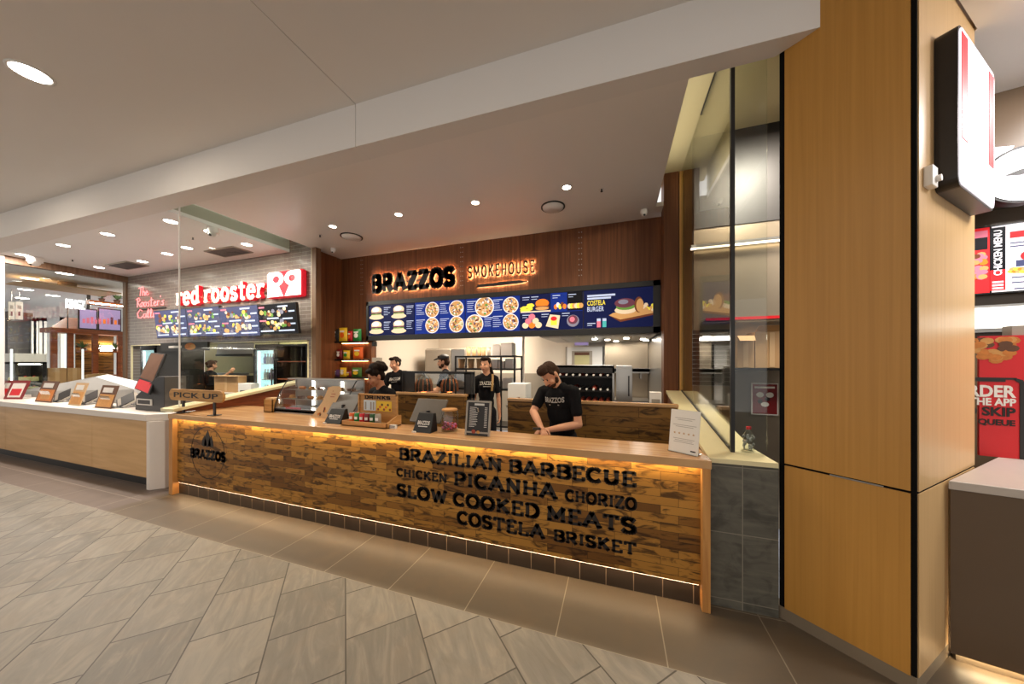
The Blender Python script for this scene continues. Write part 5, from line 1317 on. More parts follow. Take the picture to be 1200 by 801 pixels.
for i, px in enumerate((496.5, 527)):
    YH = 3.90
    x = PX(px, YH); z0 = PZ(px, 458, YH); z1 = PZ(px, 440, YH)
    r = .5 * (PX(px + 8.5, YH) - PX(px - 8.5, YH)); hh = z1 - z0
    t = thing('heat_lamp', ('left' if i == 0 else 'right') + ' ribbed dome heat lamp glowing red under the black food guard', 'heat lamp', (x, YH, z0))
    MB().lathe([(r, 0), (r * .97, hh * .45), (r * .72, hh * .8), (r * .3, hh), (.02, hh + .02)], (0, 0, 0), 'black', 20).build('shade', t)
    b = MB()
    for k in range(12):
        q = 2 * PI * k / 12
        b.tube([(1.02 * rr_ * math.cos(q), 1.02 * rr_ * math.sin(q), z) for rr_, z in ((r, .0), (r * .97, hh * .45), (r * .74, hh * .8))], .008, 'copper', 5)
    b.build('ribs', t)
    MB().ell((0, 0, .012), (r * .55, r * .55, .03), 'heat', 12).build('bulb', t)
    MB().rod((0, 0, hh), (0, 0, z_r - z0 + .0), .012, 'black').rod((0, 0, z_r - z0), (0, YG - YH, z_r - z0), .012, 'black').build('arm', t)
    lamp('heat_lamp_light', 'SPOT', (0, 0, .03), 26, (1, .30, .08), .03, parent=t, spot=2.4)
t = thing('food_pan', 'steel food pan glowing under the heat lamps', 'food pan', (PX(512, 3.9), 3.9, .945)); MB().box(-.5, .5, -.14, .14, 0, .012, 'steel').box(-.5, .5, -.14, -.13, 0, .09, 'steel').box(-.5, .5, .13, .14, 0, .09, 'steel').box(-.5, -.49, -.14, .14, 0, .09, 'steel').box(.49, .5, -.14, .14, 0, .09, 'steel').build('pan', t)
b = MB()
for k in range(60): b.ell((random.uniform(-.45, .45), random.uniform(-.1, .1), .03 + random.uniform(0, .05)), (.035, .03, .022), random.choice(['meat', 'fried', 'crust']), 7)
o = b.build('roast_pieces'); tag(o, 'pile of roast meat pieces in the pan under the heat lamps', 'food'); o['kind'] = 'stuff'; o.location = t.location

# rotisserie grill
YRG = 4.15
a, c_ = PX(650, YRG), PX(720, YRG); z1 = PZ(685, 428, YRG)
t = thing('charcoal_grill', 'open fronted steel rotisserie grill with rows of skewers', 'grill', ((a + c_) / 2, YRG, 0)); w = (c_ - a) / 2
MB().box(-w, w, 0, .6, 0, .92, 'steel').box(-w, -w + .025, 0, .6, .92, z1, 'steel').box(w - .025, w, 0, .6, .92, z1, 'steel').box(-w, w, .57, .6, .92, z1, 'char').box(-w, w, 0, .6, z1 - .03, z1, 'steel').box(-w, w, 0, .03, z1 - .10, z1, 'dark_metal').build('housing', t, .003)
b = MB()
for k in range(200): b.ell((random.uniform(-w + .05, w - .05), random.uniform(.08, .5), .95), (.03, .03, .022), 'char', 6)
o = b.build('charcoal', t); o['kind'] = 'stuff'
for row, z in enumerate((z1 - .12, z1 - .30, z1 - .47)):
    if z < 1.0: break
    MB().box(-w + .02, w - .02, .02, .04, z - .04, z - .015, 'dark_metal').build('skewer_rail', t)
    for k in range(8):
        x = -w + .08 + k * (2 * w - .16) / 7
        s_ = MB().rod((x, -.04, z), (x, .54, z), .006, 'steel', n=8).rod((x, -.07, z), (x, -.03, z), .014, 'white' if row < 2 else 'black', n=8).build('skewer', t)
        if row == 2 or (k + row) % 3 == 0:
            m_ = MB()
            for j in range(4): m_.ell((x, .10 + j * .10, z), (.032, .055, .03), 'meat', 8)
            m_.build('meat', s_)
# steel cabinet right of the grill
a, c_ = PX(722, YRG), PX(741, YRG)
t = thing('steel_cabinet', 'tall stainless cabinet right of the rotisserie grill', 'cabinet', ((a + c_) / 2, YRG, 0)); w = (c_ - a) / 2
z1 = PZ(730, 428.5, YRG)
MB().box(-w, w, 0, .6, 0, z1, 'steel').build('body', t, .004); MB().box(-w + .02, w - .02, -.012, 0, .1, z1 - .03, 'steel').build('door', t, .003); MB().box(w - .05, w - .035, -.04, -.012, 1.2, 1.45, 'dark_metal').build('handle', t)
# steel back bench and shelf on the right
zs = PZ(758, 434, 5.2)
t = thing('wall_shelf', 'long stainless shelf on the steel wall right of the tall cabinet', 'shelf', (-.05, 6.6, zs)); MB().box(-1.1, .66, 0, .35, -.06, 0, 'steel').box(-1.1, .66, 0, .01, -.09, .01, 'steel').build('board', t)
MB().box(-.9, -.87, .05, .36, -.2, -.06, 'steel').box(.5, .53, .05, .36, -.2, -.06, 'steel').build('bracket', t)
S('wall_kitchen', 'stainless rear wall panels right of the white kitchen door', MB().box(PX(709, 6.98), .615, 6.93, 6.985, 0, 2.75, 'steel_warm'))
t = thing('steel_bench', 'stainless bench against the steel wall behind the tall cabinet', 'bench', (.05, 6.25, 0)); MB().box(-.9, .55, 0, .6, .86, .9, 'steel').build('worktop', t); MB().box(-.88, .53, .02, .58, .1, .86, 'steel').build('body', t); MB().box(-.88, -.84, .02, .06, 0, .1, 'dark_metal').box(.49, .53, .02, .06, 0, .1, 'dark_metal').box(-.88, -.84, .54, .58, 0, .1, 'dark_metal').box(.49, .53, .54, .58, 0, .1, 'dark_metal').build('feet', t)
x_ = PX(768, 3.6)
t = thing('paper_box', 'small white paper box on the plank counter near the right post', 'box', (PX(768, 3.62), 3.62, .945)); z1 = PZ(768, 459, 3.62) - .945
MB().box(-.055, .055, -.04, .04, 0, z1, 'white').build('body', t, .003); MB().box(-.04, .04, -.042, -.04, z1 * .6, z1 * .8, 'grey_panel').build('print', t)
# extractor hood with downlights
zh = 2.03
t = thing('extractor_hood', 'long stainless extractor hood with small lamps over the grill', 'hood', (-.15, 5.05, zh))
MB().box(-1.05, .72, 0, 1.6, 0, .45, 'steel').build('canopy', t, .004); MB().box(-.5, .2, .5, 1.1, .45, .715, 'steel').build('duct', t)
for k in range(6): MB().box(-1.0 + k * .28, -.75 + k * .28, .1, 1.5, -.006, 0, 'steel').build('filter', t)
for k, (px, py) in enumerate(((697, 397.5), (722, 400), (734, 396.5), (740, 402.5), (757, 399), (772, 402))):
    p = P(px, py, Z=zh - .012)
    q = p - t.location
    if not (-1.0 < q.x < .70 and .05 < q.y < 1.55): q = Vector((-.9 + k * .3, .4 + .5 * (k % 2), 0))
    MB().rod((q.x, q.y, -.014), (q.x, q.y, -.006), .045, 'lamp_white', n=14).build('lamp', t)
lamp('hood_light', 'AREA', (0, .8, -.03), 22, (1, .93, .82), 1.2, parent=t, aim=None)
t = thing('kitchen_sign', 'small blue and white notice on the steel wall near the right post', 'notice', (PX(772, 6.9), 6.9, PZ(772, 430, 6.9))); MB().box(-.13, .13, 0, .01, 0, .22, 'blue').box(-.13, .13, -.003, 0, .16, .22, 'paper').build('plate', t); MB().box(-.09, -.01, -.003, 0, .04, .12, 'paper').box(.01, .09, -.003, 0, .04, .12, 'paper').build('print', t)
# white kitchen door with window
d = S('door_1', 'white kitchen door with a glazed panel behind the grill', MB().box(PX(664, 6.9), PX(706, 6.9), 6.93, 6.985, 0, PZ(685, 406.5, 6.9), 'white'))
a, c_ = PX(670, 6.9), PX(694, 6.9)
MB().box(a, c_, 6.915, 6.93, 1.25, PZ(682, 411, 6.9), 'grey_panel').build('window_frame', d)
MB().box(a + .06, c_ - .06, 6.91, 6.915, 1.3, PZ(682, 412.5, 6.9), 'olive_wall').box(a + .06, c_ - .06, 6.906, 6.91, PZ(682, 416, 6.9), PZ(682, 412.5, 6.9), 'brown').build('window_pane', d)
MB().box(PX(662.5, 6.9), PX(664, 6.9), 6.92, 6.985, 0, PZ(685, 405.8, 6.9), 'grey_panel').box(PX(706, 6.9), PX(707.5, 6.9), 6.92, 6.985, 0, PZ(685, 405.8, 6.9), 'dark_metal').build('door_frame', d)
t = thing('door_light', 'slim lilac lit sign box above the white kitchen door', 'light', (PX(681, 6.8), 6.86, PZ(681, 404.5, 6.8))); w = .5 * (PX(689, 6.8) - PX(672, 6.8)); MB().box(-w, w, 0, .07, 0, .075, 'white').build('housing', t); MB().box(-w + .01, w - .01, -.004, 0, .008, .068, 'scr_lilac').build('lit_face', t)
# fridge behind the capped man, white column, rack
YK = 5.9
a, c_, z1 = PX(497.5, YK), PX(545, YK), PZ(515, 408, YK)
t = thing('upright_fridge', 'tall grey upright fridge behind the man in the cap', 'fridge', ((a + c_) / 2, YK, 0)); w = (c_ - a) / 2
MB().box(-w, w, .04, .8, 0, z1, 'grey_panel').build('body', t, .02); MB().box(-w + .01, w * .30, 0, .04, .1, z1 - .02, 'grey_panel').build('door', t, .015); MB().box(w * .32, w - .01, 0, .04, .1, z1 - .02, 'steel').build('door', t, .015); MB().box(w * .22, w * .26, -.04, -.02, 1.0, 1.4, 'dark_metal').box(w * .22, w * .26, -.02, 0, 1.02, 1.05, 'dark_metal').box(w * .22, w * .26, -.02, 0, 1.35, 1.38, 'dark_metal').build('handle', t)
a, c_ = PX(603.5, 6.2), PX(612, 6.2)
S('trim_8', 'white square pillar beside the storage rack', MB().box(a, c_, 6.2, 6.36, 0, 2.75, 'white_wall'))
YK = 5.4
a, c_ = PX(534, YK), PX(603, YK)
t = thing('storage_rack', 'black wire storage rack with tubs and boxes behind the standing woman', 'rack', ((a + c_) / 2, YK, 0)); w = (c_ - a) / 2
zt = PZ(570, 416.5, YK); zm = PZ(570, 431.5, YK); zl = PZ(570, 455, YK)
for sx in (-w, w):
    for sy in (0, .45): MB().box(sx - .014, sx + .014, sy - .014, sy + .014, 0, zt, 'black').build('post', t)
MB().box(w * .54, w * .54 + .028, -.014, .014, 0, zt, 'black').build('post', t)
for z in (zt, zm, zl, .45):
    b = MB().box(-w, w, -.015, .465, z - .03, z, 'black'); b.build('shelf', t)
def lathe_thing(name, label, cat, px, Y, zb, r, h, m, group, lid=None):
    o = thing(name, label, cat, (PX(px, Y), Y, zb), 0, group); MB().lathe([(r * .84, 0), (r, h), (r * .96, h), (r * .82, .01), (0, .01)], (0, 0, 0), m, 16).build('body', o)
    MB().lathe([(r * 1.04, h - .012), (r * 1.04, h + .004), (0, h + .006)], (0, 0, 0), lid or m, 16).build('lid', o)
    return o
for k, px in enumerate((541, 552, 562.5)): lathe_thing('food_tub', f'brown paper food tub on the rack\'s middle shelf, {("leftmost", "second from the left", "third from the left")[k]}', 'tub', px, YK + .2, zm, .068, zt - zm - .06, 'kraft', 'paper tubs on the rack', 'cardboard')
for k, px in enumerate((549, 555.5, 562, 567, 573)): lathe_thing('cup_stack', f'pale stack of paper cups on top of the rack, {("first", "second", "third", "fourth", "fifth")[k]} from the left', 'cups', px, YK + .2, zt, .042, PZ(px, 406, YK) - zt, 'kraft' if k < 4 else 'grey_panel', 'cup stacks on the rack')
rs = random.Random(3)
for k, (p0, p1, pt, pb, zz) in enumerate(((577, 586, 403, 416, zt), (587, 600, 401.5, 416, zt), (576, 583, 421, 430, zm), (584, 591, 423, 430, zm), (592, 601, 420, 430, zm), (578, 588, 446, 453, zl), (589, 600, 443, 453, zl))):
    a, c_ = PX(p0, YK + .1), PX(p1, YK + .1); z1 = PZ((p0 + p1) / 2, pt, YK + .1)
    o = thing('food_box', f'white takeaway carton on the {"top" if zz == zt else "middle" if zz == zm else "lower"} shelf of the rack, {("first", "second", "first", "second", "third", "first", "second")[k]} from the pillar\'s far side', 'box', ((a + c_) / 2, YK + .1, zz), 0, 'takeaway cartons on the rack'); w_ = (c_ - a) / 2
    MB().box(-w_, w_, 0, .22, 0, max(.05, z1 - zz), 'white').build('body', o, .004); MB().box(-w_, w_, -.003, .1, max(.05, z1 - zz) - .012, max(.05, z1 - zz) + .002, 'paper').build('flap', o)
# white carton and slanted tray near the white pillar
a, c_, z0, z1 = pbox(595, 616, 449.5, 461, 4.3, .3)
t = thing('stock_carton', 'wide white carton stack behind the plank counter by the white pillar', 'carton', ((a + c_) / 2, 4.3, .0)); w = (c_ - a) / 2
MB().box(-w, w, 0, .3, 1.0, z1, 'white').build('carton', t, .004); MB().box(-w - .02, w + .02, -.02, .32, .96, 1.0, 'steel').build('table_top', t)
for sx in (-w, w - .03):
    for sy in (0, .27): MB().box(sx, sx + .03, sy, sy + .03, 0, .96, 'steel').build('leg', t)
# jamb fittings at the left of the kitchen opening
t = thing('till_printer', 'small dark screen on a slim pole at the kitchen\'s left jamb', 'screen', (PX(439, 4.3), 4.3, 0))
MB().rod((0, 0, 0), (0, 0, PZ(440, 420, 4.45)), .012, 'black').rod((0, 0, 0), (0, 0, .02), .1, 'black').build('pole', t); MB().box(-.03, .13, -.03, .03, PZ(440, 424, 4.45), PZ(440, 419, 4.45), 'grey_panel', ).build('screen', t)
t = thing('wall_speaker', 'small black box at the top of the kitchen\'s left jamb', 'speaker', (PX(438.5, 4.58), 4.56, PZ(438, 405.5, 4.58))); MB().box(-.03, .03, 0, .06, 0, .08, 'black').build('case', t, .004); MB().disc(0, .04, .018, .018, -.001, 'char', 12).build('cone', t)

# ================================================================== BEHIND THE CORNER WINDOW
YW = 3.69
zb0, zb1 = PZ(885, 288, YW), PZ(885, 283, YW)
t = thing('light_rail', 'thin warm light rail on the steel wall behind the corner window', 'light', (1.35, 3.62, zb0)); MB().box(-.62, .4, 0, .07, .02, .05, 'steel').build('rail', t); MB().box(-.62, .4, 0.0, .03, .008, .02, 'rail_lamp').build('lamp_tube', t)
z_s = PZ(885, 431, 3.45)
t = thing('steel_shelf', 'steel shelf holding brown cartons behind the corner window', 'shelf', (1.35, 3.45, z_s)); MB().box(-.42, .5, -.02, .24, -.02, 0, 'dark_metal').build('board', t); MB().box(-.40, -.38, .0, .24, -.15, -.02, 'steel').box(.4, .42, 0, .24, -.15, -.02, 'steel').build('bracket', t)
for k, (p0, p1, pt, lb, m) in enumerate(((864, 884, 393, 'brown carton on the steel shelf behind the corner window, at its left', 'cardboard'), (885, 925, 388, 'larger open brown carton on the steel shelf behind the corner window', 'cardboard'))):
    a, c_ = PX(p0, 3.46), PX(p1, 3.46); z1 = PZ((p0 + p1) / 2, pt, 3.46)
    o = thing('carton', lb, 'carton', ((a + c_) / 2, 3.46, z_s)); w = (c_ - a) / 2
    MB().box(-w, w, 0, .2, 0, z1 - z_s, m).build('body', o, .003)
    MB().add([(-w, 0, z1 - z_s), (w, 0, z1 - z_s), (w * .9, -.05, z1 - z_s + (.05 if k else -.05)), (-w * .9, -.05, z1 - z_s + (.05 if k else -.05)), (-w, .004, z1 - z_s), (w, .004, z1 - z_s), (w * .9, -.046, z1 - z_s + (.05 if k else -.05)), (-w * .9, -.046, z1 - z_s + (.05 if k else -.05))],
             [(3, 2, 1, 0), (4, 5, 6, 7), (0, 1, 5, 4), (1, 2, 6, 5), (2, 3, 7, 6), (3, 0, 4, 7)], m).box(-.02, .02, -.002, 0, .01, z1 - z_s - .01, 'kraft').build('flap', o)
z_s2 = PZ(885, 371, 3.5)
t = thing('red_edged_shelf', 'upper steel shelf with red edge behind the corner window', 'shelf', (1.35, 3.5, z_s2)); MB().box(-.52, .5, 0, .19, -.015, 0, 'steel').build('board', t); MB().box(-.52, .5, -.006, 0, -.022, .004, 'red').build('edge_strip', t)
x0, x1 = PX(883, 3.66), PX(912, 3.66)
t = thing('wall_poster', 'red notice poster with white ovals behind the corner window', 'poster', ((x0 + x1) / 2, 3.685, PZ(895, 485, 3.66))); w = (x1 - x0) / 2; h = PZ(895, 450, 3.66) - PZ(895, 485, 3.66)
MB().box(-w, w, -.006, 0, 0, h, 'dark_red').box(-w - .01, w + .01, -.004, 0, -.01, h + .01, 'paper').build('sheet', t)
MB().disc(-w * .4, h * .64, w * .32, h * .09, -.008, 'paper', 14).disc(w * .4, h * .64, w * .32, h * .09, -.008, 'paper', 14).disc(0, h * .32, w * .34, h * .08, -.008, 'paper', 14).box(-w * .85, w * .8, -.008, -.006, h * .86, h * .92, 'paper').disc(-w * .4, h * .42, w * .2, h * .08, -.0075, 'char', 10).disc(w * .2, h * .5, w * .22, h * .07, -.0075, 'char', 10).build('print', t)
# slatted panel added in place of pale lines reflected in the glass
x0, x1 = PX(812, 3.66), PX(857, 3.66); z0, z1 = PZ(835, 452, 3.66), PZ(835, 386, 3.66)
t = thing('reflected_slats', 'dark panel with thin pale horizontal slats behind the corner window', 'panel', ((x0 + x1) / 2, 3.685, z0)); w = (x1 - x0) / 2; h = z1 - z0
b = MB()
for k in range(13): b.box(-w, w, -.02, -.012, h * k / 13, h * k / 13 + .006, 'steel')
b.build('slats', t); MB().box(-w, w, -.012, 0, 0, h, 'char').build('back_plate', t)
p = P(888, 527, Z=lz(2.62) + .002)
t = thing('water_bottle', 'clear plastic bottle with red cap on the ledge behind the corner window', 'bottle', (.90 - .035, 2.60, lz(2.62)))
t.location = (.868, 2.565, lz(2.565) + .002)
MB().lathe([(.026, 0), (.032, .01), (.032, .04), (.029, .05), (.032, .06), (.032, .10), (.014, .135), (.013, .145)], (0, 0, 0), 'jar_glass', 16).build('bottle_body', t); MB().rod((0, 0, .145), (0, 0, .163), .015, 'red').build('cap', t)
b = MB()
for k in range(24):
    q = random.uniform(0, 2 * PI); b.ell((.028 * math.cos(q), .028 * math.sin(q), random.uniform(.01, .1)), (.008, .008, .012), 'grey_face', 6)
b.build('crumpled_label', t)

# ================================================================== RED POSTER SHOP ON THE RIGHT
t = thing('service_counter', 'dark fronted counter with pale stone top beside the veneer column', 'counter', tuple(KB) + (0,), math.atan2(KU.y, KU.x))
MB().prism([(.0, 0), (2.4, 0), (2.4, .845), (.565, .845)], .94, .985, 'grey_stone', 'z').build('countertop', t, .003)
MB().box(.012, 2.4, .012, .03, .06, .94, 'dark_front').build('front_panel', t)
MB().box(.05, 2.4, .06, .09, 0, .06, 'plinth').build('kickboard', t)
MB().box(.05, 2.4, .035, .055, .05, .058, 'led').build('light_strip', t)
def kthing(name, label, cat, x, y, z): 
    p = KB + KU * x + KN * y; return thing(name, label, cat, (p.x, p.y, z), math.atan2(KU.y, KU.x))
def kpix(px, py, y):
    """pixel on the plane y = const of the right hand shop -> local x, z"""
    r = ray(px, py); n = Vector((KN.x, KN.y)); r2 = Vector((r.x, r.y)); k = (KB.dot(n) + y) / r2.dot(n)
    q = r2 * k - KB; return q.dot(KU), H + r.z * k
yp = .835
xl_, zt_ = kpix(1141, 394, yp); xr_, _ = kpix(1200, 394, yp); _, zb_ = kpix(1170, 533.5, yp)
t = kthing('app_poster', 'large red poster with white and black lettering on a phone drawing', 'poster', (xl_ + xr_) / 2, yp, .986)
w = (xr_ - xl_) / 2; h = zt_ - .986
MB().box(-w + .02, w + .5, -.008, .01, 0, h, 'red_poster').build('sheet', t)
X = lambda px, py: (kpix(px, py, yp)[0] - (xl_ + xr_) / 2, kpix(px, py, yp)[1] - .986)
def ktext(body, p0, p1, m, depth=.002):
    (xa, za), (xb, zb) = X(*p0), X(*p1); return (body, xa, min(za, zb), xb - xa, abs(za - zb), -.0105, depth, m)
b = MB()
oL = X(1108, 452)[0]
for body, (xa, ya), (xb, yb), m in (('ORDER', (1116, 466), (1189.5, 451.5), 'paper'), ('ON THE APP', (1110, 476), (1189.5, 466.8), 'paper'), ('TO SKIP', (1116, 488.5), (1189, 477.5), 'ink'), ('THE QUEUE', (1118, 500.5), (1188.5, 492), 'ink')):
    xa_, xb_ = X(xa, 480)[0], X(xb, 480)[0]; z_t = X(1189, min(ya, yb))[1]; z_b = X(1189, max(ya, yb))[1]
    b.text(body, xa_, z_b, xb_ - xa_, z_t - z_b, -.0105, .002, m, bold=.035)
b.build('lettering', t)
b = MB()
(xa, za), (xb, zb) = X(1100, 442), X(1196, 533)
b.box(xb - .008, xb + .012, -.0115, -.008, 0, za - .03, 'char').box(xa, xb - .02, -.0115, -.008, za - .008, za + .006, 'char').box(X(1140, 445)[0] - .2, X(1177, 445)[0], -.0115, -.008, za - .022, za - .006, 'char')
b.prism([(xb - .03, za + .006), (xb - .03, za - .008), (xb - .008, za - .03), (xb + .012, za - .03), (xb + .004, za - .008)], -.0115, -.008, 'char')
b.build('phone_outline', t)
b = MB()
rs = random.Random(5)
for k in range(46):
    px_, py_ = rs.uniform(1128, 1186), rs.uniform(394, 425)
    if py_ > 425 - abs(px_ - 1165) * .45: continue
    x_, z_ = X(px_, py_); z_ = min(z_, h - .03)
    b.disc(x_, z_, .03, .022, -.0095 - k * .00003, rs.choice(['fried', 'fried', 'crust', 'brown']), 9)
b.build('food_picture', t)
# white light band, dark bulkhead and menu screens above the poster
yp = 1.56
_, z0 = kpix(1170, 386, yp); _, z1 = kpix(1170, 360, yp)
t = kthing('light_band', 'wide white lit band above the red poster', 'light', .75, yp - .03, z0); MB().box(-1, 1.4, 0, .04, -.02, z1 - z0 + .02, 'steel').build('housing', t); MB().box(-1, 1.4, -.01, 0, 0.01, z1 - z0, 'band_white').build('lit_face', t)
_, z0 = kpix(1170, 344.5, yp); _, z1 = kpix(1170, 265.5, yp)
xs = [kpix(1126, 300, yp)[0], kpix(1154.5, 300, yp)[0], kpix(1250, 300, yp)[0]]
t = kthing('menu_screen', 'lit red poster screen left of the chicken menu', 'screen', xs[0], yp - .06, z0)
w_ = xs[1] - xs[0] - .005; h = z1 - z0
MB().box(0, w_, 0, .06, 0, h, 'black').build('casing', t); sc = MB().box(.004, w_ - .002, -.003, 0, .01, h - .01, 'scr_red').build('screen', t)
b = MB()
for k in range(26): b.disc(random.uniform(.04, w_ - .03), h * random.uniform(.25, .62), .024, .02, -.004 - k * .00004, random.choice(['scr_brown', 'scr_orange', 'scr_rose', 'scr_tan']), 8)
b.rect(w_ * .2, w_ * .9, h * .66, h * .86, -.0036, 'scr_black').rect(w_ * .2, w_ * .9, h * .84, h * .94, -.004, 'scr_rose'); b.build('food_pictures', sc)
x0 = xs[1]
t = kthing('menu_screen', 'lit white chicken menu screen with upright lettering', 'screen', x0, yp - .06, z0); w_ = xs[2] - xs[1]
MB().box(0, w_, 0, .06, 0, h, 'black').build('casing', t); sc = MB().box(.004, w_, -.003, 0, .01, h - .01, 'scr_white').build('screen', t)
K_ = lambda px, py: (kpix(px, py, yp - .06)[0] - x0, kpix(px, py, yp - .06)[1] - z0)
b = MB()
(xa, za), (xb, zb) = K_(1160, 344), K_(1178, 268)
b.rect(xa, xb, h * .04, h * .34, -.0036, 'scr_red'); b.rect(xa, xb, h * .34, h * .96, -.0036, 'scr_black')
TR = Matrix.Translation((xb - (xb - xa) * .22, 0, h * .26)) @ Matrix.Rotation(-PI / 2, 4, 'Y')
b.text('CHICKEN MENU', 0, 0, h * .66, (xb - xa) * .56, -.0045, .0006, 'scr_white', bold=.025, T=TR)
for k in range(3): b.rect(xa + .01, xb - .01, h * (.06 + .045 * k), h * (.085 + .045 * k), -.0042, 'scr_white')
(xc, zc_) = K_(1183, 274)
b.prism([(xc, zc_ - .035), (xc + .07, zc_ - .035), (xc + .07, zc_ - .05), (xc + .12, zc_ - .01), (xc + .07, zc_ + .03), (xc + .07, zc_ + .015), (xc, zc_ + .015)], -.0042, -.0036, 'scr_red')
for k, (u, v) in enumerate(((1183, 285), (1183, 289), (1185, 325), (1185, 331), (1188, 338))): (q, z_) = K_(u, v); b.rect(q, q + .12, z_ - .006, z_ + .004, -.0038, 'scr_slate')
for k in range(10): (q, z_) = K_(1185 + 2.4 * k, 318 - 3 * (k % 2)); b.disc(q, z_, .022, .014, -.0038 - k * .00005, ['scr_yellow', 'scr_tan', 'scr_orange'][k % 3], 9)
(q, z_) = K_(1190, 308); b.rect(q, q + .10, z_ - .03, z_ + .02, -.0044, 'scr_slate'); b.disc(q + .06, z_ + .05, .04, .04, -.004, 'scr_red', 12)
b.build('menu_picture', sc)
# big round white sign, only partly in view
yq = 1.22
xs_, zs_ = kpix(1203, 203, yq)
R_ = abs(kpix(1203, 172, yq)[1] - zs_)
t = kthing('round_sign', 'large round white glowing sign on the dark bulkhead above the menu screens', 'sign', xs_, yq, zs_ - R_)
MB().rod((0, .0, R_), (0, .08, R_), R_ + .015, 'char', n=48).build('housing', t)
MB().disc(0, R_, R_, R_, -.004, 'light_face', 48).build('lit_face', t)
MB().prism([(-.02, R_ * 1.2), (-.10, R_ * 1.05), (-.03, R_ * .98), (.1, R_ * 1.05)], -.008, -.004, 'char').build('emblem', t)
q0 = kpix(1163, 228, yq + .05)
rel_ = lambda px, py: (kpix(px, py, yq + .05)[0] - q0[0], kpix(px, py, yq + .05)[1] - q0[1])
t = kthing('lit_panel', 'slanted white lit panel left of the round white sign', 'sign', q0[0], yq + .05, q0[1])
pn = [rel_(1155, 229), rel_(1166, 226), rel_(1172, 200), rel_(1188, 171), rel_(1155, 174)]
MB().prism(pn, -.004, 0, 'light_face').build('lit_face', t); MB().prism([(a_, b_) for a_, b_ in pn], 0, .03, 'char').build('housing', t)
# soffit of the dark bulkhead
S('wall_bulkhead', 'dark bulkhead carrying the round white sign', MB().box(-.2, 3.4, 1.30, 1.60, 2.86, 3.66, 'dark_front', KT(0, 0)))

# lightbox on the column
LBt0, LBt1, dep = .23, .915, .073
pc = C1 + e2 * LBt0
Zb, Zt = 2.50, 3.31
t = thing('lightbox_sign', 'white lightbox sign with red side stripes and dark casing fixed to the column', 'sign', (pc.x, pc.y, Zb), math.atan2(e2.y, e2.x))
w = LBt1 - LBt0; h = Zt - Zb
def rrect(x0, x1, z0, z1, r, n=6):
    out = []
    for (cx, cz, a0) in ((x1 - r, z1 - r, 0), (x0 + r, z1 - r, 90), (x0 + r, z0 + r, 180), (x1 - r, z0 + r, 270)):
        out += [(cx + r * math.cos(math.radians(a0 + 90 * k / n)), cz + r * math.sin(math.radians(a0 + 90 * k / n))) for k in range(n + 1)]
    return out
MB().prism(rrect(0, w, 0, h, .05), -dep, 0, 'dark_metal').build('housing', t, .002)
MB().prism(rrect(.012, w - .012, .012, h - .012, .045), -dep - .004, -dep, 'light_face').build('lit_face', t)
for u0, u1 in ((.05, .20), (.80, .95)): MB().box(w * u0, w * u1, -dep - .006, -dep - .004, h * .30, h * .955, 'face_red').build('stripe', t)
MB().box(.03, .035, -.05, -.045, h * .2, h * .21, 'steel').build('screw', t)
pc = C1 + e2 * .075
zz = P(1097, 222, Y=pc.y).z
t = thing('switch_box', 'small white switch box on the column below the lightbox', 'switch', (pc.x, pc.y, P(1098, 220, Y=pc.y + .03).z), math.atan2(e2.y, e2.x))
MB().box(.0, .075, -.03, 0, 0, .10, 'white').build('box', t, .004); MB().rod((.055, -.03, .04), (.055, -.045, .04), .016, 'white', n=14).build('switch_knob', t)

# ================================================================== CEILING FITTINGS
SPOTS = []
def downlight(label, x, y, z, r, m, group, power, col=(1, .86, .68), spot=None):
    t = thing('downlight', label, 'ceiling light', (x, y, z), 0, group)
    MB().lathe([(r * 1.18, 0), (r * 1.18, -.006), (r, -.008), (r, -.001)], (0, 0, 0), 'white', 24).build('trim_ring', t)
    MB().rod((0, 0, -.004), (0, 0, 0), r, m, n=24).build('lens', t)
    if power:
        if spot: lamp('downlight_lamp', 'SPOT', (0, 0, -.02), power, col, r * .8, parent=t, spot=spot, blend=.9)
        else:
            lamp('downlight_lamp', 'AREA', (0, 0, -.015), power, col, r * 1.7, parent=t)
    return t
ords = ('leftmost', 'second from the left', 'third from the left', 'rightmost')
for k, (px, py) in enumerate(((390, 265), (467, 251), (557, 237), (664, 219))):
    p = P(px, py, Z=HC); downlight(f'small round downlight over the timber counter, {ords[k]} of four', p.x, p.y, HC, .045, 'lamp_warm', 'downlights over the timber counter', 60, (1, .80, .56), spot=2.3)
p = P(36, 85, Z=MC)
downlight('large round downlight in the mall ceiling near the bulkhead', p.x, p.y, MC, .10, 'lamp_white', 'downlights in the mall ceiling', 9)
for k, (x, y) in enumerate(((-1.9, -.55), (.6, -.9), (-4.6, -1.6), (-7.4, -.6), (-7.2, 1.1), (-10, .6), (-1.9, -2.6), (1.2, -2.8), (3.6, -.8))):
    downlight('large round downlight of the mall ceiling out over the walkway', x, y, MC, .10, 'lamp_white', 'downlights out over the walkway', 9)
rl = [(26, 298), (74, 287), (126, 274), (200, 259), (116, 313), (167, 306), (196, 297), (246, 271), (219, 290), (289, 286)]
for k, (px, py) in enumerate(rl):
    p = P(px, py, Z=HC)
    nth = ('first', 'second', 'third', 'fourth', 'fifth', 'sixth', 'seventh', 'eighth', 'ninth', 'tenth')
    row = 'front row' if k < 4 else 'rear rows'
    idx = k if k < 4 else k - 4
    downlight(f'bright round downlight over the tiled shop, {nth[idx]} from the left in the {row}', p.x, p.y, HC, .07, 'lamp_white', 'downlights over the tiled shop', 34 if k in (0, 1, 2, 3, 7) else 0, (1, .90, .80))
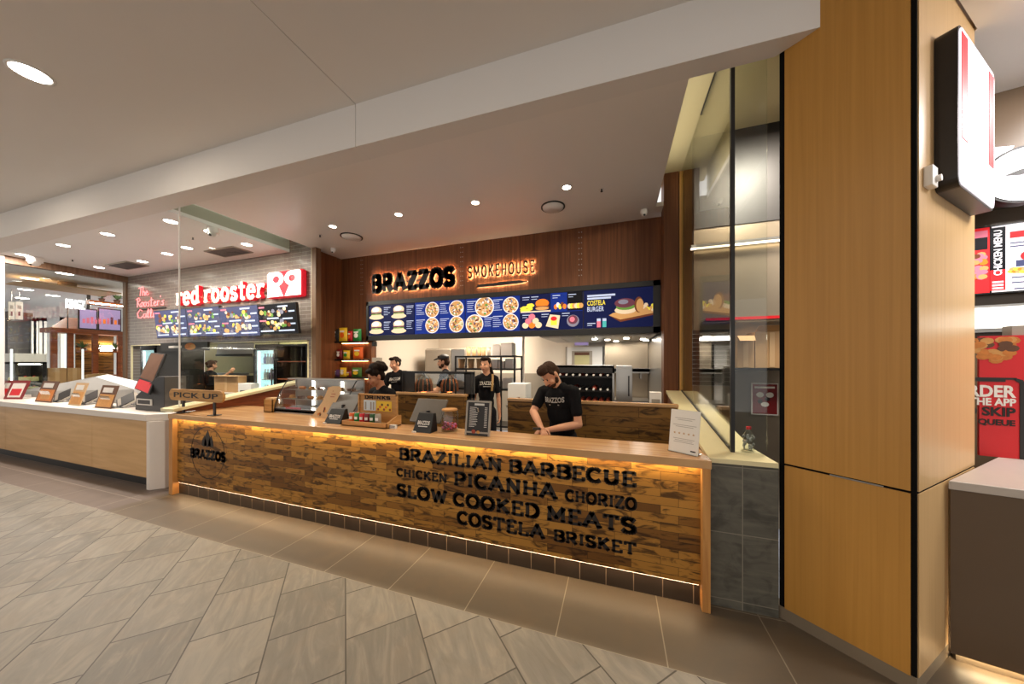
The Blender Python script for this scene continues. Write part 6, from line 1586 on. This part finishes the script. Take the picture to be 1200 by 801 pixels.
for k, (px, py) in enumerate(((35, 326), (23, 332), (30, 339), (26, 349), (62, 346), (97, 339), (76, 320))):
    p = P(px, py, Z=HC)
    downlight(f'round downlight in the ceiling beyond the far glass, {("by the post", "nearest the white post", "second from the white post", "lowest", "middle of the row", "beside the stall post", "by the ceiling fan plate")[k]}', p.x, p.y, HC, .12, 'lamp_white', 'downlights beyond the far glass', 90 if k == 4 else 0, (1, .9, .8))
# round flush vents
for (px, py, r, lb) in ((648, 242, .15, 'round flush ceiling vent near the rightmost downlight'), (412, 277, .16, 'round flush ceiling vent near the leftmost downlight')):
    p = P(px, py, Z=HC); t = thing('ceiling_vent', lb, 'vent', (p.x, p.y, HC))
    MB().lathe([(r, 0), (r, -.012), (r * .9, -.012), (r * .9, 0)], (0, 0, 0), 'char', 32).build('gap_ring', t); MB().lathe([(r * .86, 0), (r * .86, -.02), (0, -.024)], (0, 0, 0), 'plaster_lower', 32).build('cover_plate', t)
for (px, py, lb) in ((705, 221, 'small sprinkler head near the rightmost downlight'), (375, 275, 'small sprinkler head near the leftmost downlight'), (85, 304, 'small sprinkler head over the tiled shop near the camera'), (226, 278, 'small sprinkler head over the tiled shop behind the dividing glass')):
    p = P(px, py, Z=HC); t = thing('sprinkler', lb, 'sprinkler', (p.x, p.y, HC)); MB().rod((0, 0, -.004), (0, 0, 0), .028, 'white', n=14).build('plate', t); MB().rod((0, 0, -.03), (0, 0, -.004), .008, 'char', n=8).rod((0, 0, -.034), (0, 0, -.03), .014, 'char', n=10).build('head', t)
def camera_dome(px, py, lb, r=.045):
    p = P(px, py, Z=HC); t = thing('security_camera', lb, 'camera', (p.x, p.y, HC)); MB().rod((0, 0, -r * 1.1), (0, 0, 0), r, 'white', n=20).build('base', t); MB().ell((0, -.005, -r * 1.1), (r * .8, r * .8, r * .8), 'white', 16).build('dome', t); MB().ell((0, -r * .5, -r * 1.5), (r * .4, r * .35, r * .35), 'black', 12).build('lens', t)
camera_dome(755, 246, 'small white security camera at the right end of the walnut fascia'); camera_dome(391, 291, 'small white security camera at the left end of the walnut fascia'); camera_dome(41, 301, 'white security camera on the ceiling by the far header beam', .09); camera_dome(250, 267, 'pale security dome behind the dividing glass', .07)
for (q, lb) in (((240, 289, 296, 300), 'dark rectangular ceiling vent behind the dividing glass'), ((122, 307, 176, 314), 'dark rectangular ceiling vent near the brick wall\'s left end')):
    p = P((q[0] + q[2]) / 2, (q[1] + q[3]) / 2, Z=HC); t = thing('ceiling_vent', lb, 'vent', (p.x, p.y, HC)); MB().box(-.36, .36, -.14, .14, -.012, 0, 'char').build('backing', t)
    MB().box(-.38, .38, -.16, -.14, -.016, 0, 'grey_panel').box(-.38, .38, .14, .16, -.016, 0, 'grey_panel').box(-.38, -.36, -.14, .14, -.016, 0, 'grey_panel').box(.36, .38, -.14, .14, -.016, 0, 'grey_panel').build('frame', t)
    b = MB()
    for k in range(6): b.box(-.36, .36, -.12 + k * .045, -.105 + k * .045, -.016, -.012, 'grey_rubber')
    b.build('slats', t)
p = P(79, 331, Z=HC); t = thing('ceiling_plate', 'flat brown ceiling plate with lamp in the shop beyond the far glass', 'ceiling fitting', (p.x, p.y, HC)); MB().rod((0, 0, -.14), (0, 0, 0), .14, 'kraft', n=20).build('stem', t); MB().box(-.5, .5, -.7, .7, -.17, -.14, 'kraft').build('plate', t)
# lamps of the kitchens and the glowing strips, plus added fill lamps
lamp('far_shop_fill', 'AREA', (-15.5, 6.0, 3.4), 160, (1, .92, .8), 1.5, aim=(-15.5, 6.0, 0))  # added fill, no fitting: brightens the shop beyond the far glass
lamp('poster_fill', 'AREA', (3.3, 1.9, 3.5), 32, (1, .96, .93), .5, aim=(2.7, 2.9, 1.4))  # added fill, no fitting: aimed at the red poster to brighten it
lamp('kitchen_light', 'AREA', (-2.6, 5.6, 2.70), 80, (1, .87, .70), 1.2, aim=(-2.6, 5.6, 0))
lamp('tiled_kitchen_light', 'AREA', (-7.6, 4.9, 3.3), 55, (1, .95, .82), 1.0, aim=(-7.6, 4.9, 0))
lamp('window_kitchen_light', 'AREA', (1.35, 3.0, 3.7), 70, (1, .90, .76), .5, aim=(1.3, 3.5, 1.6))
lamp('slot_fill', 'AREA', (-4.975, 3.25, 3.82), 1.6, (1, .95, .86), 1.5, aim=(-5.5, 3.25, 3.72), sy=.12)  # added fill hidden above the ceiling edge, brightens the slot wall
lamp('slot_fill', 'AREA', (.50, 3.3, 3.70), 1.8, (1, .94, .8), 1.4, aim=(1.0, 3.3, 3.95), sy=.10)  # same added fill for the cream slot
lamp('poster_shop_light', 'AREA', (3.5, 2.7, 3.62), 50, (1, .95, .92), .8, aim=(3.3, 2.6, 0))
lamp('counter_strip_light', 'AREA', (-2.3, 2.334, .915), 4.5, (1, .76, .42), 5.6, aim=(-2.3, 2.38, .3), sy=.012)
lamp('kick_strip_light', 'AREA', tuple(KB + KU * 1.2 + KN * .05) + (.05,), 3, (1, .72, .42), 2.2, aim=tuple(KB + KU * 1.2 - KN * .1) + (0,), sy=.01)
lamp('kick_strip_light', 'AREA', (-2.3, 2.362, .130), 3, (1, .66, .34), 5.6, aim=(-2.3, 2.25, 0), sy=.01)
# ================================================================== PEOPLE
def closest_sd(prims, pts):
    """index of the primitive whose surface is nearest below each point"""
    best = np.full(len(pts), 1e9); idx = np.zeros(len(pts), int)
    for k, q in enumerate(prims):
        if q[0] == 'cap':
            a, b = np.array(q[1]), np.array(q[2]); d = b - a
            t = np.clip(((pts - a) @ d) / max(1e-9, d @ d), 0, 1)
            r = q[3] + (q[4] - q[3]) * t
            s = np.linalg.norm(pts - (a + t[:, None] * d), axis=1) - r
        else:
            R = np.array(q[4]) if q[4] is not None else np.eye(3)
            l = (pts - np.array(q[1])) @ R
            rr = np.array(q[2]); s = (np.linalg.norm(l / rr, axis=1) - 1) * rr.min()
        s = s - q[6] if len(q) > 6 else s
        m = s < best
        best[m] = s[m]; idx[m] = k
    return idx
def fuse(name, prims, voxel, parent, smooth=3, disp=0.0):
    """one continuous skin over capsules ('cap', a, b, ra, rb, mat) and ellipsoids ('ell', c, radii, None, R, mat)"""
    mb = MB()
    for q in prims:
        if q[0] == 'cap':
            a, b = Vector(q[1]), Vector(q[2]); n = 14
            d = b - a; L = d.length
            if L < 1e-5: mb.ell(a, (q[3],) * 3, q[5], 14); continue
            z = d / L; R = z.to_track_quat('Z', 'Y').to_matrix()
            vs = []; K = 6; rings = []
            for k in range(1, K + 1):
                ph = PI / 2 * k / K; rings.append((q[3] * math.sin(ph), -q[3] * math.cos(ph)))
            for k in range(0, K):
                ph = PI / 2 * k / K; rings.append((q[4] * math.cos(ph), L + q[4] * math.sin(ph)))
            for r, h in rings:
                for i in range(n): vs.append((a + R @ Vector((r * math.cos(2 * PI * i / n), r * math.sin(2 * PI * i / n), h)))[:])
            fs = [(k * n + i, k * n + (i + 1) % n, (k + 1) * n + (i + 1) % n, (k + 1) * n + i) for k in range(len(rings) - 1) for i in range(n)]
            vs += [(a - z * q[3])[:], (b + z * q[4])[:]]
            B_, T_ = len(vs) - 2, len(vs) - 1; o = (len(rings) - 1) * n
            fs += [(B_, (i + 1) % n, i) for i in range(n)] + [(T_, o + i, o + (i + 1) % n) for i in range(n)]
            mb.add(vs, fs, q[5], True)
        else:
            mb.ell(q[1], q[2], q[5], 18, Matrix(q[4]) if q[4] is not None else None)
    me = bpy.data.meshes.new('tmp'); me.from_pydata(mb.v, [], mb.f); me.update()
    bm = bmesh.new(); bm.from_mesh(me); bmesh.ops.recalc_face_normals(bm, faces=bm.faces[:]); bm.to_mesh(me); bm.free()
    ob = bpy.data.objects.new('tmp', me); C.objects.link(ob)
    m = ob.modifiers.new('r', 'REMESH'); m.mode = 'VOXEL'; m.voxel_size = voxel
    s = ob.modifiers.new('s', 'SMOOTH'); s.iterations = smooth; s.factor = .5
    dg = bpy.context.evaluated_depsgraph_get()
    out = bpy.data.meshes.new_from_object(ob.evaluated_get(dg)); out.name = name
    bpy.data.objects.remove(ob); bpy.data.meshes.remove(me)
    out.materials.clear()
    names = []
    for q in prims:
        if q[5] not in names: names.append(q[5])
    for n_ in names: out.materials.append(M[n_])
    nv = len(out.vertices); co = np.zeros(nv * 3); out.vertices.foreach_get('co', co); co = co.reshape(-1, 3)
    if disp:
        no = np.zeros(nv * 3); out.vertices.foreach_get('normal', no); no = no.reshape(-1, 3)
        ph = np.sin(co[:, 0] * 190 + 3 * np.sin(co[:, 2] * 70)) * np.sin(co[:, 2] * 150 + 2 * np.sin(co[:, 1] * 90)) * np.sin(co[:, 1] * 170)
        co = co + no * (ph * disp)[:, None]; out.vertices.foreach_set('co', co.ravel())
    nf = len(out.polygons); fc = np.zeros(nf * 3); out.polygons.foreach_get('center', fc); fc = fc.reshape(-1, 3)
    idx = closest_sd(prims, fc)
    mi = np.array([names.index(q[5]) for q in prims])[idx]
    out.polygons.foreach_set('material_index', mi.astype(np.int32)); out.polygons.foreach_set('use_smooth', np.ones(nf, bool))
    out.update()
    o = bpy.data.objects.new(name, out); C.objects.link(o)
    if parent: o.parent = parent
    return o
def cap(a, b, ra, rb, m): return ('cap', tuple(a), tuple(b), ra, rb, m)
def ell(c, r, m, R=None): return ('ell', tuple(c), tuple(r), None, [tuple(x) for x in R] if R is not None else None, m)
def hand(pr, w, d, up, side, skin, curl=.5, thumb_side=1):
    """palm and five fingers from wrist w: d = pointing direction, up = back of the hand, side = across"""
    d, up = Vector(d).normalized(), Vector(up).normalized(); s = d.cross(up).normalized() * side
    up = s.cross(d).normalized() * side
    w = Vector(w)
    pr.append(cap(w, w + d * .03, .024, .026, skin))
    for k in (-1.2, -.4, .4, 1.2): pr.append(cap(w + d * .025 + s * k * .012, w + d * .085 + s * k * .0175, .0125, .0115, skin))
    for k, L in ((-1.5, .062), (-.5, .076), (.5, .082), (1.5, .072)):
        b0 = w + d * .088 + s * k * .0185
        a1 = curl * .9; d1 = (d * math.cos(a1) - up * math.sin(a1)); p1 = b0 + d1 * L * .5
        a2 = curl * 1.9; d2 = (d * math.cos(a2) - up * math.sin(a2)); p2 = p1 + d2 * L * .5
        pr += [cap(b0, p1, .0088, .0082, skin), cap(p1, p2, .0082, .0072, skin)]
    t0 = w + d * .03 + s * .024 * thumb_side
    t1 = t0 + (d * .6 + s * thumb_side * .75 - up * .25).normalized() * .036; t2 = t1 + (d * .9 + s * thumb_side * .2 - up * .35).normalized() * .032
    pr += [cap(t0, t1, .0125, .0105, skin), cap(t1, t2, .0105, .0085, skin)]
def person(label, loc, rz, height, lean=0.0, side_lean=0.0, pitch=0.0, yaw=0.0, tilt=0.0, arms=None, skin='skin', hair='hair', style='short', voxel=.0062, build=1.0, female=False, beard=False, curl=(.5, .5)):
    """standing figure facing -y; pitch = head down, yaw = head turned to its left (+x); arms = ((elbow, hand) of its right, of its left) as points"""
    k = height / 1.75
    t = thing('person', label, 'person', loc, rz)
    v = lambda x, y, z: Vector((x * k, y * k, z * k))
    pr = []
    hip = v(0, 0, .93)
    RL = Matrix.Rotation(lean, 3, 'X') @ Matrix.Rotation(side_lean, 3, 'Y')
    up = lambda x, y, z: hip + RL @ v(x, y, z)
    sw = (.165 if female else .185) * build
    for sx in (-1, 1):
        h0, kn, an = v(sx * .085, 0, .90), v(sx * .095, -.015, .50), v(sx * .10, .02, .085)
        pr += [cap(h0, kn, .085 * k * build, .06 * k, 'trousers'), cap(kn, an, .058 * k, .042 * k, 'trousers'), cap(an + v(0, .03, -.04), an + v(sx * .015, -.16, -.05), .04 * k, .034 * k, 'black')]
    g = build
    pr += [ell(v(0, .01, .93), (.155 * k * g, .11 * k * g, .11 * k), 'trousers'), ell(up(0, 0, .10), (.145 * k * g, .105 * k * g, .16 * k), 'shirt', RL), ell(up(0, 0, .25), (.15 * k * g, .11 * k * g, .17 * k), 'shirt', RL),
           ell(up(0, .005, .38), (.165 * k * g, .12 * k * g, .16 * k), 'shirt', RL), cap(up(-sw + .03, .01, .475), up(sw - .03, .01, .475), .062 * k, .062 * k, 'shirt'), cap(up(-.05, .015, .50), up(.05, .015, .50), .062 * k, .062 * k, 'shirt')]
    if female: pr += [ell(up(-.07, -.085, .36), (.062 * k, .05 * k, .06 * k), 'shirt', RL), ell(up(.07, -.085, .36), (.062 * k, .05 * k, .06 * k), 'shirt', RL)]
    nb_ = up(0, .012, .51); 
    RH = Matrix.Rotation(yaw, 3, 'Z') @ Matrix.Rotation(pitch, 3, 'X') @ Matrix.Rotation(tilt, 3, 'Y')
    hc = nb_ + RL @ v(0, -.012, .075) + RH @ v(0, -.012, .10)
    H_ = lambda x, y, z: hc + RH @ v(x, y, z)
    pr += [cap(nb_, H_(0, .02, -.05), .056 * k, .052 * k, skin)]
    pr += [ell(H_(0, .015, .03), (.073 * k, .092 * k, .088 * k), skin, RH), ell(H_(0, -.022, -.03), (.060 * k, .066 * k, .078 * k), skin, RH), ell(H_(0, -.045, -.085), (.032 * k, .030 * k, .026 * k), skin, RH),
           cap(H_(0, -.080, .012), H_(0, -.101, -.026), .010 * k, .0145 * k, skin), ell(H_(0, -.084, -.030), (.019 * k, .012 * k, .010 * k), skin, RH)]
    for sx in (-1, 1):
        pr += [ell(H_(sx * .073, .012, -.008), (.011 * k, .022 * k, .032 * k), skin, RH), ell(H_(sx * .030, -.0800, .012), (.0105 * k, .009 * k, .0048 * k), 'eye', RH), cap(H_(sx * .016, -.088, .031), H_(sx * .046, -.078, .033), .0042 * k, .0034 * k, hair),
               ell(H_(sx * .040, -.058, -.028), (.024 * k, .022 * k, .024 * k), skin, RH)]
    pr += [ell(H_(0, -.083, -.058), (.023 * k, .010 * k, .0075 * k), 'lip', RH)]
    if beard: pr += [ell(H_(0, -.050, -.078), (.046 * k, .042 * k, .036 * k), hair, RH), ell(H_(-.05, -.01, -.055), (.014 * k, .03 * k, .04 * k), hair, RH), ell(H_(.05, -.01, -.055), (.014 * k, .03 * k, .04 * k), hair, RH), ell(H_(0, -.086, -.046), (.026 * k, .008 * k, .006 * k), hair, RH)]
    for i, sx in enumerate((-1, 1)):
        sh = up(sx * sw, .01, .465)
        if arms and arms[i]: el, hd = Vector(arms[i][0]), Vector(arms[i][1])
        else: el, hd = sh + v(sx * .05, .03, -.29), sh + v(sx * .06, -.05, -.53)
        md = sh.lerp(el, .62)
        pr += [cap(sh, md, .066 * k * g, .060 * k * g, 'shirt'), cap(sh.lerp(el, .5), el, .044 * k * g, .040 * k * g, skin), cap(el, el.lerp(hd, .45), .042 * k * g, .040 * k * g, skin), cap(el.lerp(hd, .45), hd, .040 * k * g, .025 * k, skin)]
        dd = (hd - el).normalized()
        hu = arms[i][2] if arms and arms[i] and len(arms[i]) > 2 else (sx * 1.0, 0, .1)
        hand(pr, hd, dd, hu, 1, skin, curl[i], arms[i][3] if arms and arms[i] and len(arms[i]) > 3 else (1 if i == 0 else -1))
    body = fuse('body', pr, voxel, t, 3)
    # hair
    hp = []
    if style in ('short', 'cap', 'tied', 'bun', 'long'):
        hp += [ell(H_(0, .028, .046), (.077 * k, .090 * k, .080 * k), hair, RH), ell(H_(0, .055, -.005), (.074 * k, .064 * k, .075 * k), hair, RH), ell(H_(0, -.045, .095), (.062 * k, .046 * k, .030 * k), hair, RH)]
        for sx in (-1, 1): hp += [cap(H_(sx * .066, -.012, .055), H_(sx * .069, -.004, .012), .016 * k, .010 * k, hair)]
    if style == 'short': hp += [ell(H_(0, -.03, .118), (.055 * k, .062 * k, .028 * k), hair, RH)]
    if style == 'bun':
        rs_ = random.Random(4)
        for q in range(26):
            a = rs_.uniform(0, 2 * PI); e_ = rs_.uniform(-.1, 1.3)
            hp.append(ell(H_(.090 * math.cos(a) * math.cos(e_), .055 + .085 * math.sin(a) * math.cos(e_), .062 + .085 * math.sin(e_)), (.040 * k,) * 3, hair, RH))
        hp.append(ell(H_(0, .12, .10), (.062 * k, .055 * k, .058 * k), hair, RH))
    if style == 'tied': hp += [ell(H_(0, .115, .03), (.035 * k, .04 * k, .04 * k), hair, RH)]
    if style == 'long': hp += [cap(H_(0, .09, .0), H_(.05, .10, -.16), .045 * k, .03 * k, hair), cap(H_(.05, .10, -.16), H_(.07, .09, -.24), .03 * k, .015 * k, hair)]
    fuse('hair', hp, .0062, t, 2, .0025)
    if style == 'cap':
        cp = [ell(H_(0, .018, .075), (.086 * k, .102 * k, .066 * k), 'char', RH), cap(H_(-.03, -.095, .070), H_(-.022, -.150, .056), .012 * k, .009 * k, 'char'), cap(H_(.03, -.095, .070), H_(.022, -.150, .056), .012 * k, .009 * k, 'char'), cap(H_(0, -.09, .072), H_(0, -.155, .056), .014 * k, .010 * k, 'char')]
        fuse('baseball_cap', cp, .0055, t, 2)
    # white chest print, laid onto the shirt
    bw = BVHTree.FromPolygons([q.co[:] for q in body.data.vertices], [tuple(f.vertices) for f in body.data.polygons])
    pm = MB().text('BRAZZOS', -.105 * k, .385 * k, .21 * k, .052 * k, 0, .0, 'print', bold=.03).box(-.055 * k, .055 * k, 0, 0.0001, .358 * k, .366 * k, 'print')
    dr = RL @ Vector((0, 1, 0)); out = []
    for q in pm.v:
        o_ = hip + RL @ Vector((q[0], -.5, q[2])); hit = bw.ray_cast(o_, dr)
        out.append((hit[0] - dr * .004)[:] if hit[0] is not None else (hip + RL @ Vector((q[0], -.12, q[2])))[:])
    pm.v = out; pm.build('shirt_print', t)
    return t, up, H_
def at(px, Y, dz=0): return (PX(px, Y), Y, dz)

# man looking down at the counter, right
Yp = 3.06
L_ = lambda px, py, Y, base, rz: Matrix.Rotation(-rz, 3, 'Z') @ (P(px, py, Y=Y) - Vector(base))
base = at(660, Yp); rz = -.30
lw_ = lambda px, py, Y: L_(px, py, Y, base, rz)
hR = lw_(634, 500.5, 2.755); hL = lw_(642, 503.5, 2.775)
t, up, H_ = person('person in a black printed t-shirt looking down at a small device in both hands', base, rz, 1.68, lean=.18, side_lean=-.05, pitch=.85, yaw=-.25, tilt=-.05, skin='skin', hair='hair_brown', style='short', beard=True, build=.93, voxel=.005,
    arms=((lw_(625, 482, 2.93), hR, (0, 0, 1), -1), (lw_(678, 497, 2.92), hL, (.1, 0, 1), 1)), curl=(.75, .75))
c_ = P(629, 502, Y=2.70)
o = thing('card_reader', 'small dark device held in the hands of the person looking down', 'device', (c_.x, c_.y, c_.z), .3)
MB().box(-.035, .035, -.02, .02, -.008, .008, 'black').build('case', o, .003); MB().box(-.028, .010, -.014, .014, .008, .009, 'dark_metal').build('screen', o)
# woman at the till, left of the drinks crate
base = at(456, 3.04)
t, up, H_ = person('person with dark bushy hair bending over the till left of the drinks crate', base, -.25, 1.60, lean=.24, pitch=.36, yaw=-.25, style='bun', skin='skin_tan', hair='hair', female=True,
    arms=(((-.26, -.12, 1.02), (-.14, -.24, 1.06), (0, 0, 1)), ((.27, -.12, 1.02), (.12, -.24, 1.06), (0, 0, 1))))
# person behind, left
base = at(470, 4.85)
t, up, H_ = person('person in black leaning to the left behind the food guard\'s left end', base, .15, 1.74, lean=.12, side_lean=-.10, pitch=.22, yaw=-.35, style='tied', hair='hair', skin='skin', female=True,
    arms=(((-.27, -.12, 1.12), (-.30, -.34, 1.02), (0, 0, 1)), ((.26, -.08, 1.12), (.10, -.28, 1.04), (0, 0, 1))))
# person in the cap
base = at(524, 4.95)
t, up, H_ = person('person in a dark baseball cap seen from the side behind the heat lamps', base, -1.15, 1.76, lean=.08, pitch=.12, yaw=-.1, style='cap', skin='skin', hair='hair_brown', beard=True,
    arms=(((-.25, -.10, 1.12), (-.12, -.34, 1.10), (0, 0, 1)), ((.26, -.14, 1.12), (.16, -.38, 1.10), (0, 0, 1))))
# standing woman
base = at(570, 4.34)
t, up, H_ = person('person with a tan strap over the shoulder standing behind the menu easel', base, .45, 1.71, pitch=.10, yaw=-.55, style='long', skin='skin', hair='hair', female=True, build=.84)
kk = 1.70 / 1.75
b = MB()
pts = []
for q in range(9):
    u = q / 8; pts.append(up(.095 - .02 * u, -.02 - .125 * math.sin(min(1, u * 1.3) * PI / 2), .545 - .25 * u))
for a_, b_ in zip(pts[:-1], pts[1:]):
    dv = Vector((.016, 0, 0)); b.add([(a_ - dv)[:], (a_ + dv)[:], (b_ + dv)[:], (b_ - dv)[:], (a_ - dv + Vector((0, .008, 0)))[:], (a_ + dv + Vector((0, .008, 0)))[:], (b_ + dv + Vector((0, .008, 0)))[:], (b_ - dv + Vector((0, .008, 0)))[:]],
        [(0, 1, 2, 3), (7, 6, 5, 4), (0, 4, 5, 1), (1, 5, 6, 2), (2, 6, 7, 3), (3, 7, 4, 0)], 'strap')
b.build('shoulder_strap', t)
# worker of the tiled shop
base = at(245, 4.74)
t, up, H_ = person('person in black seen from behind working in the tiled shop kitchen', base, PI - .15, 1.68, lean=.06, pitch=.15, yaw=.2, style='tied', skin='skin', hair='hair_brown', female=True,
    arms=(((-.32, -.06, 1.18), (-.42, -.20, 1.36), (-1, 0, .1)), ((.26, -.08, 1.12), (.18, -.26, 1.12), (0, 0, 1))))
